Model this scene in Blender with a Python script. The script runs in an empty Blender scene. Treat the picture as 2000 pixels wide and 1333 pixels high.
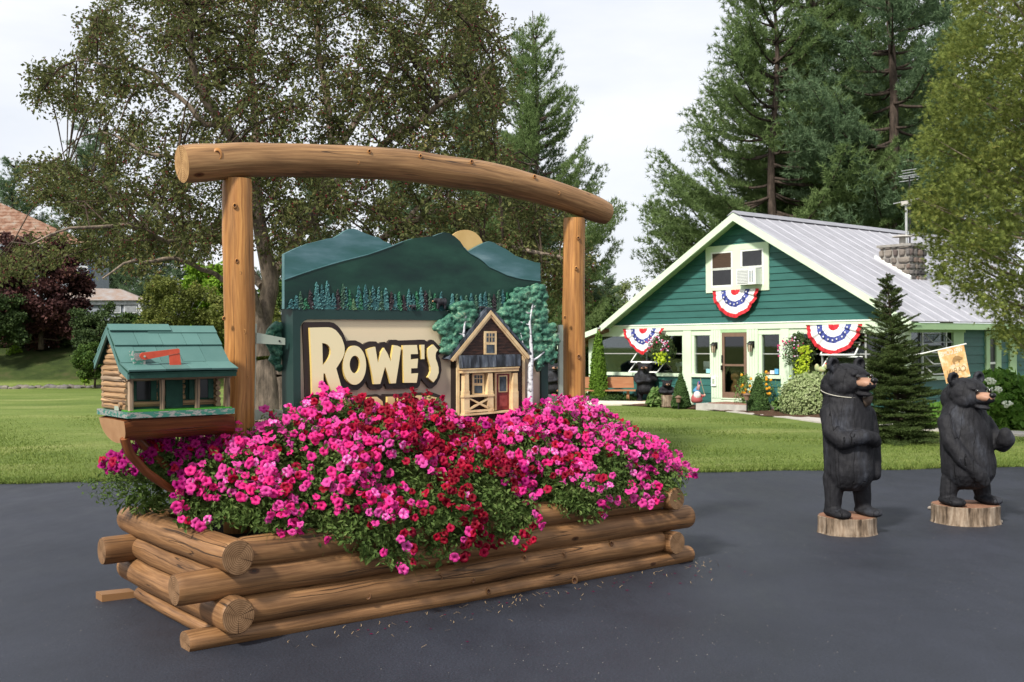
import bpy, bmesh, math, random
import numpy as np
from mathutils import Vector, Matrix
from mathutils.geometry import tessellate_polygon
from math import radians, sin, cos, pi
sc = bpy.context.scene
COL = sc.collection
rnd = random.Random(7)
RG = np.random.default_rng(11)

# ------------------------------------------------------------------ camera
H = 1.8; F = 2150.0; RHO = radians(.45); CY = 672.0
R_ = np.array([cos(RHO), 0, -sin(RHO)]); U_ = np.array([sin(RHO), 0, cos(RHO)]); CAM = np.array([0, 0, H])
cd = bpy.data.cameras.new('camera'); cam = bpy.data.objects.new('camera', cd); COL.objects.link(cam)
cam.matrix_world = Matrix(((R_[0], U_[0], 0, 0), (R_[1], U_[1], -1, 0), (R_[2], U_[2], 0, H), (0, 0, 0, 1)))
cd.sensor_width = 36; cd.lens = F / 2000 * 36; cd.shift_y = 5.5 / 2000
cd.clip_start = .1; cd.clip_end = 3000
cd.dof.use_dof = True; cd.dof.focus_distance = 7.6; cd.dof.aperture_fstop = 9
sc.camera = cam

# ------------------------------------------------------------------ sky, sun, exposure
SUN_EL, SUN_AZ = radians(42), radians(213)          # azimuth clockwise from +Y: behind the camera, to its left
w = bpy.data.worlds.new('World'); sc.world = w; w.use_nodes = True
nt = w.node_tree; nt.nodes.clear()
def N(nt, t, **k):
    n = nt.nodes.new(t)
    for a, b in k.items(): setattr(n, a, b)
    return n
wo = N(nt, 'ShaderNodeOutputWorld'); bg = N(nt, 'ShaderNodeBackground'); bg.inputs[1].default_value = .1
sky = N(nt, 'ShaderNodeTexSky', sky_type='NISHITA', sun_disc=False); sky.sun_elevation = SUN_EL; sky.sun_rotation = SUN_AZ
sky.air_density = 1.0; sky.dust_density = 2.0
tcw = N(nt, 'ShaderNodeTexCoord'); mp = N(nt, 'ShaderNodeMapping'); mp.inputs['Scale'].default_value = (1, 1, 3.2)
nz = N(nt, 'ShaderNodeTexNoise'); nz.inputs['Scale'].default_value = 2.6; nz.inputs['Detail'].default_value = 7; nz.inputs['Roughness'].default_value = .55
mr = N(nt, 'ShaderNodeMapRange'); mr.inputs[1].default_value = .3; mr.inputs[2].default_value = .62; mr.inputs[3].default_value = .72; mr.inputs[4].default_value = 1.0
mx = N(nt, 'ShaderNodeMix', data_type='RGBA'); mx.inputs[7].default_value = (8.1, 8.3, 8.8, 1)
L = nt.links.new
L(tcw.outputs['Generated'], mp.inputs[0]); L(mp.outputs[0], nz.inputs['Vector']); L(nz.outputs[0], mr.inputs[0])
L(mr.outputs[0], mx.inputs[0]); L(sky.outputs[0], mx.inputs[6]); L(mx.outputs[2], bg.inputs[0]); L(bg.outputs[0], wo.inputs[0])
sl = bpy.data.lights.new('sun', 'SUN'); sun = bpy.data.objects.new('sun', sl); COL.objects.link(sun)
sl.energy = 4.3; sl.angle = radians(6); sl.color = (1, .95, .87)
sd = Vector((sin(SUN_AZ) * cos(SUN_EL), cos(SUN_AZ) * cos(SUN_EL), sin(SUN_EL)))
sun.rotation_euler = sd.to_track_quat('Z', 'Y').to_euler()
sc.view_settings.view_transform = 'Standard'; sc.view_settings.look = 'None'; sc.view_settings.exposure = .32; sc.view_settings.gamma = 1
sc.view_settings.use_curve_mapping = False

# ------------------------------------------------------------------ measuring helpers (a photograph pixel, 2000 wide, to a real point)
def ray(X, Y): return R_ * (X - 1000) / F + np.array([0, 1., 0]) + U_ * (CY - Y) / F
def G(X, Y, z=0):
    d = ray(X, Y); return CAM + d * (z - H) / d[2]
def DP(X, Y, dep): return CAM + ray(X, Y) * dep
def PX(P):
    P = np.asarray(P, float); q = P - CAM
    return 1000 + F * (q @ R_) / q[..., 1], CY - F * (q @ U_) / q[..., 1]
class Fr:
    def __init__(s, O, u):
        s.O = np.array([O[0], O[1], 0.]); u = np.array([u[0], u[1], 0.]); s.u = u / np.linalg.norm(u); s.v = np.array([-s.u[1], s.u[0], 0])
        s.M = np.array([s.u, s.v, [0, 0, 1.]])
    def P(s, a, b, z): return s.O + s.u * a + s.v * b + np.array([0, 0, z])
    def on(s, X, Y, b):
        d = ray(X, Y); t = ((s.O + s.v * b - CAM) @ s.v) / (d @ s.v); p = CAM + d * t
        return float((p - s.O) @ s.u), float(p[2])
    def loc(s, p): q = np.asarray(p) - s.O; return float(q @ s.u), float(q @ s.v), float(p[2])
    def W(s, A): return np.asarray(A, float) @ s.M + s.O
def sm(x, a, b):
    t = np.clip((np.asarray(x, float) - a) / (b - a), 0, 1); return t * t * (3 - 2 * t)
def gz(x, y):      # height of the ground
    x = np.asarray(x, float); y = np.asarray(y, float)
    z = -.16 * sm(y, 16, 27)
    z = z + 1.95 * sm(y, 52.5, 60) * (1 - sm(x, -13, -4))
    return z
n_ = G(380, 1275)
PL = Fr(n_, (sin(radians(52.7)), cos(radians(52.7))))           # the planter and everything square with it
g_ = ray(-894, 687); HS = Fr(DP(1436, 790, 32), (-g_[0], -g_[1]))   # the green house: a along the gable, b along the ridge

# ------------------------------------------------------------------ mesh building
ORG = {}
class MB:
    def __init__(s, fr=None): s.v = []; s.f = []; s.m = []; s.uv = []; s.fr = fr
    def add(s, vs, fs, m=0, uvs=None):
        o = len(s.v); s.v += [tuple(map(float, p)) for p in vs]
        for i, f in enumerate(fs):
            s.f.append([o + k for k in f]); s.m.append(m if not isinstance(m, (list, tuple)) else m[i])
            s.uv.append(uvs[i] if uvs else None)
    def box(s, x0, x1, y0, y1, z0, z1, m=0):
        vs = [(x0, y0, z0), (x1, y0, z0), (x1, y1, z0), (x0, y1, z0), (x0, y0, z1), (x1, y0, z1), (x1, y1, z1), (x0, y1, z1)]
        fs = [(0, 3, 2, 1), (4, 5, 6, 7), (0, 1, 5, 4), (1, 2, 6, 5), (2, 3, 7, 6), (3, 0, 4, 7)]
        lx, ly, lz = x1 - x0, y1 - y0, z1 - z0
        s.add(vs, fs, m, [[(0, 0), (ly, 0), (ly, lx), (0, lx)]] * 2 + [[(0, 0), (0, lx), (lz, lx), (lz, 0)], [(0, 0), (0, ly), (lz, ly), (lz, 0)]] * 2)
        return s
    def hexa(s, P, m=0):   # 8 corners, bottom 4 then top 4
        s.add(P, [(0, 3, 2, 1), (4, 5, 6, 7), (0, 1, 5, 4), (1, 2, 6, 5), (2, 3, 7, 6), (3, 0, 4, 7)], m); return s
    def prism(s, polys, b0, b1, m=0, ms=None, chamfer=0):   # outline(s) in (a, z) pushed from b0 (front) to b1
        if not isinstance(polys[0][0], (tuple, list)): polys = [polys]
        flat = [p for pl in polys for p in pl]
        tr = tessellate_polygon([[Vector((p[0], p[1], 0)) for p in pl] for pl in polys])
        n = len(flat); ms = m if ms is None else ms
        s.add([(p[0], b0, p[1]) for p in flat], [list(t) for t in tr], m)
        s.add([(p[0], b1, p[1]) for p in flat], [list(t)[::-1] for t in tr], ms)
        o = 0
        for pl in polys:
            k = len(pl)
            s.add([(p[0], b0, p[1]) for p in pl] + [(p[0], b1, p[1]) for p in pl], [(i, (i + 1) % k, k + (i + 1) % k, k + i) for i in range(k)], ms)
            o += k
        return s
    def tube(s, pts, rs, seg=8, m=0, cap=True, mcap=None, wob=0, uvo=0, sq=1.0, seed=0):
        P = [np.array(p, float) for p in pts]; n = len(P)
        if not hasattr(rs, '__len__'): rs = [rs] * n
        r = random.Random(seed + 1)
        V = []; up = None; acc = 0; lens = []
        for i in range(n):
            d = P[min(i + 1, n - 1)] - P[max(i - 1, 0)]; d /= (np.linalg.norm(d) + 1e-9)
            if up is None:
                up = np.array([0, 0, 1.]) if abs(d[2]) < .9 else np.array([1., 0, 0])
            x = np.cross(up, d); x /= (np.linalg.norm(x) + 1e-9); y = np.cross(d, x); up = y
            if i: acc += float(np.linalg.norm(P[i] - P[i - 1]))
            lens.append(acc)
            for j in range(seg):
                a = 2 * pi * j / seg; rr = rs[i]
                if wob: rr *= 1 + wob * (sin(a * 2 + i * .35 + seed) * .5 + sin(a * 3 + 1.7 * seed + i * .21) * .3 + sin(i * .9 + seed * 3) * .35)
                V.append(P[i] + x * cos(a) * rr + y * sin(a) * rr * sq)
        fs = []; uv = []
        c = 2 * pi * max(rs)
        for i in range(n - 1):
            for j in range(seg):
                k = (j + 1) % seg
                fs.append((i * seg + j, i * seg + k, (i + 1) * seg + k, (i + 1) * seg + j))
                u0, u1 = c * j / seg + uvo, c * (j + 1) / seg + uvo
                uv.append([(u0, lens[i]), (u1, lens[i]), (u1, lens[i + 1]), (u0, lens[i + 1])])
        o = len(s.v); s.add(V, fs, m, uv)
        if cap:
            mcap = m if mcap is None else mcap
            for e, i in ((0, 0), (1, n - 1)):
                ring = V[i * seg:(i + 1) * seg]
                cc = np.mean(ring, axis=0); uvr = [(cos(2 * pi * j / seg) * rs[i], sin(2 * pi * j / seg) * rs[i]) for j in range(seg)]
                if e == 0: ring = ring[::-1]; uvr = uvr[::-1]
                s.add(ring, [tuple(range(seg))], mcap, [uvr])
        return s
    def lathe(s, cx, cy, prof, seg=16, m=0, sx=1, sy=1):
        V = []
        for r, z in prof:
            for j in range(seg): a = 2 * pi * j / seg; V.append((cx + cos(a) * r * sx, cy + sin(a) * r * sy, z))
        fs = []
        for i in range(len(prof) - 1):
            for j in range(seg): k = (j + 1) % seg; fs.append((i * seg + j, i * seg + k, (i + 1) * seg + k, (i + 1) * seg + j))
        fs.append(tuple(range(seg))[::-1]); fs.append(tuple((len(prof) - 1) * seg + j for j in range(seg)))
        s.add(V, fs, m); return s
    def ball(s, c, r, seg=10, rg=7, m=0, rot=None):
        if not hasattr(r, '__len__'): r = (r, r, r)
        V = []
        for i in range(rg + 1):
            t = pi * i / rg
            for j in range(seg):
                a = 2 * pi * j / seg; p = np.array([r[0] * sin(t) * cos(a), r[1] * sin(t) * sin(a), -r[2] * cos(t)])
                if rot is not None: p = rot @ p
                V.append(np.array(c) + p)
        fs = []
        for i in range(rg):
            for j in range(seg):
                k = (j + 1) % seg
                if i == 0: fs.append((j, seg + k, seg + j))
                elif i == rg - 1: fs.append((i * seg + j, i * seg + k, (i + 1) * seg + j))
                else: fs.append((i * seg + j, i * seg + k, (i + 1) * seg + k, (i + 1) * seg + j))
        s.add(V, fs, m); return s
    def mesh(s, name, org):
        V = np.array(s.v, float)
        if s.fr is not None: V = s.fr.W(V)
        V = V - np.array(org)
        me = bpy.data.meshes.new(name); me.from_pydata(V.tolist(), [], s.f)
        me.polygons.foreach_set('material_index', s.m)
        if any(u is not None for u in s.uv):
            ul = me.uv_layers.new(name='UVMap'); d = []
            for f, u in zip(s.f, s.uv): d += [c for p in (u if u else [(0, 0)] * len(f)) for c in p]
            ul.data.foreach_set('uv', d)
        return me
def obj(name, mb, mats, parent=None, smooth=False, label=None, cat=None, group=None, kind=None, org=None):
    if parent is not None: org = ORG[parent.name]
    elif org is None: org = (0, 0, 0)
    me = mb.mesh(name, org) if isinstance(mb, MB) else mb
    if mats is not None:
        for m in (mats if isinstance(mats, (list, tuple)) else [mats]): me.materials.append(m)
    if smooth: me.polygons.foreach_set('use_smooth', [True] * len(me.polygons))
    o = bpy.data.objects.new(name, me); COL.objects.link(o)
    if parent is not None: o.parent = parent
    else: o.location = org
    ORG[o.name] = tuple(org); tag(o, label, cat, group, kind); me.update()
    if smooth == 'auto':
        me.set_sharp_from_angle(angle=radians(42))
    return o
def tag(o, label=None, cat=None, group=None, kind=None):
    if label: o['label'] = label
    if cat: o['category'] = cat
    if group: o['group'] = group
    if kind: o['kind'] = kind
    return o
def thing(name, label, cat, loc, group=None):
    o = bpy.data.objects.new(name, None); COL.objects.link(o); o.location = tuple(loc); o.empty_display_size = .2
    ORG[o.name] = tuple(map(float, loc)); return tag(o, label, cat, group)
def inst(name, me, parent, loc, rot=None, scale=None):   # a piece sharing its mesh; loc in world
    o = bpy.data.objects.new(name, me); COL.objects.link(o); o.parent = parent
    og = ORG[parent.name]; o.location = tuple(np.array(loc) - np.array(og))
    if rot is not None: o.rotation_mode = 'QUATERNION'; o.rotation_quaternion = rot
    if scale is not None: o.scale = scale if hasattr(scale, '__len__') else (scale,) * 3
    ORG[o.name] = tuple(loc); return o
def soup(name, V, fv, mats, parent=None, mi=None, smooth=False, **k):   # big mesh out of numpy; V (n,3); fv vertices per face, consecutive
    org = np.array(ORG[parent.name]) if parent is not None else np.array(k.pop('org', (0, 0, 0)))
    V = np.ascontiguousarray(V - org, dtype=np.float32); n = len(V); nf = n // fv
    me = bpy.data.meshes.new(name); me.vertices.add(n); me.vertices.foreach_set('co', V.ravel())
    me.loops.add(n); me.loops.foreach_set('vertex_index', np.arange(n, dtype=np.int32))
    me.polygons.add(nf); me.polygons.foreach_set('loop_start', np.arange(0, n, fv, dtype=np.int32)); me.polygons.foreach_set('loop_total', np.full(nf, fv, dtype=np.int32))
    if mi is not None: me.polygons.foreach_set('material_index', np.asarray(mi, dtype=np.int32))
    me.update(calc_edges=True)
    return obj(name, me, mats, parent, smooth, **({} if parent is not None else {'org': tuple(org)}), **k)
def remesh(mb, vox, smooth=4, name='m', it=1.0):
    me = mb.mesh(name, (0, 0, 0)); o = bpy.data.objects.new('tmp', me); COL.objects.link(o)
    md = o.modifiers.new('r', 'REMESH'); md.mode = 'VOXEL'; md.voxel_size = vox; md.use_smooth_shade = True
    m2 = o.modifiers.new('s', 'SMOOTH'); m2.iterations = smooth; m2.factor = .5
    dg = bpy.context.evaluated_depsgraph_get(); ev = o.evaluated_get(dg)
    out = bpy.data.meshes.new_from_object(ev); bpy.data.objects.remove(o); bpy.data.meshes.remove(me)
    out.name = name; return out

# ------------------------------------------------------------------ materials
def base(name, rough=.6, spec=.3):
    m = bpy.data.materials.new(name); m.use_nodes = True; nt = m.node_tree; b = nt.nodes['Principled BSDF']
    b.inputs['Roughness'].default_value = rough; b.inputs['Specular IOR Level'].default_value = spec
    return m, nt, b
def ramp(nt, fac, stops, interp='LINEAR'):
    r = N(nt, 'ShaderNodeValToRGB'); r.color_ramp.interpolation = interp
    el = r.color_ramp.elements
    while len(el) < len(stops): el.new(.5)
    for e, (p, c) in zip(el, stops): e.position = p; e.color = (*c, 1) if len(c) == 3 else c
    nt.links.new(fac, r.inputs[0]); return r.outputs[0]
def noise(nt, vec, scale, detail=4, rough=.55, dist=0):
    n = N(nt, 'ShaderNodeTexNoise'); n.inputs['Scale'].default_value = scale; n.inputs['Detail'].default_value = detail
    n.inputs['Roughness'].default_value = rough; n.inputs['Distortion'].default_value = dist
    if vec is not None: nt.links.new(vec, n.inputs['Vector'])
    return n.outputs[0]
def mapping(nt, src, scale=(1, 1, 1), rot=(0, 0, 0), loc=(0, 0, 0)):
    m = N(nt, 'ShaderNodeMapping'); m.inputs['Scale'].default_value = scale; m.inputs['Rotation'].default_value = rot; m.inputs['Location'].default_value = loc
    nt.links.new(src, m.inputs[0]); return m.outputs[0]
def coord(nt, kind='Object'): return N(nt, 'ShaderNodeTexCoord').outputs[kind]
def wpos(nt): return N(nt, 'ShaderNodeNewGeometry').outputs['Position']
def bump(nt, b, h, strength=.4, dist=.01):
    n = N(nt, 'ShaderNodeBump'); n.inputs['Strength'].default_value = strength; n.inputs['Distance'].default_value = dist
    nt.links.new(h, n.inputs['Height']); nt.links.new(n.outputs[0], b.inputs['Normal']); return n
def mix(nt, fac, a, b, mode='MIX'):
    m = N(nt, 'ShaderNodeMix', data_type='RGBA', blend_type=mode)
    for s, k in ((fac, 0), (a, 6), (b, 7)):
        if hasattr(s, 'is_linked') or hasattr(s, 'links'): nt.links.new(s, m.inputs[k])
        elif k == 0: m.inputs[0].default_value = s
        else: m.inputs[k].default_value = (*s, 1)
    return m.outputs[2]
def math_(nt, op, a, b=None, clamp=False):
    m = N(nt, 'ShaderNodeMath', operation=op, use_clamp=clamp)
    for s, k in ((a, 0), (b, 1)):
        if s is None: continue
        if hasattr(s, 'links'): nt.links.new(s, m.inputs[k])
        else: m.inputs[k].default_value = s
    return m.outputs[0]
def orand(nt): return N(nt, 'ShaderNodeObjectInfo').outputs['Random']
def mat(name, c, c2=None, rough=.6, spec=.3, scale=6, bmp=.15, bs=60, stretch=(1, 1, 1), detail=5, metal=0, co='pos', var=.0, bd=.004):
    """painted or plain surface: mottled between c and c2, fine relief, per-object value variation"""
    m, nt, b = base(name, rough, spec)
    v = wpos(nt) if co == 'pos' else coord(nt, co)
    v = mapping(nt, v, stretch)
    c2 = c2 or tuple(x * .78 for x in c)
    col = ramp(nt, noise(nt, v, scale, detail, .6), [(.3, c2), (.68, c)])
    if var:
        mm = N(nt, 'ShaderNodeMapRange'); mm.inputs[3].default_value = 1 - var; mm.inputs[4].default_value = 1 + var
        nt.links.new(orand(nt), mm.inputs[0]); hs = N(nt, 'ShaderNodeHueSaturation'); nt.links.new(mm.outputs[0], hs.inputs['Value']); nt.links.new(col, hs.inputs['Color']); col = hs.outputs[0]
    nt.links.new(col, b.inputs['Base Color']); b.inputs['Metallic'].default_value = metal
    if bmp: bump(nt, b, noise(nt, v, bs, 3), bmp, bd)
    return m
def log_mat(name, light, mid, dark, rough=.55, knots=True):
    m, nt, b = base(name, rough, .35)
    uv = coord(nt, 'UV'); rr = orand(nt)
    off = N(nt, 'ShaderNodeCombineXYZ'); nt.links.new(math_(nt, 'MULTIPLY', rr, 37.), off.inputs[0]); nt.links.new(math_(nt, 'MULTIPLY', rr, 11.), off.inputs[1])
    va = N(nt, 'ShaderNodeVectorMath', operation='ADD'); nt.links.new(uv, va.inputs[0]); nt.links.new(off.outputs[0], va.inputs[1]); uv = va.outputs[0]
    warp = noise(nt, mapping(nt, uv, (4, 1.6, 1)), 1, 3)
    wv = N(nt, 'ShaderNodeVectorMath', operation='MULTIPLY_ADD'); nt.links.new(warp, wv.inputs[0]); wv.inputs[1].default_value = (.05, 0, 0); nt.links.new(uv, wv.inputs[2]); uvw = wv.outputs[0]
    g1 = noise(nt, mapping(nt, uvw, (55, 1.6, 1)), 1, 5, .65)
    g2 = noise(nt, mapping(nt, uvw, (9, 1.1, 1)), 1, 4, .6)
    col = ramp(nt, g1, [(.28, dark), (.5, mid), (.72, light)])
    st = ramp(nt, g2, [(.3, (.44, .4, .37)), (.6, (1.14, 1.12, 1.1))])
    col = mix(nt, .85, col, st, 'MULTIPLY')
    cr = noise(nt, mapping(nt, uvw, (13, .33, 1)), 1, 2, .45)
    crd = math_(nt, 'ABSOLUTE', math_(nt, 'SUBTRACT', cr, .5))
    crm = ramp(nt, crd, [(.0, (0, 0, 0)), (.003, (.15, .15, .15)), (.007, (1, 1, 1))])
    gate = ramp(nt, noise(nt, mapping(nt, uv, (3, 1.0, 1)), 1, 2), [(.42, (1, 1, 1)), (.52, (0, 0, 0))])
    crm = mix(nt, 1.0, crm, gate, 'LIGHTEN')
    col = mix(nt, crm, (.025, .014, .008), col)
    h = mix(nt, .25, crm, g1)
    if knots:
        vo = N(nt, 'ShaderNodeTexVoronoi', feature='F1'); vo.inputs['Scale'].default_value = 1; vo.inputs['Randomness'].default_value = .9
        nt.links.new(mapping(nt, uv, (4.6, 2.5, 1)), vo.inputs['Vector'])
        kd = vo.outputs['Distance']
        km = ramp(nt, kd, [(.0, (.05, .03, .02)), (.035, (.06, .035, .02)), (.05, (.32, .2, .12)), (.07, (.22, .14, .08)), (.11, (1, 1, 1))])
        col = mix(nt, .92, col, km, 'MULTIPLY')
    nt.links.new(col, b.inputs['Base Color']); bump(nt, b, h, .7, .008)
    rg = ramp(nt, g2, [(.3, (rough + .15,) * 3), (.7, (rough - .12,) * 3)]); nt.links.new(rg, b.inputs['Roughness'])
    return m
def end_mat(name, light, dark):
    m, nt, b = base(name, .75, .2)
    uv = coord(nt, 'UV')
    wv = N(nt, 'ShaderNodeTexWave', wave_type='RINGS', rings_direction='SPHERICAL'); wv.inputs['Scale'].default_value = 26; wv.inputs['Distortion'].default_value = 1.5
    wv.inputs['Detail'].default_value = 2; wv.inputs['Detail Scale'].default_value = 12; nt.links.new(mapping(nt, uv, (1, 1, 1), loc=(.01, .008, 0)), wv.inputs['Vector'])
    col = ramp(nt, wv.outputs[1], [(.1, dark), (.8, light)])
    col = mix(nt, .7, col, ramp(nt, noise(nt, uv, 14, 4), [(.35, (.5, .45, .4)), (.65, (1.1, 1.1, 1.1))]), 'MULTIPLY')
    gr = N(nt, 'ShaderNodeTexGradient', gradient_type='RADIAL'); nt.links.new(uv, gr.inputs[0])
    rn = N(nt, 'ShaderNodeTexNoise', noise_dimensions='2D'); rn.inputs['Scale'].default_value = 1; rn.inputs['Detail'].default_value = 2
    cx = N(nt, 'ShaderNodeCombineXYZ'); nt.links.new(math_(nt, 'MULTIPLY', gr.outputs[1], 26.), cx.inputs[0]); nt.links.new(math_(nt, 'MULTIPLY', orand(nt), 50.), cx.inputs[1]); nt.links.new(cx.outputs[0], rn.inputs['Vector'])
    ck = ramp(nt, rn.outputs[0], [(.66, (1, 1, 1)), (.7, (.12, .08, .05))])
    col = mix(nt, .8, col, ck, 'MULTIPLY')
    nt.links.new(col, b.inputs['Base Color']); bump(nt, b, wv.outputs[1], .3, .002); return m
def leaf_mat(name, c1, c2, c3=None, trans=.25, rough=.6, scale=1.2, spec=.12):
    """leaves: colour differs from leaf to leaf (random per island) and in patches through the crown"""
    m, nt, b = base(name, rough, spec)
    ri = N(nt, 'ShaderNodeNewGeometry').outputs['Random Per Island']
    p = noise(nt, wpos(nt), scale, 3)
    f = math_(nt, 'ADD', math_(nt, 'MULTIPLY', ri, .55), math_(nt, 'MULTIPLY', p, .5))
    st = [(.2, c1), (.75, c2)] + ([(.97, c3)] if c3 else [])
    col = ramp(nt, f, st); nt.links.new(col, b.inputs['Base Color'])
    t = N(nt, 'ShaderNodeBsdfTranslucent'); nt.links.new(col, t.inputs[0])
    ms = N(nt, 'ShaderNodeMixShader'); ms.inputs[0].default_value = trans
    nt.links.new(b.outputs[0], ms.inputs[1]); nt.links.new(t.outputs[0], ms.inputs[2]); nt.links.new(ms.outputs[0], nt.nodes['Material Output'].inputs[0])
    return m
def glass_mat(name, tint=(.75, .8, .8), refl=.12):
    m = bpy.data.materials.new(name); m.use_nodes = True; nt = m.node_tree; nt.nodes.clear()
    o = N(nt, 'ShaderNodeOutputMaterial'); t = N(nt, 'ShaderNodeBsdfTransparent'); t.inputs[0].default_value = (*tint, 1)
    g = N(nt, 'ShaderNodeBsdfGlossy'); g.inputs['Roughness'].default_value = .02
    lw = N(nt, 'ShaderNodeLayerWeight'); lw.inputs[0].default_value = .35
    f = math_(nt, 'ADD', math_(nt, 'MULTIPLY', lw.outputs[0], .28), refl, True)
    ms = N(nt, 'ShaderNodeMixShader'); nt.links.new(f, ms.inputs[0]); nt.links.new(t.outputs[0], ms.inputs[1]); nt.links.new(g.outputs[0], ms.inputs[2]); nt.links.new(ms.outputs[0], o.inputs[0])
    return m
M = {}
M['log'] = log_mat('log_wood', (.33, .183, .08), (.22, .112, .046), (.1, .05, .02))
M['log_end'] = end_mat('log_end_grain', (.27, .16, .085), (.15, .085, .042))
M['post'] = log_mat('post_wood', (.56, .29, .09), (.40, .185, .052), (.22, .09, .026), .42)
M['beam'] = log_mat('beam_wood', (.42, .25, .11), (.28, .153, .062), (.135, .068, .028), .5)
M['beam_end'] = end_mat('beam_end_grain', (.5, .31, .14), (.34, .19, .075))
M['trough'] = log_mat('varnished_wood', (.3, .11, .04), (.2, .065, .022), (.09, .028, .01), .3)
M['trough_end'] = mat('trough_end', (.42, .24, .12), (.34, .18, .085), co='pos', scale=12)
M['trim'] = mat('pale_green_paint', (.62, .74, .56), (.56, .68, .5), rough=.5, scale=3, bmp=.08)
M['trimdark'] = mat('mid_green_paint', (.38, .55, .3), (.33, .5, .27), rough=.5, scale=3)
M['white'] = mat('white_paint', (.82, .84, .8), (.72, .74, .7), rough=.4, scale=4, bmp=.05)
M['teal'] = mat('teal_clapboard_paint', (.036, .135, .118), (.026, .103, .09), rough=.5, scale=1.6, stretch=(1, 1, 5), bmp=.2, bs=40, var=.12)
M['black'] = mat('black_metal', (.015, .015, .015), rough=.4)
M['concrete'] = mat('concrete', (.45, .43, .39), (.34, .32, .29), rough=.85, scale=5, bmp=.3)
M['steel'] = mat('grey_green_steel', (.36, .42, .34), (.3, .35, .28), rough=.45, scale=9, spec=.5)
# ------------------------------------------------------------------ setting: asphalt, lawn, bank, path, beds
def asphalt_mat():
    m, nt, b = base('asphalt', .62, .35); p = wpos(nt)
    n1 = noise(nt, p, .55, 5, .6); n2 = noise(nt, p, 80, 5, .85); n3 = noise(nt, mapping(nt, p, (1, .45, 1), (0, 0, .5)), 2.2, 6, .65)
    c = ramp(nt, n1, [(.35, (.019, .022, .031)), (.65, (.028, .032, .045))])
    c = mix(nt, .85, c, ramp(nt, n2, [(.36, (.3, .3, .32)), (.52, (1, 1, 1)), (.66, (2.1, 2.1, 2.1))]), 'MULTIPLY')
    c = mix(nt, .5, c, ramp(nt, n3, [(.3, (.75, .75, .75)), (.7, (1.2, 1.2, 1.2))]), 'MULTIPLY')
    vo = N(nt, 'ShaderNodeTexVoronoi'); vo.inputs['Scale'].default_value = 14; nt.links.new(p, vo.inputs[0])
    sp = ramp(nt, vo.outputs[0], [(.0, (1, 1, 1)), (.045, (0, 0, 0))])
    gt = ramp(nt, noise(nt, p, 4, 2), [(.56, (0, 0, 0)), (.6, (1, 1, 1))])
    c = mix(nt, mix(nt, 1, sp, gt, 'MULTIPLY'), c, (.2, .18, .15))
    nt.links.new(c, b.inputs['Base Color']); bump(nt, b, n2, .5, .004)
    nt.links.new(ramp(nt, n3, [(.3, (.5,) * 3), (.7, (.7,) * 3)]), b.inputs['Roughness']); return m
def lawn_mat():
    m, nt, b = base('lawn_ground', .9, .1); p = wpos(nt)
    n1 = noise(nt, mapping(nt, p, (.35, 1.0, 1)), .5, 5, .6); n2 = noise(nt, p, 18, 4, .7); n3 = noise(nt, mapping(nt, p, (1, 1, 1)), .12, 3)
    c = ramp(nt, n1, [(.3, (.10, .15, .032)), (.52, (.15, .2, .048)), (.72, (.26, .28, .1))])
    c = mix(nt, .8, c, ramp(nt, n2, [(.3, (.5, .5, .5)), (.7, (1.3, 1.3, 1.3))]), 'MULTIPLY')
    c = mix(nt, .6, c, ramp(nt, n3, [(.35, (.8, .85, .8)), (.65, (1.15, 1.1, 1.1))]), 'MULTIPLY')
    sx = N(nt, 'ShaderNodeSeparateXYZ'); nt.links.new(p, sx.inputs[0])
    hi = ramp(nt, math_(nt, 'DIVIDE', sx.outputs[2], 2.), [(.02, (0, 0, 0)), (.12, (1, 1, 1))])
    wild = ramp(nt, noise(nt, p, 1.1, 5, .7), [(.3, (.022, .034, .012)), (.55, (.045, .065, .018)), (.75, (.08, .075, .035))])
    c = mix(nt, hi, c, wild)
    nt.links.new(c, b.inputs['Base Color']); bump(nt, b, n2, .8, .03); return m
M['asphalt'] = asphalt_mat(); M['lawn'] = lawn_mat()
e0 = G(0, 944); e1 = G(2000, 912)
def edge_y(x): return e0[1] + (x - e0[0]) * (e1[1] - e0[1]) / (e1[0] - e0[0]) + .05 * np.sin(x * 2.1) + .03 * np.sin(x * 5.3 + 1)
me = MB(); xs = np.linspace(-60, 60, 241)
V = [(x, -40, 0) for x in xs] + [(x, edge_y(x) + .3, 0) for x in xs]; n = len(xs)
me.add(V, [(i, i + 1, n + i + 1, n + i) for i in range(n - 1)]); obj('asphalt_drive', me, M['asphalt'], kind='structure')
me = MB(); xs = np.concatenate([np.linspace(-400, -60, 12)[:-1], np.linspace(-60, 60, 141), np.linspace(60, 400, 12)[1:]])
ts = np.concatenate([[0, .004, .02], np.linspace(.6, 30, 50), np.linspace(31, 60, 45), np.linspace(64, 700, 30)])
V = []; nx = len(xs)
for t in ts:
    for x in xs:
        y = edge_y(x) + t; z = gz(x, y) + (-.03 if t == 0 else .028) + (.015 * sin(x * 1.7 + y) if t > 2 else 0)
        V.append((x, y, float(z)))
me.add(V, [(j * nx + i, j * nx + i + 1, (j + 1) * nx + i + 1, (j + 1) * nx + i) for j in range(len(ts) - 1) for i in range(nx - 1)])
obj('lawn', me, M['lawn'], kind='structure', smooth=True)

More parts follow.
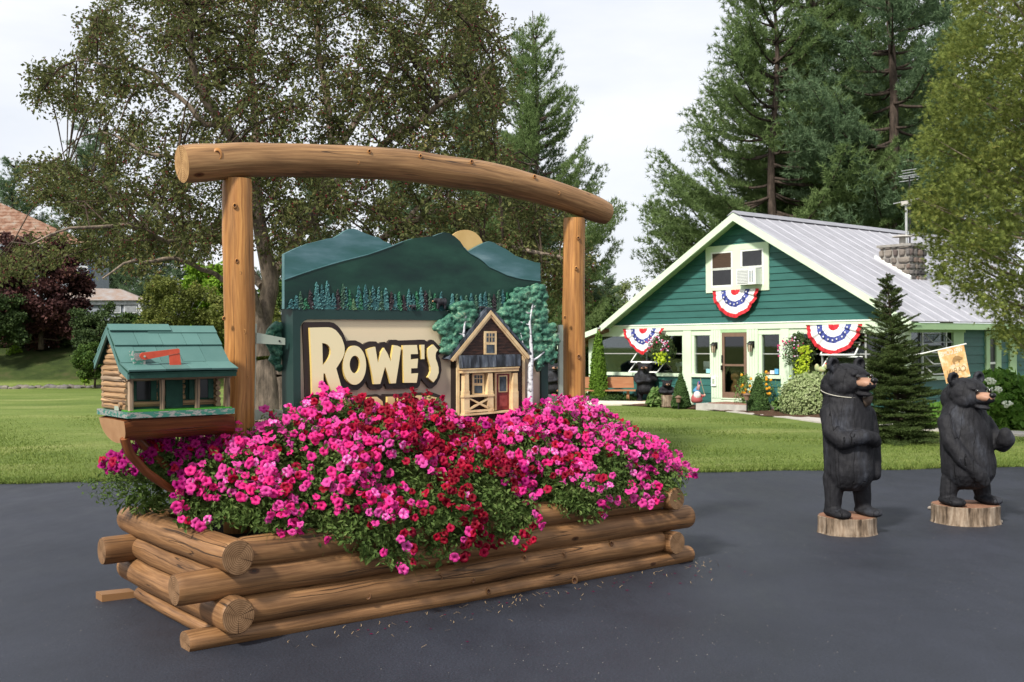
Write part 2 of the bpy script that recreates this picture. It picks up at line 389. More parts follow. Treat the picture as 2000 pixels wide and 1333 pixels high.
# grass blades
M['blade'] = leaf_mat('grass_blades', (.095, .15, .03), (.215, .275, .065), (.44, .38, .17), .3, .6, .45, .15)
nb = 150000
yy = 14.2 + 17 * RG.random(nb) ** 1.7; xx = (RG.random(nb) * 1.12 - .56) * yy
keep = (xx < 6.9 + (yy - 20) * -.1) | (yy < 19)
xx = xx[keep]; yy = yy[keep]; nb = len(xx)
zz = gz(xx, yy) + .02; yy = yy + .0
hh = (.022 + .03 * RG.random(nb)) * (1 + .5 * (yy < 14.5)); wd = .004 + .004 * (yy / 20); an = RG.random(nb) * 2 * pi; lean = RG.normal(0, .5, (nb, 2)) * hh[:, None]
P0 = np.stack([xx, yy, zz], 1); dx = np.stack([np.cos(an) * wd, np.sin(an) * wd, 0 * an], 1)
P0[:, 1] += edge_y(xx) - 14.26 ; P0[:, 2] = gz(P0[:, 0], P0[:, 1]) + .015 * (yy > 14.3) ; T = P0 + np.stack([lean[:, 0], lean[:, 1] - .3 * hh, hh], 1)
soup('grass', np.stack([P0 - dx, P0 + dx, T], 1).reshape(-1, 3), 3, M['blade'], label='short mown grass blades growing along the asphalt edge', cat='grass', kind='stuff')

# concrete path in front of the green house: several slabs
def zl(x, y): return float(gz(x, y)) + .03
me = MB(); pathpx = [(1380, 799), (1430, 806), (1530, 817), (1610, 828), (1700, 836), (1820, 846), (1945, 857), (2040, 864), (2140, 872)]
PW = [G(X, Y, -.12) for X, Y in pathpx]
M['path'] = mat('path_concrete', (.5, .47, .43), (.4, .37, .33), rough=.9, scale=4, bmp=.3)
pth = thing('garden_path', 'pale concrete garden path curving past the mulch bed of the green house', 'path', (PW[3][0], PW[3][1], -.13)); pth['kind'] = 'structure'
for i in range(len(PW) - 1):
    a, b = PW[i], PW[i + 1]; d = (b - a)[:2]; d /= np.linalg.norm(d); nn = np.array([-d[1], d[0]]); wdt = .95
    a2 = a[:2] + d * .01; b2 = b[:2] - d * .01
    q = [a2, b2, b2 + nn * wdt, a2 + nn * wdt]
    mb = MB(); mb.hexa([(p[0], p[1], zl(*p) - .1) for p in q] + [(p[0], p[1], zl(*p) + .035) for p in q]); obj('slab', mb, M['path'], pth)
# mulch bed
def mulch():
    m, nt, b = base('bark_mulch', .95, .1); p = wpos(nt); n1 = noise(nt, p, 26, 4, .7)
    nt.links.new(ramp(nt, n1, [(.3, (.05, .028, .018)), (.55, (.12, .07, .045)), (.75, (.21, .14, .1))]), b.inputs['Base Color']); bump(nt, b, n1, 1, .05); return m
M['mulch'] = mulch()
me = MB(HS); na = 60; V = []
for i in range(na + 1):
    a = -9 + 17 * i / na
    fr_ = -1.35 - .25 * sin(a * .7) - (.9 if a > 1.2 else .0) * float(sm(a, 1.2, 3))
    for k in range(7):
        b_ = .1 + (fr_ - .1) * k / 6; V.append((a, b_, -.10 + .05 * sin(pi * k / 6) + .012 * sin(a * 9 + k * 3)))
me.add(V, [(i * 7 + k, i * 7 + k + 1, i * 7 + k + 8, i * 7 + k + 7) for i in range(na) for k in range(6)])
obj('mulch_bed', me, M['mulch'], kind='structure')
mb = MB(HS)
V = []
for i in range(41):
    b_ = -.3 + 11 * i / 40
    for k in range(6): a = 5.4 + (1.5 + .2 * sin(b_)) * k / 5; V.append((a, b_, -.09 + .05 * sin(pi * k / 5)))
mb.add(V, [(i * 6 + k, i * 6 + k + 1, i * 6 + k + 7, i * 6 + k + 6) for i in range(40) for k in range(5)]); obj('mulch_bed', mb, M['mulch'], kind='structure')

# loose grit and a few dropped petals on the asphalt
n = 2600; gy = 4.6 + 11 * RG.random(n) ** 1.3; gx = (RG.random(n) - .5) * gy * 1.05; s = RG.uniform(.0012, .0042, n); cl_ = np.sin(gx * 1.7 + gy) + np.sin(gy * 2.3 - gx); k_ = cl_ > RG.normal(.3, .8, n); gx, gy, s = gx[k_], gy[k_], s[k_]; n = len(gx)
P0 = np.stack([gx, gy, 0 * gx + .0015], 1); a_ = RG.random(n) * 6.28; q3 = [P0 + s[:, None] * np.stack([np.cos(a_ + k * 2.1), np.sin(a_ + k * 2.1), 0 * a_], 1) for k in range(3)]; tp = P0 + s[:, None] * np.array([0, 0, .9])
soup('grit', np.stack([q3[0], q3[1], tp, q3[1], q3[2], tp, q3[2], q3[0], tp], 1).reshape(-1, 3), 3, mat('grit_stone', (.3, .28, .25), (.12, .11, .1), scale=60), label='fine pale grit lying loose on the asphalt', cat='grit', kind='stuff')
# ------------------------------------------------------------------ the log planter
rows = {0: (.0, .105), 1: (.19, .096), 2: (.363, .098), 3: (.537, .096)}
planter = thing('log_planter', 'long raised flower planter of stacked brown logs on the asphalt', 'planter', PL.P(2.1, .9, 0))
LT, RT = .235, 3.98; FB, BB = .085, 1.66          # centre lines of the corner logs
def a_log(p0, p1, r0, r1, seed, m='log', me_='log_end', seg=22, nr=22, parent=None, name='log', sag=0, sq=1):
    mb = MB(PL); p0 = np.array(p0, float); p1 = np.array(p1, float); pts = []; rs = []
    d = (p1 - p0) / np.linalg.norm(p1 - p0)
    tt = [0, .004] + list(np.linspace(.01, .99, nr)) + [.996, 1]
    r = random.Random(seed); f1, f2 = r.uniform(2, 5), r.uniform(0, 6)
    for t in tt:
        off = np.array([0, 0, sin(t * f1 + f2) * .006 - sag * sin(pi * t)])
        pts.append(p0 + (p1 - p0) * t + off); e = min(t, 1 - t); rs.append((r0 + (r1 - r0) * t) * (.93 if e == 0 else .985 if e < .005 else 1))
    mb.tube(pts, rs, seg, 0, True, 1, wob=.035, uvo=seed * .37, seed=seed, sq=sq)
    return obj(name, mb, [M[m], M[me_]], parent or planter, 'auto')
rr = random.Random(3)
for row in (1, 3):
    z, r = rows[row]
    for k, a in enumerate((LT, RT)):
        rl = .11 if row == 1 and k == 0 else .107 if k == 0 else .09
        a_log((a, -.09 if k == 0 else -.05, z), (a, 1.86, z + .005), rl, rl * .93, 10 * row + k)
    for k, b in enumerate((FB, BB)):
        a_log((LT + .08, b, z), (RT - .07, b, z + .005), r, r * .94, 20 * row + k, nr=34)
for row in (2,):
    z, r = rows[row]
    for k, b in enumerate((FB, BB)): a_log((-.09 if k == 0 else -.03, b, z), (4.24, b, z + .005), r, r * .97, 50 + row + k, nr=36)
    for k, a in enumerate((LT, RT)): a_log((a, FB + .085, z), (a, BB - .085, z), .087, .083, 60 + k)
# half-buried bottom timbers
for k, b in enumerate((FB, BB)):
    a_log((-.02 if k == 0 else .3, b + .015, .035), (4.25, b + .015, .05), .088 if k == 0 else .05, .092, 70 + k, nr=36, sq=.8)
for k, a in enumerate((LT, RT)): a_log((a, FB + .09, .045), (a, BB - .09, .045), .075, .075, 80 + k, sq=.75)
mb = MB(PL); mb.hexa([(-.03, 1.66, 0), (.2, 1.64, 0), (.2, 1.78, 0), (-.03, 1.8, 0), (-.03, 1.66, .05), (.2, 1.64, .045), (.2, 1.78, .045), (-.03, 1.8, .05)]); obj('plank', mb, [M['log'], M['log_end']], planter)
soilm = mat('potting_soil', (.035, .024, .016), (.015, .01, .007), rough=.95, scale=12, bmp=.9, bs=50, bd=.03)
mb = MB(PL); mb.box(LT + .03, RT - .03, FB + .05, BB - .05, .1, .53); obj('soil', mb, soilm, planter)

# ------------------------------------------------------------------ the arch: two posts and a bowed beam
PV = .85
arch = thing('log_arch', 'tall rustic arch of two peeled orange log posts under a bowed beam', 'arch', PL.P(2.1, PV, .53))
def post(a0, a1, r0, r1, ztop, seed):
    mb = MB(PL); pts = []; rs = []; nr = 40
    for i in range(nr + 1):
        t = i / nr; z = .45 + (ztop - .45) * t
        pts.append((a0 + (a1 - a0) * t + .006 * sin(t * 9 + seed), PV + .005 * sin(t * 7), z)); rs.append((r0 + (r1 - r0) * t) * (1 + .018 * sin(t * 14 + seed)) * (.93 if i == nr else 1))
    mb.tube(pts, rs, 24, 0, True, 1, wob=.03, uvo=seed, seed=seed)
    return obj('post', mb, [M['post'], M['beam_end']], arch, 'auto')
pa = PL.on(465, 345, PV); pb = PL.on(1119, 420, PV)
post(.652, pa[0], .108, .103, pa[1] - .02, 3); post(3.655, pb[0] + .01, .1, .094, pb[1] - .03, 5)
cl = [(355, 321, 38), (400, 319, 37.5), (430, 317, 35), (470, 312, 33.5), (520, 313, 33.5), (600, 314, 33), (700, 317, 31.5), (800, 324, 31), (870, 336, 31), (940, 344, 30), (1000, 357, 28.5), (1060, 373, 27), (1110, 389, 26), (1150, 404, 25), (1172, 413, 24.5), (1184, 418, 23.5)]
pts = []; rs = []
for X, Y, r in cl:
    a, z = PL.on(X, Y, PV); d = PL.P(a, PV, z)[1]; pts.append((a, PV, z)); rs.append(r * d / F)
def resample(pts, rs, n):
    P = np.array(pts, float); L_ = np.concatenate([[0], np.cumsum(np.linalg.norm(np.diff(P, axis=0), axis=1))]); t = np.linspace(0, L_[-1], n)
    return [tuple(np.interp(x, L_, P[:, k]) for k in range(3)) for x in t], [float(np.interp(x, L_, rs)) for x in t]
p2, r2 = resample(pts, rs, 60)
for _ in range(2): p2 = [p2[0]] + [tuple((np.array(p2[i - 1]) + 2 * np.array(p2[i]) + np.array(p2[i + 1])) / 4) for i in range(1, 59)] + [p2[-1]]
r2[0] *= .95; r2[-1] *= .9; r2[-2] *= .97
mb = MB(PL); mb.tube(p2, r2, 28, 0, True, 1, wob=.022, uvo=2.2, seed=9); obj('beam', mb, [M['beam'], M['beam_end']], arch, 'auto')
# real knots standing proud of the posts and beam
M['knot'] = mat('knot', (.11, .045, .018), (.05, .02, .01), rough=.5, scale=40)
def knot(X, Y, r, par=arch, v=PV, rad=.1):
    a, z = PL.on(X, Y, v - rad); p = PL.P(a, v - rad + .004, z)
    mb = MB(); nn = CAM - p; nn[2] = 0; nn /= np.linalg.norm(nn); x = np.cross([0, 0, 1.], nn)
    V = []; S = 12
    for rr_, h in ((1.5, -.004), (1.15, .007), (.85, .009), (.62, .002), (.3, -.001)):
        for j in range(S): t = 2 * pi * j / S; V.append(p + x * cos(t) * r * rr_ * .8 + np.array([0, 0, 1.]) * sin(t) * r * rr_ * 1.1 + nn * h)
    fs = [(i * S + j, i * S + (j + 1) % S, (i + 1) * S + (j + 1) % S, (i + 1) * S + j) for i in range(4) for j in range(S)] + [tuple(4 * S + j for j in range(S))]
    ms = [0] * S + [0] * S + [1] * S + [1] * S + [1]
    mb.add(V, fs, ms); obj('knot', mb, [M['post'] if par is arch else M['log'], M['knot']], par, True)
for X, Y, r in [(459, 402, .013), (463, 510, .012), (470, 534, .012), (477, 648, .014), (482, 736, .012), (438, 622, .01), (1130, 465, .012), (1126, 524, .012), (1131, 697, .016), (1104, 620, .01)]: knot(X, Y, r)
for X, Y, r in [(425, 303, .03), (722, 296, .012), (822, 305, .012), (922, 316, .013), (1045, 345, .012), (1092, 378, .012), (700, 318, .01), (1000, 352, .01)]: knot(X, Y, r, rad=.115)
for X, Y, r in [(1100, 1085, .018), (1195, 1062, .015), (860, 1128, .018), (925, 1134, .015), (1025, 1090, .014), (1123, 1134, .022), (955, 1155, .016), (720, 1165, .018), (790, 1212, .02)]: knot(X, Y, r, planter, FB, .088)
for X, Y, r in [(230, 1032, .02), (283, 1032, .02), (340, 1060, .035)]:
    pass
# ------------------------------------------------------------------ half-log shelf and braces carrying the cabin mailbox (parts of the arch: they are bolted to its post)
mb = MB(PL); S = 16; ts_ = list(np.linspace(-.29, .4, 14)); V = []
for i, t in enumerate(ts_):
    k = 1 - .0 * t; e = 0 if 0 < i < len(ts_) - 1 else .012
    ring = [(t + e * 0, .33 + e, 1.368 - e), (t, .585, 1.371 - e), (t, .84 - e, 1.368 - e)]
    for j in range(1, S):
        an = pi * j / S; sh = .05 * sin(an) ** 2 if i == 0 else 0
        ring.append((t + (.035 * sin(an) if i == 0 else 0) + (.05 * sin(an) if i == len(ts_) - 1 else 0), .585 + (.255 - e) * cos(an), 1.368 - e - (.145 - .01 * t) * sin(an) ** .8))
    V += ring
n = S + 2
mb.add(V, [(i * n + j, i * n + (j + 1) % n, (i + 1) * n + (j + 1) % n, (i + 1) * n + j) for i in range(len(ts_) - 1) for j in range(n)], 0,
       [[(j * .05, ts_[i]), ((j + 1) * .05, ts_[i]), ((j + 1) * .05, ts_[i + 1]), (j * .05, ts_[i + 1])] for i in range(len(ts_) - 1) for j in range(n)])
mb.add(V[:n], [tuple(range(n))[::-1]], 1); mb.add(V[-n:], [tuple(range(n))], 0)
obj('half_log_shelf', mb, [M['trough'], M['trough_end']], arch, 'auto')
mb = MB(PL); mb.box(.42, .56, .7, .84, 1.02, 1.235); obj('shelf_block', mb, M['trough'], arch)
for pxs, vs in ([(243, 856), (252, 885), (285, 922), (325, 950), (372, 972)], (.42, .45, .5, .55, .62)), ([(268, 855), (300, 890), (340, 922), (385, 945), (420, 958)], (.7, .7, .72, .74, .76)):
    pp = [(PL.on(X, Y, v)[0], v, PL.on(X, Y, v)[1]) for (X, Y), v in zip(pxs, vs)]
    q, r = resample(pp, [.027] * len(pp), 18); mb = MB(PL); mb.tube(q, r, 10, 0, wob=.08, seed=2); obj('brace', mb, M['trough'], arch, True)

# ------------------------------------------------------------------ the log-cabin mailbox
cab = thing('mailbox', 'log cabin mailbox with green shingle roof and red flag on the half-log shelf', 'mailbox', PL.P(.05, .585, 1.372))
M['shingle'] = mat('green_shingle_paint', (.09, .185, .165), (.072, .158, .142), rough=.6, scale=5, stretch=(1, 1, 1), bmp=.35, bs=70, bd=.002, var=.1)
M['tinylog'] = log_mat('weathered_twig', (.5, .33, .17), (.36, .22, .11), (.13, .1, .08), .7, False)
M['greyed'] = log_mat('greyed_bark', (.42, .33, .24), (.26, .18, .11), (.07, .06, .055), .8, False)
M['twig_end'] = mat('twig_end', (.36, .25, .15), (.16, .11, .07), rough=.8, scale=60)
def chipped():
    m, nt, b = base('chipped_green_paint', .7, .2); n1 = noise(nt, mapping(nt, wpos(nt), (1, 1, 3)), 22, 5, .7)
    nt.links.new(ramp(nt, n1, [(.44, (.045, .17, .13)), (.5, (.05, .15, .12)), (.54, (.3, .29, .27)), (.7, (.2, .2, .2))]), b.inputs['Base Color']); bump(nt, b, n1, .4, .003); return m
M['chipped'] = chipped()
M['dkgreen'] = mat('dark_green_wood', (.025, .085, .06), (.012, .05, .035), rough=.7, scale=14, bmp=.4)
M['red'] = mat('red_flag_paint', (.58, .09, .045), (.45, .06, .03), rough=.45, scale=14, bmp=.1)
M['turf'] = mat('fake_turf', (.08, .35, .04), (.04, .22, .02), rough=.9, scale=90, bmp=.9, bs=300, bd=.01)
mb = MB(PL); mb.box(-.287, .385, .29, .88, 1.374, 1.409); obj('base_board', mb, M['chipped'], cab)
mb = MB(PL); mb.box(-.27, .37, .3, .45, 1.41, 1.418); obj('turf_mat', mb, M['turf'], cab)
mb = MB(PL); mb.prism([(-.0, 0), (1, 0), (1, 1)], 0, 1) if False else None
# dark core behind the logs
core = MB(PL)
def gable_prism(m, t0, t1, prof):
    k = len(prof); V = [(t0, v, z) for v, z in prof] + [(t1, v, z) for v, z in prof]
    m.add(V, [tuple(range(k))[::-1], tuple(range(k, 2 * k))] + [(i, (i + 1) % k, k + (i + 1) % k, k + i) for i in range(k)])
gable_prism(core, -.235, .325, [(.47, 1.41), (.83, 1.41), (.83, 1.67), (.63, 1.885), (.42, 1.685), (.47, 1.66)])
obj('core_box', core, M['dkgreen'], cab)
tl = random.Random(5)
def twig(p0, p1, r, m='tinylog', nm='log'):
    t = MB(PL); q = [tuple(np.array(p0) + (np.array(p1) - np.array(p0)) * k / 6 + np.array([0, tl.uniform(-.002, .002), tl.uniform(-.002, .002)])) for k in range(7)]
    t.tube(q, [r * tl.uniform(.9, 1.08) for _ in q], 9, 0, True, 1, wob=.06, uvo=tl.random() * 9, seed=tl.randrange(99)); return obj(nm, t, [M[m], M['twig_end']], cab, 'auto')
for k in range(8):
    z = 1.43 + k * .0345
    v0 = .405 if k < 6 else .34 if k == 6 else .43
    twig((-.247, v0 + tl.uniform(-.008, .012), z), (-.247, .865, z), .0185, 'greyed' if k == 5 else 'tinylog')
    twig((.335, .43, z), (.335, .86, z), .0175)
    if k < 7:
        zz_ = z + .017
        if 1 <= k <= 5:
            for t0, t1 in ((-.255, -.2), (-.09, -.045), (.075, .13), (.29, .345)): twig((t0, .47, zz_), (t1, .47, zz_), .016)
        else: twig((-.28, .47, zz_), (.36, .47, zz_), .0165)
        twig((-.262, .845, zz_), (.345, .845, zz_), .0165, 'greyed')
for k in range(6):   # gable logs
    z = 1.43 + (8 + k) * .0345; half = (.9 - (z - 1.66)) * 0 + (1.905 - z) * .92
    if half > .02:
        twig((-.25, .635 - half * .98, z), (-.25, .635 + half * 1.0, z), .0185); twig((.335, .635 - half, z), (.335, .635 + half, z), .0175)
for X in (254, 315.5, 384, 443):
    a, _ = PL.on(X, 760, .32); twig((a + .004, .322, 1.415), (a + tl.uniform(-.002, .008), .322, 1.602), .0165, 'greyed', 'porch_post')
twig((-.278, .322, 1.612), (.375, .322, 1.612), .016, 'greyed', 'porch_beam')
for s in (-.262, .36): twig((s, .31, 1.612), (s, .46, 1.625), .015, 'tinylog', 'log')
def cbx(name, X0, X1, z0, z1, v0, v1, m, lab=None):
    a0 = PL.on(X0, 760, v0)[0]; a1 = PL.on(X1, 760, v0)[0]; b = MB(PL); b.box(a0, a1, v0, v1, z0, z1); return obj(name, b, M[m], cab, label=lab)
M['pane'] = mat('dark_pane', (.02, .02, .022), rough=.15, spec=.5, bmp=0)
cbx('door', 324.5, 357, 1.412, 1.602, .44, .47, 'dkgreen')
for X0, X1 in ((267, 295), (390.5, 407)): cbx('window', X0, X1, 1.475, 1.59, .448, .47, 'pane')
for X0, X1 in ((259, 266.5), (295, 306), (370, 378), (407, 417)): cbx('shutter', X0, X1, 1.47, 1.595, .442, .465, 'dkgreen')
hm = MB(PL); hm.box(-.272, -.268, .5, .58, 1.412, 1.438); obj('hinge_plate', hm, M['steel'], cab)
RA, RB, RC = (.63, 1.911), (.4, 1.69), (.245, 1.637)
def shing(t0, t1, p0, p1, l0, l1, th=.011, nm='shingle', m='shingle'):
    """slab on a slope from upper p0 to lower p1, its underside lifted l0, l1 off the slope"""
    d = np.array([p1[0] - p0[0], p1[1] - p0[1]]); d /= np.linalg.norm(d); n = np.array([-abs(d[1]) if p1[0] < p0[0] else abs(d[1]), abs(d[0])])
    A = np.array(p0) + n * l0; B = np.array(p1) + n * l1; A2 = A + n * th; B2 = B + n * th
    mb = MB(PL); mb.hexa([(t0, B[0], B[1]), (t1, B[0], B[1]), (t1, A[0], A[1]), (t0, A[0], A[1]), (t0, B2[0], B2[1]), (t1, B2[0], B2[1]), (t1, A2[0], A2[1]), (t0, A2[0], A2[1])])
    return obj(nm, mb, M[m], cab)
Tl, Tr = -.298, .385
def lerp(a, b, t): return (a[0] + (b[0] - a[0]) * t, a[1] + (b[1] - a[1]) * t)
mid = lerp(RA, RB, .53)
def rowsh(cuts, p0, p1, l0, l1):
    for c0, c1 in zip(cuts[:-1], cuts[1:]): shing(Tl + (Tr - Tl) * c0 + .0012, Tl + (Tr - Tl) * c1 - .0012, p0, p1, l0 + tl.uniform(0, .002), l1 + tl.uniform(0, .003))
dk = lerp(mid, RB, 0)
shing(Tl, Tr, RA, RB, 0, 0, .008, 'roof_deck', 'dkgreen'); shing(Tl, Tr, lerp(RB, RC, -.05), RC, 0, 0, .01, 'roof_deck', 'dkgreen')
BK = (.89, 1.69); shing(Tl, Tr, RA, BK, 0, 0, .012, 'roof_deck', 'dkgreen')
for k in range(3): 
    q0, q1 = lerp(RA, BK, k / 3), lerp(RA, BK, (k + 1.1) / 3 if k < 2 else 1.03)
    for c0, c1 in ((0, .22), (.22, .5), (.5, .74), (.74, 1)): shing(Tl + (Tr - Tl) * c0 + .001, Tl + (Tr - Tl) * c1 - .001, q0, q1, .012, .022)
rowsh([0, .21, .435, .655, .805, 1], lerp(RA, RB, .08), lerp(RA, RB, .56), .009, .022)
rowsh([0, .16, .365, .56, .775, 1], mid, lerp(RA, RB, 1.04), .009, .022)
rowsh([0, .33, .555, .745, 1], RB, lerp(RB, RC, 1.05), .011, .02)
shing(Tl, Tl + (Tr - Tl) * .56, (RA[0] + .012, RA[1] + .012), lerp(RA, RB, .16), .018, .03, .01, 'ridge_board'); shing(Tl + (Tr - Tl) * .34, Tr, (RA[0] + .01, RA[1] + .004), lerp(RA, RB, .2), .014, .02, .01, 'ridge_board')
mb = MB(PL); mb.box(Tl + .004, Tr - .004, .248, .262, 1.612, 1.638); obj('fascia', mb, M['dkgreen'], cab)
for t in (Tl - .002,):
    for p0, p1 in ((RA, RB), (RB, RC), (RA, BK)):
        d = np.array(p1) - np.array(p0); mb = MB(PL); P4 = [(t, p1[0], p1[1] - .03), (t + .012, p1[0], p1[1] - .03), (t + .012, p0[0], p0[1] - .035), (t, p0[0], p0[1] - .035), (t, p1[0], p1[1] + .006), (t + .012, p1[0], p1[1] + .006), (t + .012, p0[0], p0[1] + .006), (t, p0[0], p0[1] + .006)]
        mb.hexa(P4); obj('rake_board', mb, M['shingle'], cab)
def ca(X, Y, v): a, z = PL.on(X, Y, v); return (a, z)
fx = lambda x, y: (180 + x * .1426, 640 + y * .1426)
q0 = ca(*fx(578, 565), .33); q1 = ca(*fx(730, 320), .33); mb = MB(PL); mb.box(q0[0], q1[0], .33, .42, q0[1], q1[1]); fb = obj('flag_block', mb, M['chipped'], cab)
arm = [ca(*fx(x, y), .3) for x, y in ((690, 345), (1180, 290), (1200, 305), (1200, 350), (1060, 378), (720, 445), (680, 430), (655, 395), (662, 365))]
mb = MB(PL); mb.prism(arm[::-1], .3, .313); obj('flag_arm', mb, M['red'], cab)
fl = [ca(*fx(x, y), .303) for x, y in ((1055, 382), (1200, 352), (1224, 545), (1090, 572), (1072, 560))]
mb = MB(PL); mb.prism(fl[::-1], .303, .311); obj('flag', mb, M['red'], cab)
q = ca(*fx(718, 397), .3); mb = MB(PL); mb.tube([(q[0], .294, q[1]), (q[0], .34, q[1])], .006, 8); obj('bolt', mb, M['steel'], cab)

# ------------------------------------------------------------------ the carved sign between the posts
sign = thing('carved_sign', 'large carved and painted sign with green mountains, cream lettering and a little brown house', 'sign', PL.P(2.15, .84, 1.0))
def paint(name, stops, scale, stretch, rough=.45, bs=25, bmp=.15, rot=(0, 0, 0)):
    m, nt, b = base(name, rough, .3); v = mapping(nt, wpos(nt), stretch, rot)
    nt.links.new(ramp(nt, noise(nt, v, scale, 5, .6), stops), b.inputs['Base Color']); bump(nt, b, noise(nt, wpos(nt), bs, 3), bmp, .003); return m
M['frame'] = paint('dark_green_frame', [(.3, (.012, .034, .03)), (.7, (.018, .048, .042))], 2, (1, 1, 1))
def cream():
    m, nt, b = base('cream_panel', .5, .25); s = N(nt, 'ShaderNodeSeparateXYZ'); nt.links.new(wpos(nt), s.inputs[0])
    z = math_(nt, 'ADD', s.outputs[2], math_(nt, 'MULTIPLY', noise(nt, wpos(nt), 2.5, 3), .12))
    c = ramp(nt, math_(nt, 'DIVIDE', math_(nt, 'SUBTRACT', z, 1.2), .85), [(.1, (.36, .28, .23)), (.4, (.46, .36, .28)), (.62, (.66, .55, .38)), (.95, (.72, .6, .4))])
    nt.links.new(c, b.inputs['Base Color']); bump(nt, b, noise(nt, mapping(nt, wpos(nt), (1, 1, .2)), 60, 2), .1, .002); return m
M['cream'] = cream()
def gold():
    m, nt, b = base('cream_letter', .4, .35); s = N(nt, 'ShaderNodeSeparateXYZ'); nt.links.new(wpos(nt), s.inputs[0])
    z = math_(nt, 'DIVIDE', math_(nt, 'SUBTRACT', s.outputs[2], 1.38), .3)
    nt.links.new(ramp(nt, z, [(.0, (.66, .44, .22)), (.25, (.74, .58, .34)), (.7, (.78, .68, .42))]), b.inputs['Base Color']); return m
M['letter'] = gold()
M['letteredge'] = mat('letter_edge', (.75, .58, .2), (.6, .42, .12), rough=.4)
M['letterback'] = mat('letter_backing', (.028, .018, .018), (.02, .013, .013), rough=.4, scale=6)
M['mtA'] = paint('mountain_teal', [(.3, (.03, .10, .09)), (.48, (.05, .13, .135)), (.6, (.09, .18, .2)), (.72, (.17, .27, .29))], 3.4, (.5, .5, 2.4), rot=(0, .25, 0))
M['mtB'] = paint('mountain_dark', [(.3, (.004, .014, .016)), (.52, (.009, .04, .028)), (.7, (.018, .07, .045))], 2.6, (.6, .6, 1.6))
M['moon'] = paint('moon_gold', [(.3, (.55, .36, .13)), (.7, (.68, .47, .2))], 4, (1, 1, 1))
M['mtedge'] = mat('mountain_edge', (.1, .2, .22), (.04, .12, .11), rough=.4, scale=8)
s3 = lambda x, y: (480 + x * .34, 420 + y * .34); sB = lambda x, y: (820 + x * .2175, 540 + y * .2175); sL = lambda x, y: (580 + x * .15, 610 + y * .15); sC = lambda x, y: (580 + x * .16, 730 + y * .16)
def PO(pts, conv, v): return [PL.on(*conv(*p), v) for p in pts]
def rounded(pts, it=1):
    for _ in range(it):
        q = []
        for i in range(len(pts)):
            a, b = np.array(pts[i]), np.array(pts[(i + 1) % len(pts)]); q += [tuple(a * .8 + b * .2), tuple(a * .2 + b * .8)]
        pts = q
    return pts
# frame with a round-cornered opening, the panel recessed in it
fa0, fa1, fz0, fz1 = 1.014, 3.306, .98, 2.057; pa0, pa1, pz0, pz1 = 1.071, 3.235, 1.1, 1.985
hole = []
for cx, cz, a0 in ((pa1 - .07, pz1 - .07, 0), (pa0 + .07, pz1 - .07, 90), (pa0 + .07, pz0 + .07, 180), (pa1 - .07, pz0 + .07, 270)):
    hole += [(cx + .07 * cos(radians(a0 + k * 15)), cz + .07 * sin(radians(a0 + k * 15))) for k in range(7)]
mb = MB(PL); mb.prism([[(fa0, fz0), (fa1, fz0), (fa1, fz1), (fa0, fz1)], hole[::-1]], .75, .79); mb.box(fa0, fa1, .79, .93, fz0, fz1)
obj('frame', mb, M['frame'], sign)
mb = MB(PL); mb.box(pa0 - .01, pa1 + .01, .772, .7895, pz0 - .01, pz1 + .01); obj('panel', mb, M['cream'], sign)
# mountains
left = [(222, 225), (290, 192), (360, 165), (430, 148), (480, 135), (510, 131), (545, 112), (575, 90), (600, 80), (622, 80), (645, 87), (690, 108), (735, 124), (765, 130), (790, 150), (830, 165), (850, 185), (850, 300), (700, 400), (222, 540)]
mb = MB(PL); mb.prism(PO(left, s3, .8), .8, .84, 0, 1); obj('mountain', mb, [M['mtA'], M['mtedge']], sign, label='blue-green painted mountain on the left')
right = [(1230, 250), (1275, 212), (1330, 181), (1365, 163), (1400, 152), (1428, 160), (1450, 175), (1500, 200), (1550, 235), (1585, 248), (1620, 258), (1660, 272), (1692, 276), (1694, 450), (1300, 450)]
mb = MB(PL); mb.prism(PO(right, s3, .8), .8, .84, 0, 1); obj('mountain', mb, [M['mtA'], M['mtedge']], sign, label='blue-green painted mountain on the right')
mb = MB(PL); mb.prism(PO([(1262 + 103 * cos(t), 190 + 104 * sin(t)) for t in np.linspace(0, 2 * pi, 40)[:-1]], s3, .845), .845, .86); obj('moon', mb, [M['moon']], sign, label='golden half-hidden disc')
midm = [(222, 373), (300, 345), (400, 312), (500, 281), (600, 254), (700, 229), (770, 205), (840, 180), (900, 155), (960, 136), (1020, 128), (1080, 122), (1110, 110), (1140, 101), (1170, 105), (1200, 124), (1230, 150), (1255, 188), (1272, 207), (1290, 222), (1340, 250), (1370, 272), (1400, 300), (1450, 322), (1500, 346), (1550, 360), (1600, 370), (1695, 381), (1695, 556), (222, 540)]
mb = MB(PL); mb.prism(PO(midm, s3, .765), .765, .798, 0, 1); obj('mountain', mb, [M['mtB'], M['mtedge']], sign, label='dark green painted mountain in the middle')
def edge_line(pts, r=.004, v=.763):
    mb = MB(PL); q = [(*PL.on(*s3(*p), v),) for p in pts]; mb.tube([(a, v, z) for a, z in q], r, 5); return mb
obj('mountain_rim', edge_line(midm[:9]), M['mtedge'], sign); obj('mountain_rim', edge_line(midm[17:28]), M['mtedge'], sign)
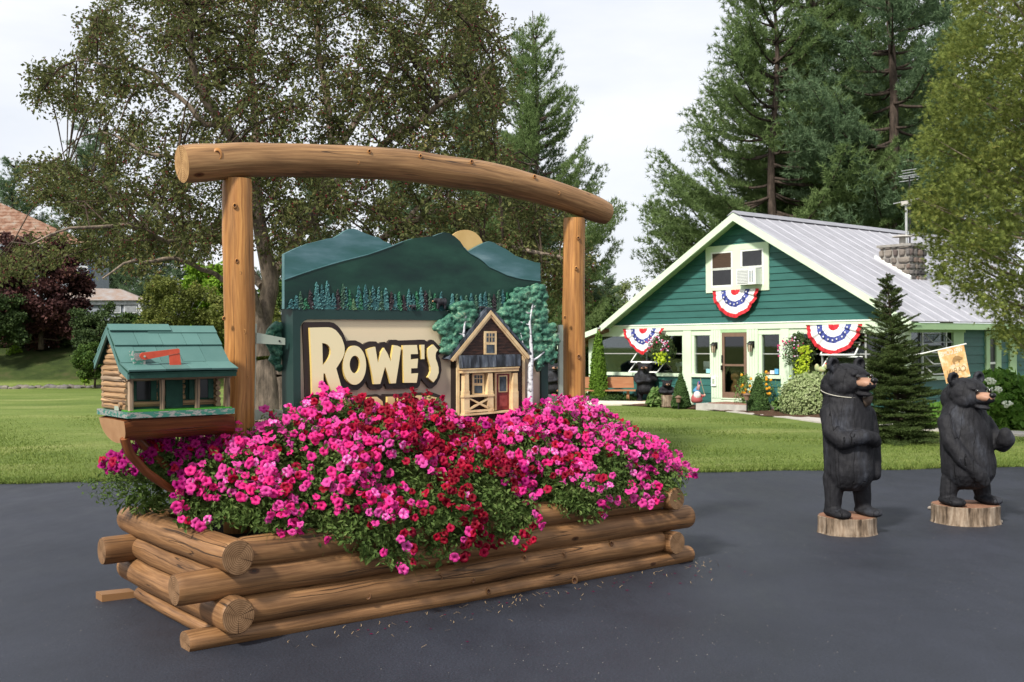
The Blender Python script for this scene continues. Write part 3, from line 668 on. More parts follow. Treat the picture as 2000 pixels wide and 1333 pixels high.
# carved pine trees in a row
for i, (c1, c2) in enumerate([((.04, .14, .15), (.015, .05, .05)), ((.07, .2, .2), (.02, .08, .08)), ((.03, .16, .08), (.01, .06, .03)), ((.05, .12, .075), (.02, .05, .035)), ((.04, .03, .035), (.015, .012, .014)), ((.1, .2, .09), (.03, .07, .05))]):
    M['pine%d' % i] = paint('carved_pine_%d' % i, [(.35, c2), (.6, c1), (.75, tuple(x * 1.6 for x in c1))], 60, (1, 1, 1), .6, 160, .9)
tr = random.Random(21)
def carved_pine(x, top, wpx, v, m):
    bx, bz = PL.on(*s3(x, 541 + (x - 222) * .0115), v); _, tz = PL.on(*s3(x, top), v); hw = wpx * .34 * PL.P(bx, v, 1)[1] / F / 2; h = tz - bz
    ol = [(bx, tz)]; tiers = max(4, int(h / .028)); rgt = []; lft = []
    for k in range(1, tiers + 1):
        f = k / tiers; z = tz - h * f; wv = hw * (f ** .8)
        rgt += [(bx + wv * tr.uniform(.75, 1.15), z + h * .02), (bx + wv * tr.uniform(.45, .7), z)]; lft += [(bx - wv * tr.uniform(.75, 1.15), z + h * .02), (bx - wv * tr.uniform(.45, .7), z)]
    mb = MB(PL); mb.prism((ol + rgt + lft[::-1])[::-1], v, .764)
    # broken carved boughs over the outline
    for k in range(int(tiers * 3)):
        f = tr.random() ** .7; z = tz - h * f; wv = hw * f ** .8; a = bx + tr.uniform(-.9, .9) * wv; s = tr.uniform(.006, .013)
        mb.add([(a - s, v - .001, z - s * .6), (a + s, v - .001, z - s * .6), (a + s * .3, v - .002, z + s), (a, v - .008, z)], [(0, 1, 3), (1, 2, 3), (2, 0, 3)])
    obj('carved_pine', mb, M['pine%d' % m], sign)
xs_ = []
for x, t, wp, m in [(262, 485, 50, 0), (292, 462, 46, 0), (318, 440, 50, 3), (345, 480, 60, 2), (372, 430, 56, 4), (410, 385, 70, 1), (420, 455, 56, 1), (440, 400, 60, 0), (470, 378, 70, 1), (505, 448, 56, 0), (530, 430, 50, 4), (562, 395, 66, 3), (578, 415, 50, 0), (600, 430, 52, 2), (620, 480, 44, 5), (652, 405, 62, 0), (660, 448, 46, 2), (690, 400, 62, 0), (715, 430, 50, 3), (735, 405, 60, 0), (765, 420, 50, 1), (780, 440, 46, 3), (806, 420, 62, 1), (840, 440, 50, 4), (860, 455, 50, 0), (885, 440, 52, 2), (910, 460, 50, 4), (940, 425, 56, 1), (965, 455, 50, 0), (985, 440, 46, 2), (1010, 415, 58, 1), (1035, 435, 50, 4), (1060, 430, 46, 3), (1090, 450, 56, 2), (1125, 445, 50, 0), (1190, 452, 54, 1), (1215, 455, 50, 3), (1240, 465, 56, 0), (1270, 462, 50, 3), (1298, 450, 54, 0), (1325, 460, 50, 3), (1350, 455, 46, 1), (1378, 445, 54, 0), (1400, 450, 50, 3), (1430, 455, 50, 4), (1455, 435, 60, 3), (1480, 430, 54, 0), (1505, 445, 50, 2), (1530, 460, 50, 0), (1560, 440, 60, 3)]:
    carved_pine(x, t, wp, .752 - .002 * (t > 430), m)
# carved bears
M['fur'] = paint('carved_black_fur', [(.4, (.01, .01, .011)), (.7, (.06, .06, .07))], 70, (1, 1, .4), .5, 200, .9)
M['snout'] = mat('tan_snout', (.42, .24, .12), (.3, .17, .09), scale=30)
def relief_bear(px, py, s, v, flip=1):
    mb = MB(PL); a, z = PL.on(px, py, v); k = s
    def e(x, y, rx, ry, rz=None, dv=0): mb.ball((a + flip * x * k, v + dv * k, z + y * k), (rx * k, (rz or rx * .45) * k, ry * k), 12, 8)
    e(.05, .1, .55, .34, .26); e(-.3, .14, .3, .28, .22); e(.38, .08, .3, .36, .25); e(-.62, .2, .24, .2, .18); e(-.8, .16, .16, .12, .12)
    for x in (-.38, -.2, .38, .55): e(x, -.3, .12, .32, .12, dv=-.05 if x in (-.38, .38) else .08)
    e(-.56, .4, .07, .07, .06); e(-.7, .38, .06, .07, .06)
    me = remesh(mb, .05 * k, 2, 'bear'); o = obj('carved_bear', me, M['fur'], None, True)
    me.transform(Matrix.Translation(-Vector(ORG[sign.name]))); o.parent = sign; ORG[o.name] = ORG[sign.name]
    mm = MB(PL); mm.ball((a - flip * .94 * k, v - .01, z + .13 * k), (.08 * k, .1 * k, .08 * k), 8, 6); sn = obj('snout', mm, M['snout'], o)
def fr_fix(mb):
    mb.v = [tuple(p) for p in PL.W(np.array(mb.v))]; mb.fr = None
_rm = remesh
def remesh(mb, vox, smooth=4, name='m', it=1.0):
    if mb.fr is not None: mb.v = [tuple(p) for p in mb.fr.W(np.array(mb.v))]; mb.fr = None
    return _rm(mb, vox, smooth, name)
relief_bear(861, 592, .084, .725); relief_bear(807, 600, .04, .735); relief_bear(941, 602, .036, .735, -1)
# lettering
back = [(80, 165), (110, 130), (300, 128), (420, 128), (480, 140), (530, 178), (570, 225), (600, 270), (645, 378), (700, 368), (760, 368), (820, 395), (865, 425), (900, 400), (960, 380), (1030, 382), (1065, 415), (1100, 392), (1145, 388), (1180, 410), (1195, 380), (1215, 360), (1290, 360), (1320, 370), (1560, 362), (1600, 358), (1660, 360), (1700, 388), (1745, 358), (1780, 368), (1885, 475), (1885, 520), (1840, 565), (1862, 610), (1875, 660), (1882, 760), (1860, 860), (1820, 940), (1755, 995), (1720, 985), (1640, 900), (1618, 855), (1600, 950), (1570, 990), (1170, 1003), (1135, 925), (1110, 980), (1080, 1008), (970, 1008), (935, 980), (905, 895), (850, 970), (790, 1015), (700, 1015), (640, 990), (690, 1085), (690, 1150), (120, 1160), (112, 900), (95, 450)]
mb = MB(PL); mb.prism(PO(back, sL, .745)[::-1], .745, .772); obj('letter_backing', mb, M['letterback'], sign)
mb = MB(PL); mb.prism(PO([(130, 620), (128, 480), (150, 380), (200, 330), (300, 300), (420, 330), (480, 290), (560, 262), (640, 265), (700, 310), (740, 370), (800, 350), (830, 290), (870, 262), (980, 252), (1030, 280), (1060, 252), (1240, 250), (1400, 235), (1530, 232), (1560, 250), (1600, 228), (1630, 222), (1778, 275), (1710, 335), (1750, 400), (1750, 480), (1740, 640)], sC, .745)[::-1], .745, .772); obj('letter_backing', mb, M['letterback'], sign)
def bez(pts, closed=True, it=2):
    return rounded(pts, it)
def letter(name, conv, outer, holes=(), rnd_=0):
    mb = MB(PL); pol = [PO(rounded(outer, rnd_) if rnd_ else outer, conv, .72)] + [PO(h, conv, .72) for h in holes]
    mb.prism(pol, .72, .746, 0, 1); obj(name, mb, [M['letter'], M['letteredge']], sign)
    # dark carved outline standing round the letter
ell = lambda cx, cy, rx, ry, n=32: [(cx + rx * cos(t), cy + ry * sin(t)) for t in np.linspace(0, 2 * pi, n + 1)[:-1]]
letter('letter_r', sL, [(168, 203), (350, 198), (410, 198), (455, 206), (505, 235), (545, 280), (580, 330), (602, 385), (618, 440), (622, 480), (618, 540), (600, 590), (565, 650), (512, 735), (545, 850), (570, 940), (612, 1090), (490, 1095), (440, 1000), (395, 890), (366, 800), (345, 800), (346, 1075), (200, 1075), (190, 700)], [[(330, 402), (365, 408), (400, 425), (428, 458), (440, 500), (438, 545), (420, 590), (385, 640), (337, 692)]])
letter('letter_o', sL, ell(751, 692, 150, 255), [ell(755, 682, 68, 115)])
letter('letter_w', sL, [(910, 490), (965, 465), (1020, 452), (1055, 662), (1100, 520), (1135, 465), (1180, 540), (1222, 642), (1258, 430), (1310, 438), (1357, 462), (1325, 690), (1288, 926), (1222, 930), (1185, 810), (1148, 710), (1115, 830), (1085, 936), (1005, 939), (960, 710)])
letter('letter_e', sL, [(1380, 432), (1562, 428), (1577, 546), (1482, 548), (1482, 617), (1577, 606), (1567, 730), (1487, 733), (1487, 802), (1578, 796), (1560, 920), (1395, 920), (1385, 700)])
letter('apostrophe', sL, [(1615, 427), (1660, 425), (1661, 612), (1622, 613)])
letter('letter_s', sL, [(1700, 505), (1712, 480), (1740, 450), (1777, 424), (1838, 493), (1815, 520), (1805, 560), (1808, 610), (1828, 660), (1843, 720), (1846, 790), (1820, 860), (1777, 916), (1704, 850), (1728, 815), (1744, 770), (1740, 710), (1718, 640), (1702, 580)])
letter('letter_c', sC, [(410, 340), (330, 322), (250, 345), (205, 400), (195, 500), (215, 590), (270, 640), (340, 650), (410, 630), (405, 545), (350, 560), (305, 530), (295, 470), (320, 420), (405, 420)])
letter('letter_a', sC, [(545, 300), (640, 292), (760, 650), (655, 650), (640, 580), (545, 580), (530, 650), (430, 650)], [[(590, 400), (622, 500), (562, 500)]])
letter('letter_b', sC, [(860, 292), (980, 285), (1045, 340), (1055, 400), (1010, 440), (1060, 500), (1060, 580), (1000, 640), (860, 645)], [[(930, 350), (985, 370), (980, 410), (930, 425)], [(930, 480), (985, 490), (985, 560), (930, 575)]])
letter('letter_i', sC, [(1105, 285), (1195, 283), (1195, 645), (1105, 645)])
letter('letter_n', sC, [(1230, 290), (1320, 288), (1430, 440), (1430, 270), (1525, 268), (1525, 460), (1500, 645), (1400, 600), (1310, 450), (1310, 645), (1230, 645)])
letter('letter_s', sC, [(1720, 300), (1640, 270), (1570, 290), (1545, 370), (1580, 440), (1640, 480), (1640, 550), (1550, 560), (1555, 640), (1650, 650), (1715, 600), (1730, 500), (1700, 430), (1640, 390), (1650, 345), (1700, 365)])
# little carved house
hse = obj('carved_house', MB(PL).prism(PO([(318, 760), (318, 1262), (940, 1262), (940, 720), (638, 350)][::-1], sB, .708)[::-1], .708, .77), mat('carved_house_dark', (.02, .012, .01), rough=.6), sign)
M['minisiding'] = paint('carved_siding', [(.35, (.012, .007, .006)), (.55, (.045, .02, .014)), (.75, (.075, .032, .022))], 14, (1, 1, 5), .5, 60, .4)
M['minicream'] = paint('carved_cream', [(.35, (.55, .37, .19)), (.6, (.7, .53, .3))], 12, (1, 1, 1), .45)
M['miniroof'] = paint('carved_roof', [(.4, (.02, .024, .03)), (.62, (.1, .12, .15)), (.8, (.3, .33, .36))], 22, (1, 1, .25), .5)
M['minidoor'] = paint('carved_door_red', [(.35, (.1, .012, .014)), (.65, (.22, .03, .03))], 14, (1, 1, 1), .4)
M['miniglass'] = paint('carved_glass', [(.4, (.02, .025, .03)), (.65, (.08, .1, .12)), (.8, (.4, .42, .44))], 18, (1, 1, .6), .3)
def sp(name, pts, v0, v1, m, par=None, conv=sB):
    mb = MB(PL); mb.prism(PO(pts, conv, v0), v0, v1); return obj(name, mb, M[m] if isinstance(m, str) else m, par or hse)
def R4(x0, y0, x1, y1, s=0): return [(x0, y0), (x1, y0 - s), (x1, y1 - s), (x0, y1)]
y = 378
while y < 1250:
    y2 = y + 27; 
    def xl(yy): return max(350, 638 - (yy - 352) * .80) if yy < 740 else 350
    def xr(yy): return min(930, 638 + (yy - 352) * .80) if yy < 740 else 930
    sp('siding_board', [(xl(y2), y), (xr(y2), y), (xr(y2), y2 - 3), (xl(y2), y2 - 3)], .700, .707, 'minisiding'); y = y2
sp('roof_edge', [(640, 278), (600, 300), (250, 740), (270, 752), (640, 308)], .685, .77, 'miniroof'); sp('roof_edge', [(640, 278), (665, 300), (1005, 690), (1003, 712), (640, 308)], .685, .77, 'miniroof')
for k, (dx, vv) in enumerate(((0, .68), (22, .688))):
    sp('rake_trim', [(640, 306 + dx * 1.2), (278 + dx, 752), (300 + dx * .9, 768 - dx * .3), (640, 342 + dx * 1.2)], vv, .7, 'minicream'); sp('rake_trim', [(640, 306 + dx * 1.2), (640, 342 + dx * 1.2), (975 - dx, 745), (990 - dx, 722)], vv, .7, 'minicream')
sp('corner_trim', R4(334, 720, 357, 1262), .694, .77, 'minicream'); sp('corner_trim', R4(921, 690, 944, 1240), .694, .77, 'minicream')
def miniwin(x0, y0, x1, y1, k):
    w_ = sp('window', R4(x0, y0, x1, y1), .69, .706, 'minicream'); iw = (x1 - x0); ih = y1 - y0
    for (a, b, c, d) in ((.17, .09, .83, .46), (.17, .58, .83, .94)): sp('pane', R4(x0 + iw * a, y0 + ih * b, x0 + iw * c, y0 + ih * d), .6885, .6899, 'miniglass')
    for f in (.37, .6): sp('muntin', R4(x0 + iw * f, y0 + ih * .09, x0 + iw * (f + .04), y0 + ih * .46), .687, .6884, 'minicream')
    sp('muntin', R4(x0 + iw * .17, y0 + ih * .24, x0 + iw * .83, y0 + ih * .265), .6862, .6869, 'minicream')
miniwin(580, 493, 690, 702, 0); miniwin(472, 872, 580, 1062, 1)
for k in range(7):
    x0 = 376 + k * 75.5; sp('roof_panel', [(x0, 712 - k * 1.6), (x0 + 74, 710.5 - k * 1.6), (x0 + 74 + 3, 822 - k * 3), (x0 + 8 - k * .6, 826 - k * 3)], .655 if k % 2 else .658, .70, 'miniroof')
    sp('roof_seam', [(x0 - 2, 712 - k * 1.6), (x0 + 3, 712 - k * 1.6), (x0 + 12 - k * .6, 824 - k * 3), (x0 + 6 - k * .6, 824 - k * 3)], .65, .70, 'miniroof')
sp('porch_beam', [(382, 838), (893, 818), (888, 850), (386, 872)], .65, .70, 'minicream'); sp('porch_beam', [(376, 832), (898, 812), (896, 822), (380, 842)], .644, .70, 'minicream')
for x0, x1, yb in ((404, 440, 1245), (616, 654, 1235), (840, 878, 1200)):
    sp('porch_post', [(x0, 870), (x1, 868), (x1 + 4, 1050), (x0 - 3, 1050)], .655, .7, 'minicream'); sp('porch_post', [(x0 - 6, 1035), (x1 + 8, 1030), (x1 + 8, yb), (x0 - 4, yb)], .652, .7, 'minicream')
sp('railing', [(394, 1070), (672, 1058), (672, 1076), (394, 1090)], .646, .69, 'minicream'); sp('railing', [(404, 1208), (668, 1190), (668, 1208), (404, 1228)], .648, .69, 'minicream')
sp('cross_brace', [(430, 1095), (455, 1095), (640, 1180), (620, 1195)], .652, .67, 'minicream'); sp('cross_brace', [(630, 1083), (645, 1092), (455, 1200), (432, 1195)], .6515, .6695, 'minicream')
sp('porch_floor', [(400, 1238), (660, 1218), (900, 1196), (900, 1212), (400, 1256)], .64, .7, 'minicream')
dr = sp('door', R4(690, 876, 806, 1200, 4), .69, .706, 'minidoor'); sp('door_casing', [(676, 872), (690, 872), (690, 1204), (676, 1206)], .684, .706, 'minicream'); sp('door_casing', [(806, 868), (820, 868), (820, 1190), (806, 1192)], .684, .706, 'minicream'); sp('door_casing', [(676, 866), (820, 862), (820, 874), (676, 878)], .682, .706, 'minicream')
sp('door_light', R4(708, 892, 786, 1042, 3), .686, .6895, 'minicream'); sp('door_light', R4(716, 902, 777, 1034, 3), .684, .6858, 'miniglass')
sp('door_panel', R4(708, 1062, 792, 1180, 3), .6875, .6898, 'minidoor'); sp('door_panel', R4(716, 1072, 784, 1170, 3), .6855, .6872, mat('carved_door_bright_red', (.3, .06, .055), (.16, .02, .02), scale=20))  # inner panel in a brighter red than the rest of the door
# relief trees either side of the little house
def reliefgreen():
    m, nt, b = base('carved_foliage', .45, .35); p = wpos(nt); n1 = noise(nt, p, 7, 5, .6); n2 = noise(nt, p, 45, 4, .7, .5)
    f = math_(nt, 'ADD', math_(nt, 'MULTIPLY', n1, .5), math_(nt, 'MULTIPLY', n2, .5))
    nt.links.new(ramp(nt, f, [(.36, (.012, .045, .035)), (.47, (.035, .14, .09)), (.55, (.09, .24, .15)), (.62, (.28, .38, .24))]), b.inputs['Base Color']); bump(nt, b, n2, .9, .012); return m
M['relief'] = reliefgreen()
M['birch'] = paint('carved_birch_bark', [(.36, (.05, .05, .055)), (.42, (.5, .5, .52)), (.7, (.75, .76, .78))], 26, (1, 1, 2.2), .5)
def inside(p, poly):
    x, y = p; c = False; j = len(poly) - 1
    for i in range(len(poly)):
        xi, yi = poly[i]; xj, yj = poly[j]
        if (yi > y) != (yj > y) and x < (xj - xi) * (y - yi) / (yj - yi) + xi: c = not c
        j = i
    return c
def relief(poly, v, seed, n=240):
    r = random.Random(seed); xs = [p[0] for p in poly]; ys = [p[1] for p in poly]; mb = MB(PL); k = 0
    while k < n:
        p = (r.uniform(min(xs), max(xs)), r.uniform(min(ys), max(ys)))
        if not inside(p, poly): continue
        k += 1; a, z = PL.on(*sB(*p), v); s = r.uniform(.012, .03)
        mb.ball((a, v + r.uniform(-.022, .015), z), (s * r.uniform(.9, 1.6), s * .7, s * r.uniform(.6, 1)), 8, 6)
    P_ = PO([(x, y_) for x, y_ in poly], sB, v); mb.prism(P_, v, v + .03)
    me = remesh(mb, .0062, 1, 'foliage'); o = obj('carved_foliage', me, M['relief'], None, True)
    me.transform(Matrix.Translation(-Vector(ORG[sign.name]))); o.parent = sign; ORG[o.name] = ORG[sign.name]; return o
fL = relief([(280, 270), (320, 235), (350, 240), (400, 235), (430, 222), (465, 230), (470, 270), (515, 320), (515, 370), (490, 400), (480, 430), (420, 470), (370, 560), (330, 600), (320, 640), (260, 700), (215, 695), (200, 600), (215, 545), (190, 510), (135, 465), (160, 430), (200, 400), (240, 360), (290, 345)], .722, 4, 260)
fR = relief([(700, 320), (760, 280), (770, 235), (830, 230), (835, 160), (880, 95), (930, 110), (960, 95), (1000, 110), (1020, 75), (1060, 60), (1085, 90), (1130, 130), (1140, 200), (1120, 290), (1140, 360), (1110, 440), (1190, 430), (1220, 500), (1250, 590), (1210, 660), (1235, 730), (1200, 790), (1110, 770), (1090, 850), (1060, 860), (1045, 760), (1015, 700), (960, 650), (860, 520), (780, 430), (730, 370)], .722, 5, 520)
def trunk(pts, par):
    q = [(*PL.on(*sB(x, y), .700), r) for x, y, r in pts]; mb = MB(PL); pp = [(a, .700, z) for a, z, r in q]; P2, R2 = resample(pp, [r for *_, r in q], 24)
    mb.tube(P2, R2, 9, 0, wob=.05, seed=4); obj('birch_trunk', mb, M['birch'], par, True)
trunk([(990, 1150, .026), (990, 1000, .026), (990, 850, .024), (1000, 760, .019), (1000, 650, .015), (990, 500, .012), (985, 400, .010), (1005, 300, .007), (1020, 200, .004)], fR)
for pts in ([(1005, 760, .01), (1060, 730, .008), (1115, 680, .006)], [(985, 440, .006), (940, 425, .005), (900, 408, .003)], [(990, 330, .006), (965, 330, .005), (955, 320, .003)], [(1000, 310, .006), (1020, 280, .005), (1035, 265, .003)], [(985, 700, .008), (930, 620, .005), (905, 510, .003)]): trunk(pts, fR)
trunk([(392, 545, .011), (396, 460, .01), (405, 400, .008), (415, 340, .004)], fL)
for pts in ([(392, 530, .006), (350, 510, .004), (335, 500, .003)], [(408, 410, .006), (430, 395, .004), (440, 385, .002)], [(345, 605, .005), (330, 595, .003)]): trunk(pts, fL)
relief([((X - 820) / .2175, (Y - 540) / .2175) for X, Y in [(523, 645), (532, 634), (541, 627), (551, 634), (551, 700), (548, 728), (538, 716), (526, 704), (531, 692), (521, 672)]], .945, 9, 40)
# steel brackets from the posts
def plate(pts, v0, v1, nm='bracket_arm'): mb = MB(PL); mb.prism([PL.on(X, Y, v0) for X, Y in pts], v0, v1); obj(nm, mb, M['steel'], sign)
plate([(495, 633), (501.5, 633), (498, 822), (491, 822)], .8, .84, 'bracket_channel'); plate([(501, 650), (557, 661), (557, 672), (501, 669)], .79, .8); plate([(500, 669), (557, 672), (557, 674), (500, 671)], .79, .85)
plate([(497, 802), (553, 803), (553, 812), (497, 822)], .79, .8); plate([(497, 801), (553, 801.5), (553, 803), (497, 802)], .79, .85)
plate([(1092, 635), (1100, 635), (1100, 786), (1093, 786)], .78, .8, 'bracket_channel'); plate([(1068, 770), (1092, 772), (1092, 786), (1068, 784)], .8, .81); plate([(1087, 652), (1094, 650), (1095, 665), (1090, 667)], .77, .8, 'bracket_channel')
mb = MB(PL); a, z = PL.on(546, 666.5, .788); mb.tube([(a, .786, z), (a, .8, z)], .007, 8); obj('bolt', mb, M['black'], sign)
# ------------------------------------------------------------------ petunias
top_px = [(205, 960), (230, 930), (300, 885), (350, 868), (420, 860), (470, 842), (520, 826), (560, 803), (600, 785), (640, 765), (700, 775), (760, 778), (820, 775), (870, 800), (900, 830), (950, 833), (1000, 808), (1060, 792), (1130, 790), (1190, 810), (1240, 855), (1290, 905), (1335, 945)]
low_px = [(300, 1000), (430, 1040), (560, 1035), (640, 1055), (700, 1090), (740, 1095), (790, 1112), (850, 1116), (900, 1092), (960, 1070), (1020, 1068), (1040, 1025), (1075, 985), (1110, 1003), (1150, 1024), (1200, 1000), (1250, 985), (1310, 975)]
ta = np.array([PL.on(X, Y + (20 if 540 < X < 890 else 9), .52) for X, Y in top_px]); lo = np.array([PL.on(X, Y, -.12) for X, Y in low_px])
def ztop(a): return np.interp(a, ta[:, 0], ta[:, 1])
def zlow(a): return np.minimum(np.interp(a, lo[:, 0], lo[:, 1]), .62)
def curve(a):     # control polyline in (b, z) for each a  -> arrays (n,7,2)
    a = np.asarray(a); n = len(a); zt = ztop(a); zl_ = zlow(a); casc = np.clip((.6 - zl_) / .1, 0, 1)
    boff = .42 * (1 - sm(a, .05, .5)); endR = sm(a, 3.95, 4.2)
    C = np.zeros((n, 7, 2))
    C[:, 0] = np.stack([-.10 * casc + .09 * (1 - casc) + boff, zl_], 1)
    C[:, 1] = np.stack([-.15 * casc + .07 * (1 - casc) + boff, np.maximum(.63, zl_)], 1)
    C[:, 2] = np.stack([.02 + .05 * (1 - casc) + boff, .62 + .36 * (zt - .62)], 1)
    C[:, 3] = np.stack([.2 + boff * .8, .62 + .72 * (zt - .62)], 1)
    C[:, 4] = np.stack([.48 + boff * .5, zt], 1)
    C[:, 5] = np.stack([1.15 + 0 * a, zt * .93], 1)
    C[:, 6] = np.stack([1.66 + 0 * a, .62 + .25 * (zt - .62)], 1)
    return C
def surf(a, s):
    C = curve(a); wts = np.array([0, .09, .24, .42, .64, .86, 1.]); n = len(a)
    k = np.clip(np.searchsorted(wts, s, side='right') - 1, 0, 5); f = (s - wts[k]) / (wts[k + 1] - wts[k]); i = np.arange(n)
    p = C[i, k] * (1 - f)[:, None] + C[i, k + 1] * f[:, None]; t = C[i, k + 1] - C[i, k]; t /= np.linalg.norm(t, axis=1)[:, None] + 1e-9
    bmp_ = .035 * np.sin(a * 11 + s * 9) + .03 * np.sin(a * 5.3 - s * 17 + 1) + .02 * np.sin(a * 23 + s * 31)
    nb_, nz_ = -t[:, 1], t[:, 0]
    loc = np.stack([a, p[:, 0] + nb_ * bmp_, p[:, 1] + nz_ * bmp_], 1)
    nrm = np.stack([0 * a, nb_, nz_], 1)
    e = sm(a, 3.8, 4.3) - sm(-a, -.35, .15); nrm[:, 0] += e * .9; loc[:, 2] -= 0
    nrm /= np.linalg.norm(nrm, axis=1)[:, None]; return loc, nrm
def toW(loc): return loc @ PL.M + PL.O
def dirW(v): return v @ PL.M
def valid(a, s):
    ok = (a > -.17) & (a < 4.24)
    ok &= ~((a < .08) & (s < .55)); ok &= ~((a < .5) & (s < .13)); ok &= ~((a > 4.05) & (s < .22))
    return ok
E_ = dict(pinkL=0, crim=1, pinkR=2, dark=3)
plants = []
for nm, lab, at in (('petunia_clump', 'hot pink petunias mounded over the left half of the log planter', (1.2, .5)), ('petunia_clump', 'crimson petunias spilling over the front middle of the log planter', (2.5, .3)),
                    ('petunia_clump', 'bright pink petunias filling the right end of the log planter', (3.4, .5)), ('petunia_clump', 'dark magenta petunias behind the mailbox braces at the left end of the log planter', (.1, 1.2))):
    plants.append(thing(nm, lab, 'petunias', PL.P(at[0], at[1], .53), 'petunias growing in the log planter'))
for lab, at in (('hot pink petunias under the lettering of the carved sign', (1.9, .5)), ('bright pink petunias trailing over the far right end of the log planter', (4.0, .4)), ('dark red petunias standing highest among the pink ones below the lettering', (2.1, .7))):
    plants.append(thing('petunia_clump', lab, 'petunias', PL.P(at[0], at[1], .53), 'petunias growing in the log planter'))
def zone(W, r=None):     # which plant a point belongs to, by where it stands in the bed
    X, Y = PX(W); q = RG.random(len(W)) if r is None else r
    jit = 45 * np.sin(Y * .05) + 30 * np.sin(X * .031 + Y * .02)
    z = np.where(X < 880 + jit * .4, 0, 2)
    c = ((np.abs(X - (905 + .12 * (Y - 850) + jit * .5)) < 85 + .12 * (Y - 860)) & (Y > 830) & (Y < 1000)) | ((Y >= 985) & (X > 800) & (X < 1050)) 
    c2 = (Y < 845) & (X > 680) & (X < 880)
    z = np.where(c & (q < .72), 1, z); z = np.where(c2 & (q < .6), 1, z); z = np.where((z == 2) & (q > .86) & (X < 1130), 1, z); z = np.where((z == 0) & (q > .95) & (X > 620), 1, z)
    z = np.where((X < 330 + 40 * q) & (Y < 980), 3, z); z = np.where((X < 440) & (Y < 900) & (q < .75), 3, z)
    return z.astype(int)
# leaves
n = 34000
a = RG.uniform(-.17, 4.33, n); s = RG.random(n) ** 1.0; ok = valid(a, s); a = a[ok]; s = s[ok]; n = len(a)
loc, nr = surf(a, s); depth = RG.random(n) ** 1.2 * .19 - .045
P_ = toW(loc - nr * depth[:, None]) + RG.normal(0, .012, (n, 3)); NN = dirW(nr) + RG.normal(0, .75, (n, 3)); NN[:, 2] += .3; NN /= np.linalg.norm(NN, axis=1)[:, None]
def leafquads(P, NN, Ln, Wd, fold=.25, D=None):
    n = len(P); d = RG.normal(0, 1, (n, 3)) if D is None else D; d -= NN * np.sum(d * NN, 1)[:, None]; d /= np.linalg.norm(d, axis=1)[:, None] + 1e-9; sd_ = np.cross(NN, d)
    Ln = np.broadcast_to(Ln, n)[:, None]; Wd = np.broadcast_to(Wd, n)[:, None]
    b0 = P; tip = P + d * Ln - NN * Ln * .12; m = P + d * Ln * .45
    l = m + sd_ * Wd + NN * Wd * fold; r = m - sd_ * Wd + NN * Wd * fold
    return np.stack([b0, r, tip, b0, tip, l], 1).reshape(-1, 3)
M['petleaf'] = leaf_mat('petunia_leaf', (.045, .085, .02), (.14, .215, .055), (.36, .4, .16), .35, .55, 2.5)
zn = zone(toW(loc)); XX_, YY_ = PX(toW(loc)); sb = zn.copy(); sb[(zn == 0) & (XX_ >= 655)] = 4; sb[(zn == 1) & (YY_ <= 880)] = 6; sb[(zn == 2) & (XX_ >= 1130)] = 5; zn = sb
for k in range(7):
    q = (zn == k)
    LV = leafquads(P_[q], NN[q], RG.uniform(.022, .048, q.sum()), RG.uniform(.006, .013, q.sum()))
    # stems: thin three-sided sprigs pointing outward
    m_ = q.sum() // 5; ii = RG.choice(np.where(q)[0], m_); B0 = toW(loc[ii] - nr[ii] * .12); dd = dirW(nr[ii]) + RG.normal(0, .5, (m_, 3)); dd[:, 2] += .25; dd /= np.linalg.norm(dd, axis=1)[:, None]; T0 = B0 + dd * RG.uniform(.13, .23, (m_, 1))
    sx_ = np.cross(dd, [0, 1., .2]); sx_ /= np.linalg.norm(sx_, axis=1)[:, None]; sx_ *= .0017; sy_ = np.cross(dd, sx_)
    tri = [np.stack([B0 + o1, B0 + o2, T0], 1) for o1, o2 in ((sx_, sy_), (sy_, -sx_), (-sx_, sx_))]
    soup('foliage', np.concatenate([LV] + [t.reshape(-1, 3) for t in tri]), 3, M['petleaf'], plants[k], kind='stuff')
# dense heart of the mound, so that no daylight shows through it
n = 16000; a = RG.uniform(.0, 4.2, n); s = RG.random(n); ok = valid(a, s); a = a[ok]; s = s[ok]; loc2, nr2 = surf(a, s); W2 = toW(loc2 - nr2 * RG.uniform(.09, .2, (len(a), 1)))
W2[:, 2] = np.maximum(W2[:, 2], .3); N2 = dirW(nr2) + RG.normal(0, .5, (len(a), 3)); N2 /= np.linalg.norm(N2, axis=1)[:, None]
soup('inner_foliage', leafquads(W2, N2, .075, .026), 3, M['petleaf'], plants[0], kind='stuff')
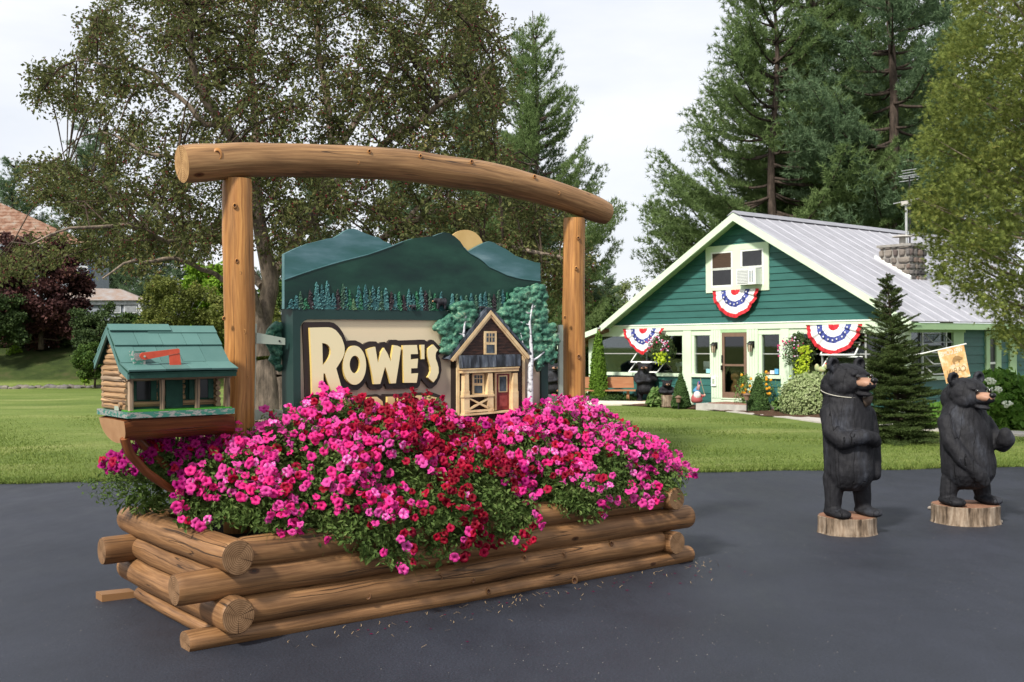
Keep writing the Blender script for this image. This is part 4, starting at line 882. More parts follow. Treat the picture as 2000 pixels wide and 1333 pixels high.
# blossoms
def petal(name, outer, inner, throat, streak=None):
    m, nt, b = base(name, .55, .2); uv = coord(nt, 'UV'); s = N(nt, 'ShaderNodeSeparateXYZ'); nt.links.new(uv, s.inputs[0])
    r = s.outputs[0]; rr_ = orand(nt)
    oc = mix(nt, math_(nt, 'MULTIPLY', rr_, 1.), outer, inner)
    if streak:
        st = math_(nt, 'ABSOLUTE', math_(nt, 'SINE', math_(nt, 'MULTIPLY', s.outputs[1], pi * 5))); oc = mix(nt, ramp(nt, st, [(.35, (0, 0, 0)), (.85, (1, 1, 1))]), streak, oc)
    vein = math_(nt, 'ABSOLUTE', math_(nt, 'SINE', math_(nt, 'MULTIPLY', s.outputs[1], pi * 15))); oc = mix(nt, math_(nt, 'MULTIPLY', math_(nt, 'SUBTRACT', 1., vein), .22), oc, throat)
    f = ramp(nt, r, [(.0, (1, 1, 1)), (.13, (1, 1, 1)), (.24, (.25, .25, .25)), (.4, (0, 0, 0))]); c = mix(nt, f, oc, throat)
    nt.links.new(c, b.inputs['Base Color'])
    t = N(nt, 'ShaderNodeBsdfTranslucent'); nt.links.new(c, t.inputs[0]); ms = N(nt, 'ShaderNodeMixShader'); ms.inputs[0].default_value = .3
    nt.links.new(b.outputs[0], ms.inputs[1]); nt.links.new(t.outputs[0], ms.inputs[2]); nt.links.new(ms.outputs[0], nt.nodes['Material Output'].inputs[0]); return m
PM = [petal('petal_hot_pink', (.72, .024, .25), (.7, .09, .38), (.22, .005, .12)), petal('petal_rose', (.78, .015, .18), (.8, .04, .3), (.2, .0, .06)), petal('petal_pale', (.86, .22, .55), (.88, .35, .68), (.3, .02, .22), (.84, .05, .4)),
      petal('petal_crimson', (.27, .002, .014), (.19, .001, .02), (.012, .0, .004)), petal('petal_dark_magenta', (.34, .004, .13), (.42, .006, .2), (.03, 0, .012)), petal('petal_crimson_rose', (.46, .003, .03), (.38, .003, .045), (.03, 0, .008))]
def blossom(seed, m, open_=1):
    r = random.Random(seed); mb = MB(); S = 25; ph = r.random()
    rings = [(1., .05), (.78, .09), (.45, .04), (.2, -.12), (.1, -.38), (.07, -1.0)]; V = []
    for q, (rad, z) in enumerate(rings):
        for j in range(S):
            t = 2 * pi * j / S; lob = abs(cos(2.5 * t)) ** .5; k = rad * (1 - (.22 * (1 - lob) if q < 2 else .05 * (1 - lob) if q == 2 else 0)) * (1 + (.05 * sin(7 * t + ph * 6) if q == 0 else 0))
            zz = z + ((.12 * sin(5 * t + ph * 9) + .16 * sin(2 * t + seed) + .06 * sin(9 * t + seed * 2)) * rad if q < 2 else 0) - (.12 if q == 0 else 0)
            if open_ < 1: k *= open_; zz += (1 - open_) * .6 * rad
            V.append((cos(t) * k, sin(t) * k, zz))
    fs = []; uv = []
    for q in range(5):
        for j in range(S):
            k = (j + 1) % S; fs.append((q * S + j, (q + 1) * S + j, (q + 1) * S + k, q * S + k)); r0, r1 = rings[q][0], rings[q + 1][0]
            if q >= 3: r0 = r1 = .3
            uv.append([(r0, j / S), (r1, j / S), (r1, (j + 1) / S), (r0, (j + 1) / S)])
    mb.add(V, fs, 0, uv); me = mb.mesh('blossom', (0, 0, 0)); me.materials.append(PM[m]); me.polygons.foreach_set('use_smooth', [True] * len(me.polygons)); return me
BM = {m: [blossom(k * 7 + m, m, (1, 1, 1, .8)[k]) for k in range(4)] for m in range(6)}
n = 12000; a = RG.uniform(-.17, 4.33, n); s = RG.random(n) ** .95 * .8; ok = valid(a, s)
dens = .17 + .24 * sm(s, .1, .38) + .35 * np.sin(a * 7.1 + s * 13) * np.sin(a * 3.3 - s * 8 + 2); ok &= RG.random(n) < dens; ok &= (s < .72) | (a < .6)
a = a[ok]; s = s[ok]; loc, nr = surf(a, s); W = toW(loc + nr * (RG.uniform(-.03, .05, (len(a), 1)) + np.minimum(.028 * RG.gamma(1., 1., (len(a), 1)), .07))); Nn = dirW(nr); q = RG.random(len(a)); zn = zone(W, q)
grid = {}; cnt = [0] * 7; kept = 0
bl = random.Random(77)
for i in range(len(a)):
    w_ = W[i]; key = tuple((w_ / .05).astype(int)); bad = False; X_ = float(PX(w_)[0]); z_ = int(zn[i]); sub = {0: 0 if X_ < 655 else 4, 1: 1 if PX(w_)[1] > 880 else 6, 2: 2 if X_ < 1130 else 5, 3: 3}[z_]
    for dx in (-1, 0, 1):
        for dy in (-1, 0, 1):
            for dz in (-1, 0, 1):
                for o in grid.get((key[0] + dx, key[1] + dy, key[2] + dz), ()):
                    if np.linalg.norm(W[o] - w_) < .037: bad = True
    if bad or cnt[sub] >= 299: continue
    grid.setdefault(key, []).append(i); z = zn[i]; cnt[sub] += 1
    tc = CAM - w_; tc /= np.linalg.norm(tc)
    d = Nn[i] * .45 + tc * .5 + np.array([bl.gauss(-.12, .42), bl.gauss(-.1, .42), bl.gauss(.15, .42)]); d /= np.linalg.norm(d)
    u = bl.random()
    m = {0: 0 if u < .5 else 1 if u < .87 else 2 if u < .93 else 5, 1: 3 if u < .66 else 5, 2: 0 if u < .66 else 1 if u < .78 else 2 if u < .86 else 5 if u < .93 else 4, 3: 4 if u < .8 else 5}[int(z)]
    qt = Vector(d).to_track_quat('Z', 'Y') @ Matrix.Rotation(bl.random() * 6.28, 4, 'Z').to_quaternion()
    r = bl.uniform(.028, .039); inst('blossom', BM[m][bl.choice((0, 0, 1, 1, 2, 2, 3))], plants[sub], w_ + d * .01, qt, (r, r * bl.uniform(.78, 1), r * bl.uniform(.8, 1.5)))
print('blossoms', cnt)
# withered buds: small drooping purple cones
M['bud'] = mat('withered_bud', (.16, .09, .2), (.4, .3, .22), scale=30)
bme = MB().lathe(0, 0, [(.05, 0), (.12, .3), (.16, .7), (.02, 1)], 6).mesh('bud', (0, 0, 0)); bme.materials.append(M['bud'])
for i in bl.sample(range(len(a)), 70): inst('bud', bme, plants[zn[i]], W[i] + Nn[i] * .015, Vector((bl.gauss(0, .5), bl.gauss(0, .5), bl.gauss(-.1, .8))).to_track_quat('Z', 'Y'), bl.uniform(.02, .034))
# dry seed husks fallen on the asphalt along the planter
M['husk'] = mat('dry_husk', (.42, .3, .16), (.26, .17, .09), scale=20)
n = 150; aa = RG.uniform(.5, 4.4, n); bb = -.06 - RG.gamma(1.6, .11, n); V = []
for i in range(n):
    p = PL.P(aa[i], bb[i], .004); t = RG.random() * 6.28; L_ = RG.uniform(.012, .04); c = RG.normal(0, .5)
    for k in range(3):
        t0 = t + c * k; t1 = t + c * (k + 1); q = p + np.array([cos(t0), sin(t0), 0]) * L_ * .33 + [0, 0, .004]; w0 = np.array([-sin(t0), cos(t0), 0]) * .0016
        V += [p - w0, q - w0, q + w0, p - w0, q + w0, p + w0]; p = q
V2 = []
for i in range(34):
    p = PL.P(RG.uniform(.8, 4.3), -.1 - RG.gamma(1.5, .12), .004); t = RG.random() * 6.28; r_ = RG.uniform(.008, .016); V2 += [p + np.array([cos(t + k) * r_, sin(t + k) * r_, .006 * (k % 2)]) for k in (0, 2, 4)]
soup('fallen_petals', np.array(V2), 3, PM[1], label='few pink petals fallen on the asphalt before the planter', cat='petals', kind='stuff')
soup('seed_husks', np.array(V), 3, M['husk'], label='dry brown seed husks scattered on the asphalt before the planter', cat='litter', kind='stuff')
# ------------------------------------------------------------------ the green house
house = thing('green_house', 'dark green gabled house with pale green trim and ribbed metal roof', 'house', HS.P(0, 4, -.15))
AP = .36; HWd = 5.4; EZ = 2.27; RZ = 5.46; OV = -.5; ZG = -.2; LEN = 12.
sl_ = (RZ - EZ) / HWd
L0, R0 = -5.5, 5.36        # wall corners
def hb(name, a0, a1, b0, b1, z0, z1, m, par=None, lab=None):
    mb = MB(HS); mb.box(a0, a1, b0, b1, z0, z1); return obj(name, mb, M[m] if isinstance(m, str) else m, par or house, label=lab)
def hx(X, Y=700, b=0): return HS.on(X, Y, b)
# clapboards of the gable
bz = 2.36; k = 0; r = random.Random(8)
while bz < RZ - .25:
    z1 = min(bz + .192, RZ - .12)
    h0 = (RZ - .02 - bz) / sl_; h1 = (RZ - .02 - z1) / sl_
    mb = MB(HS); j = r.uniform(-.003, .003)
    a00, a01, a10, a11 = AP - h0, AP + h0, AP - h1, AP + h1
    mb.hexa([(a00, -.035 + j, bz), (a01, -.035 - j, bz), (a01, .05, bz), (a00, .05, bz), (a10, -.008, z1), (a11, -.008, z1), (a11, .05, z1), (a10, .05, z1)])
    obj('clapboard', mb, M['teal'], house); bz += .195
# roof: ribbed sheets
M['metalroof'] = mat('ribbed_metal_roof', (.40, .40, .435), (.31, .31, .34), rough=.42, metal=.25, scale=2.2, stretch=(1, 1, .3), bmp=.05, spec=.5, var=.05)
def sheet(width, m_):
    prof = [(0, 0), (.03, 0), (.05, .022), (.075, .022), (.095, 0)]
    x = .14
    while x < width - .04: prof += [(x, 0), (x + .012, .007), (x + .028, .007), (x + .04, 0)]; x += .085
    prof.append((width, 0)); return prof
def roof_side(sg, b0, b1, ez_a, drop_a=None):
    wdt = .62; b = b0; A0 = np.array([AP, RZ + .03]); A1 = np.array([AP + sg * ez_a, RZ + .03 - ez_a * sl_])
    n = np.array([sg * sl_, 1]); n /= np.linalg.norm(n)
    while b < b1 - .05:
        w_ = min(wdt, b1 - b); pr = sheet(w_, 0); V = []
        for x, h in pr:
            for e in (A0, A1): p = e + n * h; V.append((p[0], b + x, p[1]))
        for x, h in pr:
            for e in (A0, A1): p = e - n * .02; V.append((p[0], b + x, p[1]))
        k = len(pr); fs = [(2 * i, 2 * i + 1, 2 * i + 3, 2 * i + 2) for i in range(k - 1)] + [(2 * k + 2 * i, 2 * k + 2 * i + 2, 2 * k + 2 * i + 3, 2 * k + 2 * i + 1) for i in range(k - 1)] + [(2 * i + 1, 2 * k + 2 * i + 1, 2 * k + 2 * i + 3, 2 * i + 3) for i in range(k - 1)] + [(0, 2 * k, 2 * k + 1, 1), (2 * k - 2, 2 * k - 1, 4 * k - 1, 4 * k - 2)]
        mb = MB(HS); mb.add(V, fs); obj('roof_sheet', mb, M['metalroof'], house); b += w_
roof_side(1, OV, LEN, 5.42); roof_side(-1, OV, LEN, 5.3)
mb = MB(HS); mb.prism([(AP - .22, RZ + .03 - .22 * sl_ + .055), (AP, RZ + .1), (AP + .22, RZ + .03 - .22 * sl_ + .055), (AP, RZ + .05)], OV - .01, LEN, 0) ; obj('ridge_cap', mb, M['metalroof'], house)
# rakes, soffit, fascia
def rake(sg, ea):
    e0 = (AP, RZ + .02); e1 = (AP + sg * ea, RZ + .02 - ea * sl_); mb = MB(HS); pts_ = [e0, e1, (e1[0], e1[1] - .2), (AP, RZ - .2)]
    mb.prism(pts_ if sg > 0 else pts_[::-1], OV - .03, OV + .02); obj('rake_board', mb, M['trim'], house)
    mb = MB(HS); t = .03; pts_ = [(e0[0], e0[1] - .06), (e1[0], e1[1] - .06), (e1[0], e1[1] - .09), (AP, RZ - .07)]; mb.prism(pts_ if sg > 0 else pts_[::-1], OV + .02, .0); obj('soffit', mb, M['trimdark'], house)
rake(1, 5.42); rake(-1, 5.25)
hb('frieze_board', -5.35, 5.6, -.07, .03, 2.17, 2.36, 'trim'); hb('drip_edge', -5.36, 5.61, -.09, -.07, 2.33, 2.365, 'white')
hb('eave_fascia', 5.72, 5.76, OV, LEN, 2.08, 2.25, 'trimdark'); hb('eave_soffit', 5.3, 5.72, -.02, LEN, 2.1, 2.13, 'trimdark')
# dark inside with a floor, back wall and ceiling so that the windows look into a room
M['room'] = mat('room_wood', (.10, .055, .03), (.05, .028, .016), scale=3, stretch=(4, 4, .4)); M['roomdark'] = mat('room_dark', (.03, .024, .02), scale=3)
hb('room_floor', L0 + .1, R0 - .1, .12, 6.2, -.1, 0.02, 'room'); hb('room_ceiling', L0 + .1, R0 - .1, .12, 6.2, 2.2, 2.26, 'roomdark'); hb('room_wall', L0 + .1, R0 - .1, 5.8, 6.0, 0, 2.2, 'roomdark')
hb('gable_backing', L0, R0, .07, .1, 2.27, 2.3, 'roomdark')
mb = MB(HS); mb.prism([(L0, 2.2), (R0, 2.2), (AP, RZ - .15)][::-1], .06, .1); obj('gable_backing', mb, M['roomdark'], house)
# front wall: posts, sills, panels below the windows. openings measured on the wall plane
def ax(X): return HS.on(X, 700, 0)[0]
ZS = HS.on(1300, 729, 0)[1]; ZT = HS.on(1250, 657, 0)[1]
zs0 = ZS - .1
posts = [(1152, 1168), (1337, 1352), (1391, 1412), (1461, 1483), (1527, 1543), (1752, 1771)]
for X0, X1 in posts:
    a0, a1 = ax(X0), ax(X1); hb('corner_post' if X0 in (1152, 1752) else 'trim_post', a0, a1, -.055, .12, ZG, 2.17, 'trim')
    if X0 in (1152, 1337, 1527): hb('plinth', a0 - .06, a1 + .06, -.085, .1, ZG, .25, 'trim')
bays = [(1168, 1337, (1262,)), (1352, 1391, ()), (1483, 1527, ()), (1543, 1752, (1605, 1690))]
M['glass'] = glass_mat('window_glass', (.75, .8, .8), .05); M['alu'] = mat('aluminium', (.55, .56, .55), (.45, .46, .45), rough=.35, metal=.5)
for X0, X1, mull in bays:
    a0, a1 = ax(X0), ax(X1)
    hb('window_sill', a0, a1, -.075, .1, zs0, ZS, 'trim'); hb('window_head', a0, a1, -.03, .1, ZT, 2.17, 'trim')
    hb('jamb', a0, a0 + .1, -.02, .09, ZS, ZT, 'trim'); hb('jamb', a1 - .07, a1, -.02, .09, ZS, ZT, 'trim')
    hb('window_pane', a0 + .1, a1 - .07, .05, .056, ZS, ZT, 'glass')
    zm = ZS + (ZT - ZS) * .52; hb('glazing_bar', a0 + .1, a1 - .07, .03, .049, zm - .015, zm + .015, 'alu')
    for X in mull: am = ax(X); hb('mullion', am - .025, am + .025, .02, .048, ZS, ZT, 'alu')
    # teal boards under the sill
    z = zs0
    while z > ZG + .02:
        z1 = max(z - .235, ZG); mb = MB(HS); mb.hexa([(a0, -.02, z1), (a1, -.02, z1), (a1, .05, z1), (a0, .05, z1), (a0, -.002, z - .004), (a1, -.002, z - .004), (a1, .05, z - .004), (a0, .05, z - .004)]); obj('wall_board', mb, M['teal'], house); z = z1
    hb('skirting', a0, a1, -.03, .06, ZG - .05, ZG + .04, 'white')
# top-hung sashes pushed open
def open_sash(a0, a1, z0, z1, b, out, par=house, frame='alu'):
    w_ = .035; o = MB(HS)
    def q(t, s): return (a0 + (a1 - a0) * s, b - out * (1 - t), z0 + (z1 - z0) * t)
    for s0, s1, t0, t1 in ((0, 1, 0, w_ / (z1 - z0)), (0, 1, 1 - w_ / (z1 - z0), 1), (0, w_ / (a1 - a0), 0, 1), (1 - w_ / (a1 - a0), 1, 0, 1)):
        P4 = [q(t0, s0), q(t0, s1), q(t1, s1), q(t1, s0)]; o.hexa([P4[0], P4[1], (P4[1][0], P4[1][1] + .03, P4[1][2]), (P4[0][0], P4[0][1] + .03, P4[0][2]), P4[3], P4[2], (P4[2][0], P4[2][1] + .03, P4[2][2]), (P4[3][0], P4[3][1] + .03, P4[3][2])])
    s_ = obj('open_sash', o, M[frame], par); g = MB(HS); p = [q(.03, .03), q(.03, .97), q(.97, .97), q(.97, .03)]; g.add([(x, y_ + .01, z) for x, y_, z in p], [(0, 1, 2, 3)]); obj('pane', g, M['glass'], s_)
for X0, X1, Y0, Y1, out in ((1238, 1288, 688, 708, .32), (1236, 1293, 708, 727, .38), (1607, 1676, 668, 694, .3), (1612, 1680, 696, 720, .36)):
    a0, z0 = HS.on(X0, Y1, -.1); a1, z1 = HS.on(X1, Y0, -.1); open_sash(a0, a1, z0, z1, .04, out, frame='white')
# door and casing
D0, D1 = ax(1411), ax(1461); zd0 = .16; zd1 = 2.08
M['brown'] = mat('brown_screen_door', (.2, .125, .085), (.16, .1, .07), rough=.4); M['screen'] = glass_mat('screen', (.38, .4, .44), .07)
hb('threshold', D0 - .2, D1 + .25, -.06, .12, ZG, .14, 'trim'); hb('threshold', D0, D1, -.09, .12, .14, .17, 'trim'); 
door = hb('screen_door', D0 + .0, D0 + .11, -.05, .0, zd0, zd1, 'brown')
hb('stile', D1 - .11, D1, -.05, .0, zd0, zd1, 'brown', door); hb('rail', D0 + .11, D1 - .11, -.048, -.002, zd1 - .12, zd1, 'brown', door); hb('rail', D0 + .11, D1 - .11, -.048, -.002, zd0, zd0 + .18, 'brown', door); hb('rail', D0 + .11, D1 - .11, -.046, -.004, 1.1, 1.16, 'brown', door)
hb('screen', D0 + .11, D1 - .11, -.028, -.024, 1.16, zd1 - .12, 'screen', door); hb('pane', D0 + .11, D1 - .11, -.028, -.022, zd0 + .18, 1.1, 'glass', door)
hb('door_handle', D0 + .02, D0 + .06, -.12, -.05, .98, 1.12, 'black', door); hb('keypad', D0 + .01, D0 + .06, -.07, -.05, 1.2, 1.42, 'black', door)
for s in (-.03, .06, .15): pass
for a0, a1 in ((ax(1391) + .02, D0 - .01), (D1 + .01, ax(1483) - .02)):
    w_ = (a1 - a0) / 4
    for i in range(4): hb('beadboard', a0 + w_ * i + .004, a0 + w_ * (i + 1) - .004, -.075 + .002 * i, -.056, .16, 2.16, 'trim')
hb('door_head', D0 - .02, D1 + .02, -.06, .12, 2.08, 2.17, 'trimdark')
# concrete step
stp = HS.on(1435, 797, -.8)
mb = MB(HS); a0 = HS.on(1347, 797, -1.2)[0]; a1 = HS.on(1428, 797, -1.2)[0]; mb.box(a0 + .35, a0 + 2.3, -1.35, -.06, -.25, .06); obj('step', mb, M['concrete'], house)
mb = MB(HS); mb.box(a0 + .6, a0 + 2.0, -1.1, -.3, .062, .085); tag(obj('door_mat', mb, mat('door_mat', (.3, .17, .12), (.2, .1, .08), rough=.95, scale=20), None, org=HS.P(a0 + 1.3, -.7, .06)), 'brown door mat lying on the concrete step', 'doormat')
# upstairs window pair
wa0, wz1 = HS.on(1378, 481, -.06); wa1 = HS.on(1501, 475, -.06)[0]; wz0 = HS.on(1378, 573, -.06)[1]; wz1 = HS.on(1378, 483, -.06)[1]
win = hb('gable_window', wa0, wa1, -.06, .05, wz1 - .17, wz1, 'trim'); hb('casing', wa0, wa1, -.06, .05, wz0, wz0 + .16, 'trim', win); hb('casing', wa0, wa0 + .18, -.059, .05, wz0 + .16, wz1 - .17, 'trim', win); hb('casing', wa1 - .18, wa1, -.059, .05, wz0 + .16, wz1 - .17, 'trim', win)
am = (wa0 + wa1) / 2; hb('casing', am - .14, am + .14, -.062, .05, wz0 + .16, wz1 - .17, 'trim', win)
M['blind'] = mat('brown_blind', (.075, .045, .03), (.05, .03, .02), scale=8, stretch=(1, 1, 8)); M['screenpane'] = mat('dark_screen', (.035, .035, .042), (.028, .028, .034), rough=.3, bmp=0)
for s0, s1, k in ((wa0 + .18, am - .14, 0), (am + .14, wa1 - .18, 1)):
    zm = (wz0 + wz1) / 2
    for z0, z1, mm in ((zm + .03, wz1 - .22, 'blind' if k == 0 else 'screenpane'), (wz0 + .21, zm - .03, 'screenpane')):
        if k and z0 < zm: z0 = zm - .16
        hb('sash', s0, s1, -.05, .0, z1, z1 + .05, 'white', win); hb('sash', s0, s1, -.05, .0, z0 - .05, z0, 'white', win); hb('sash', s0, s0 + .06, -.049, .0, z0, z1, 'white', win); hb('sash', s1 - .06, s1, -.049, .0, z0, z1, 'white', win)
        hb('pane', s0 + .06, s1 - .06, -.046, -.02, z0, z1, mm, win)
acz = wz0 + .21; s0 = am + .24; s1 = am + .9
hb('side_panel', s1, wa1 - .18, -.05, -.02, wz0 + .16, (wz0 + wz1) / 2 - .2, 'white', win)
ac = thing('air_conditioner', 'white window air conditioner sitting in the upstairs gable window', 'air conditioner', HS.P(s0 + .3, -.2, wz0 + .17))
hb('casing', s0, s1, -.38, .05, wz0 + .17, wz0 + .62, 'white', ac)
hb('grille', s0 + .03, s0 + .4, -.39, -.38, wz0 + .2, wz0 + .59, mat('ac_grille', (.35, .36, .37), (.28, .29, .3), scale=3), ac)
for i in range(9): hb('louvre', s0 + .035, s0 + .395, -.396, -.391, wz0 + .22 + i * .042, wz0 + .235 + i * .042, 'white', ac)
for i in range(2): hb('vent_panel', s0 + .45 + i * .08, s0 + .5 + i * .08, -.39, -.38, wz0 + .24, wz0 + .56, mat('ac_vent', (.25, .33, .38), (.4, .35, .33), scale=14), ac)
# lanterns by the door
def house_lamp(X, Y, lab):
    a, z = HS.on(X, Y, -.1); t = thing('wall_lantern', lab, 'lantern', HS.P(a, -.08, z), 'black wall lanterns by the door')
    hb('bracket', a - .05, a + .05, -.1, -.078, z - .02, z + .17, 'black', t); mb = MB(HS); mb.lathe(a - .03, -.18, [(.02, z + .17), (.09, z + .1), (.1, z + .08), (.03, z + .07)], 8); obj('cap', mb, M['black'], t)
    mb = MB(HS); mb.lathe(a - .03, -.18, [(.045, z - .14), (.06, z - .02), (.07, z + .07)], 8); obj('glass_body', mb, mat('lantern_glass', (.5, .4, .28), (.3, .24, .18), rough=.2, scale=20), t)
    for k in range(4): q = pi / 4 + k * pi / 2; mb = MB(HS); mb.tube([(a - .03 + .05 * cos(q), -.18 + .05 * sin(q), z - .14), (a - .03 + .075 * cos(q), -.18 + .075 * sin(q), z + .07)], .008, 5); obj('bar', mb, M['black'], t)
house_lamp(1398, 680, 'black wall lantern left of the brown screen door'); house_lamp(1470, 678, 'black wall lantern right of the brown screen door')
a, z = HS.on(1394, 745, -.08); mb = MB(HS); mb.box(a - .07, a + .1, -.12, -.078, z - .14, z + .14); t_ = obj('notice_box', mb, M['white'], None, org=HS.P(a, -.1, z)); tag(t_, 'small white notice box fixed beside the screen door', 'box')
mb = MB(HS); mb.box(a - .02, a + .06, -.125, -.1205, z - .08, z + .08); obj('notice', mb, mat('notice', (.12, .3, .33), (.6, .55, .3), scale=25), t_)
# side wall, along b at a = R0
def sw(name, b0, b1, z0, z1, m, d0=0, d1=.06, par=None): mb = MB(HS); mb.box(R0 + d0, R0 + d1, b0, b1, z0, z1); return obj(name, mb, M[m], par or house)
def by(X, Y=680):   # where the side wall meets a pixel column
    d = ray(X, Y); t = ((HS.O + HS.u * R0 - CAM) @ HS.u) / (d @ HS.u); return HS.loc(CAM + d * t)[1]
def bzz(X, Y): d = ray(X, Y); t = ((HS.O + HS.u * R0 - CAM) @ HS.u) / (d @ HS.u); return HS.loc(CAM + d * t)[2]
Bw0, Bw1 = .18, by(1858); Bp = by(1878); Bn0, Bn1 = by(1922), by(1951); Bq0, Bq1 = by(1968), by(1981)
sw('window_sill', .12, Bp, zs0, ZS, 'trim', 0, .09); sw('window_head', .12, Bp + .12, ZT, 2.12, 'trimdark'); sw('trim_post', Bw1, Bp, ZS, ZT, 'trimdark', 0, .07)
sw('trim_post', -.03, .16, ZG, 2.12, 'trim', .02, .05)
zw = zs0
while zw > ZG + .02:
    z1 = max(zw - .235, ZG); mb = MB(HS); mb.hexa([(R0, .16, z1), (R0 + .03, .16, z1), (R0 + .03, Bp, z1), (R0, Bp, z1), (R0, .16, zw - .005), (R0 + .008, .16, zw - .005), (R0 + .008, Bp, zw - .005), (R0, Bp, zw - .005)]); obj('wall_board', mb, M['teal'], house); zw = z1
mb = MB(HS); mb.box(R0 - .03, R0 - .02, .15, Bw1, ZS, ZT); obj('window_pane', mb, M['glass'], house)
z = 2.1
while z > ZG:
    z1 = z - .235
    for b0, b1 in ((Bp, Bn0), (Bn1, Bq0), (Bq1, LEN)):
        mb = MB(HS); mb.hexa([(R0, b0, z1), (R0 + .03, b0, z1), (R0 + .03, b1, z1), (R0, b1, z1), (R0, b0, z - .005), (R0 + .008, b0, z - .005), (R0 + .008, b1, z - .005), (R0, b1, z - .005)]); obj('wall_board', mb, M['teal'], house)
    z = z1
zb_ = HS.on(1300, 760, 0)[1]
sw('side_window', Bn0, Bn0 + .22, .3, 2.05, 'trimdark', 0, .07); sw('casing', Bn1 - .3, Bn1, .3, 2.05, 'trimdark', 0, .07); sw('casing', Bn0 + .22, Bn1 - .3, 1.85, 2.05, 'trimdark', 0, .068); sw('casing', Bn0 + .22, Bn1 - .3, .3, .45, 'trimdark', 0, .068); sw('pane', Bn0 + .22, Bn1 - .3, .45, 1.85, 'screenpane', .01, .02); sw('sash', Bn0 + .22, Bn1 - .3, 1.12, 1.18, 'white', .02, .04)
sw('corner_post', Bq0, Bq1, ZG, 2.1, 'trimdark', 0, .07)
mb = MB(HS); mb.box(R0 - .1, R0, Bp, LEN, ZG, 2.1); obj('wall_core', mb, M['roomdark'], house)
# the side window's four awning sashes, one above another
for k, (X0, X1, Y0, Y1) in enumerate(((1803, 1842, 652, 670), (1803, 1838, 675, 690), (1804, 1840, 695, 712), (1804, 1843, 715, 732))):
    b0, b1 = by(X0), by(X1); z0 = bzz(1805, Y1); z1 = bzz(1805, Y0); V = []; out = .26; w_ = .03
    o = MB(HS)
    def q(t, s): return (R0 + out * (1 - t) + .02, b0 + (b1 - b0) * s, z0 + (z1 - z0) * t)
    for s0, s1, t0, t1 in ((0, 1, 0, .12), (0, 1, .9, 1), (0, .05, 0, 1), (.95, 1, 0, 1)):
        P4 = [q(t0, s0), q(t0, s1), q(t1, s1), q(t1, s0)]; g2 = lambda p: (p[0] - .025, p[1], p[2]); o.hexa([g2(P4[0]), P4[0], P4[1], g2(P4[1]), g2(P4[3]), P4[3], P4[2], g2(P4[2])])
    s_ = obj('open_sash', o, M['alu'], house); g = MB(HS); g.add([q(.05, .05), q(.05, .95), q(.95, .95), q(.95, .05)], [(0, 1, 2, 3)]); obj('pane', g, M['glass'], s_)
for X in (1800, 1846): b = by(X); sw('mullion', b - .03, b + .03, ZS, ZT, 'alu', .0, .04)
# left lean-to roof with its brown soffit
lt = MB(HS); A = (-4.95, 2.27); B = (-6.9, 1.78)
lt.hexa([(B[0], OV, B[1]), (A[0], OV, A[1]), (A[0], 8, A[1]), (B[0], 8, B[1]), (B[0], OV, B[1] + .04), (A[0], OV, A[1] + .05), (A[0], 8, A[1] + .05), (B[0], 8, B[1] + .04)]); obj('lean_to_roof', lt, M['metalroof'], house)
lt = MB(HS); lt.hexa([(B[0], OV - .04, B[1] - .16), (A[0] - .1, OV - .04, A[1] - .14), (A[0] - .1, OV + .01, A[1] - .14), (B[0], OV + .01, B[1] - .16), (B[0], OV - .04, B[1] + .03), (A[0] - .1, OV - .04, A[1] + .03), (A[0] - .1, OV + .01, A[1] + .03), (B[0], OV + .01, B[1] + .03)]); obj('lean_to_fascia', lt, M['trim'], house)
M['soffit'] = mat('brown_soffit', (.22, .12, .06), (.13, .07, .035), scale=5, stretch=(6, 6, 1))
lt = MB(HS); lt.hexa([(B[0], OV + .02, B[1] - .1), (A[0], OV + .02, A[1] - .1), (A[0], 8, A[1] - .1), (B[0], 8, B[1] - .1), (B[0], OV + .02, B[1] - .02), (A[0], OV + .02, A[1] - .02), (A[0], 8, A[1] - .02), (B[0], 8, B[1] - .02)]); obj('lean_to_ceiling', lt, M['soffit'], house)
for i in range(9):
    b = .2 + i * .85; t = MB(HS); t.hexa([(B[0], b, B[1] - .18), (A[0], b, A[1] - .18), (A[0], b + .07, A[1] - .18), (B[0], b + .07, B[1] - .18), (B[0], b, B[1] - .1), (A[0], b, A[1] - .1), (A[0], b + .07, A[1] - .1), (B[0], b + .07, B[1] - .1)]); obj('rafter', t, M['soffit'], house)
hb('left_wall', L0, L0 + .1, .12, LEN, ZG, 2.25, 'teal'); hb('lean_to_beam', -6.6, -5.5, 6.5, 6.7, 1.3, 1.75, 'soffit'); hb('lean_to_post', -6.6, -6.45, 6.5, 6.65, ZG, 1.3, 'trim')
# ---- chimney of field stones on the right slope
def roofpt(X, Y):
    n = HS.u * sl_ + np.array([0, 0, 1.]); p0 = HS.P(AP, 0, RZ + .03); d = ray(X, Y); t = ((p0 - CAM) @ n) / (d @ n); return HS.loc(CAM + d * t)
c1 = roofpt(1778, 545); c2 = roofpt(1732, 524); c3 = roofpt(1806, 545)
print('chim', c1, c2, c3)
ca_, cb_ = c1[0], c1[1]; cs = abs(c1[0] - c2[0]); cs = max(1.0, min(cs, 1.6)); cw = .95
ctop = HS.on(1778, 480, cb_)[1]
ca0, ca1, cb0, cb1 = ca_ - cs, ca_, cb_, cb_ + cw; zbot = c1[2] - .25
M['mortar'] = mat('mortar', (.34, .32, .29), (.2, .19, .17), rough=.95, scale=14)
chim = hb('chimney', ca0 + .04, ca1 - .04, cb0 + .04, cb1 - .04, zbot, ctop, 'mortar')
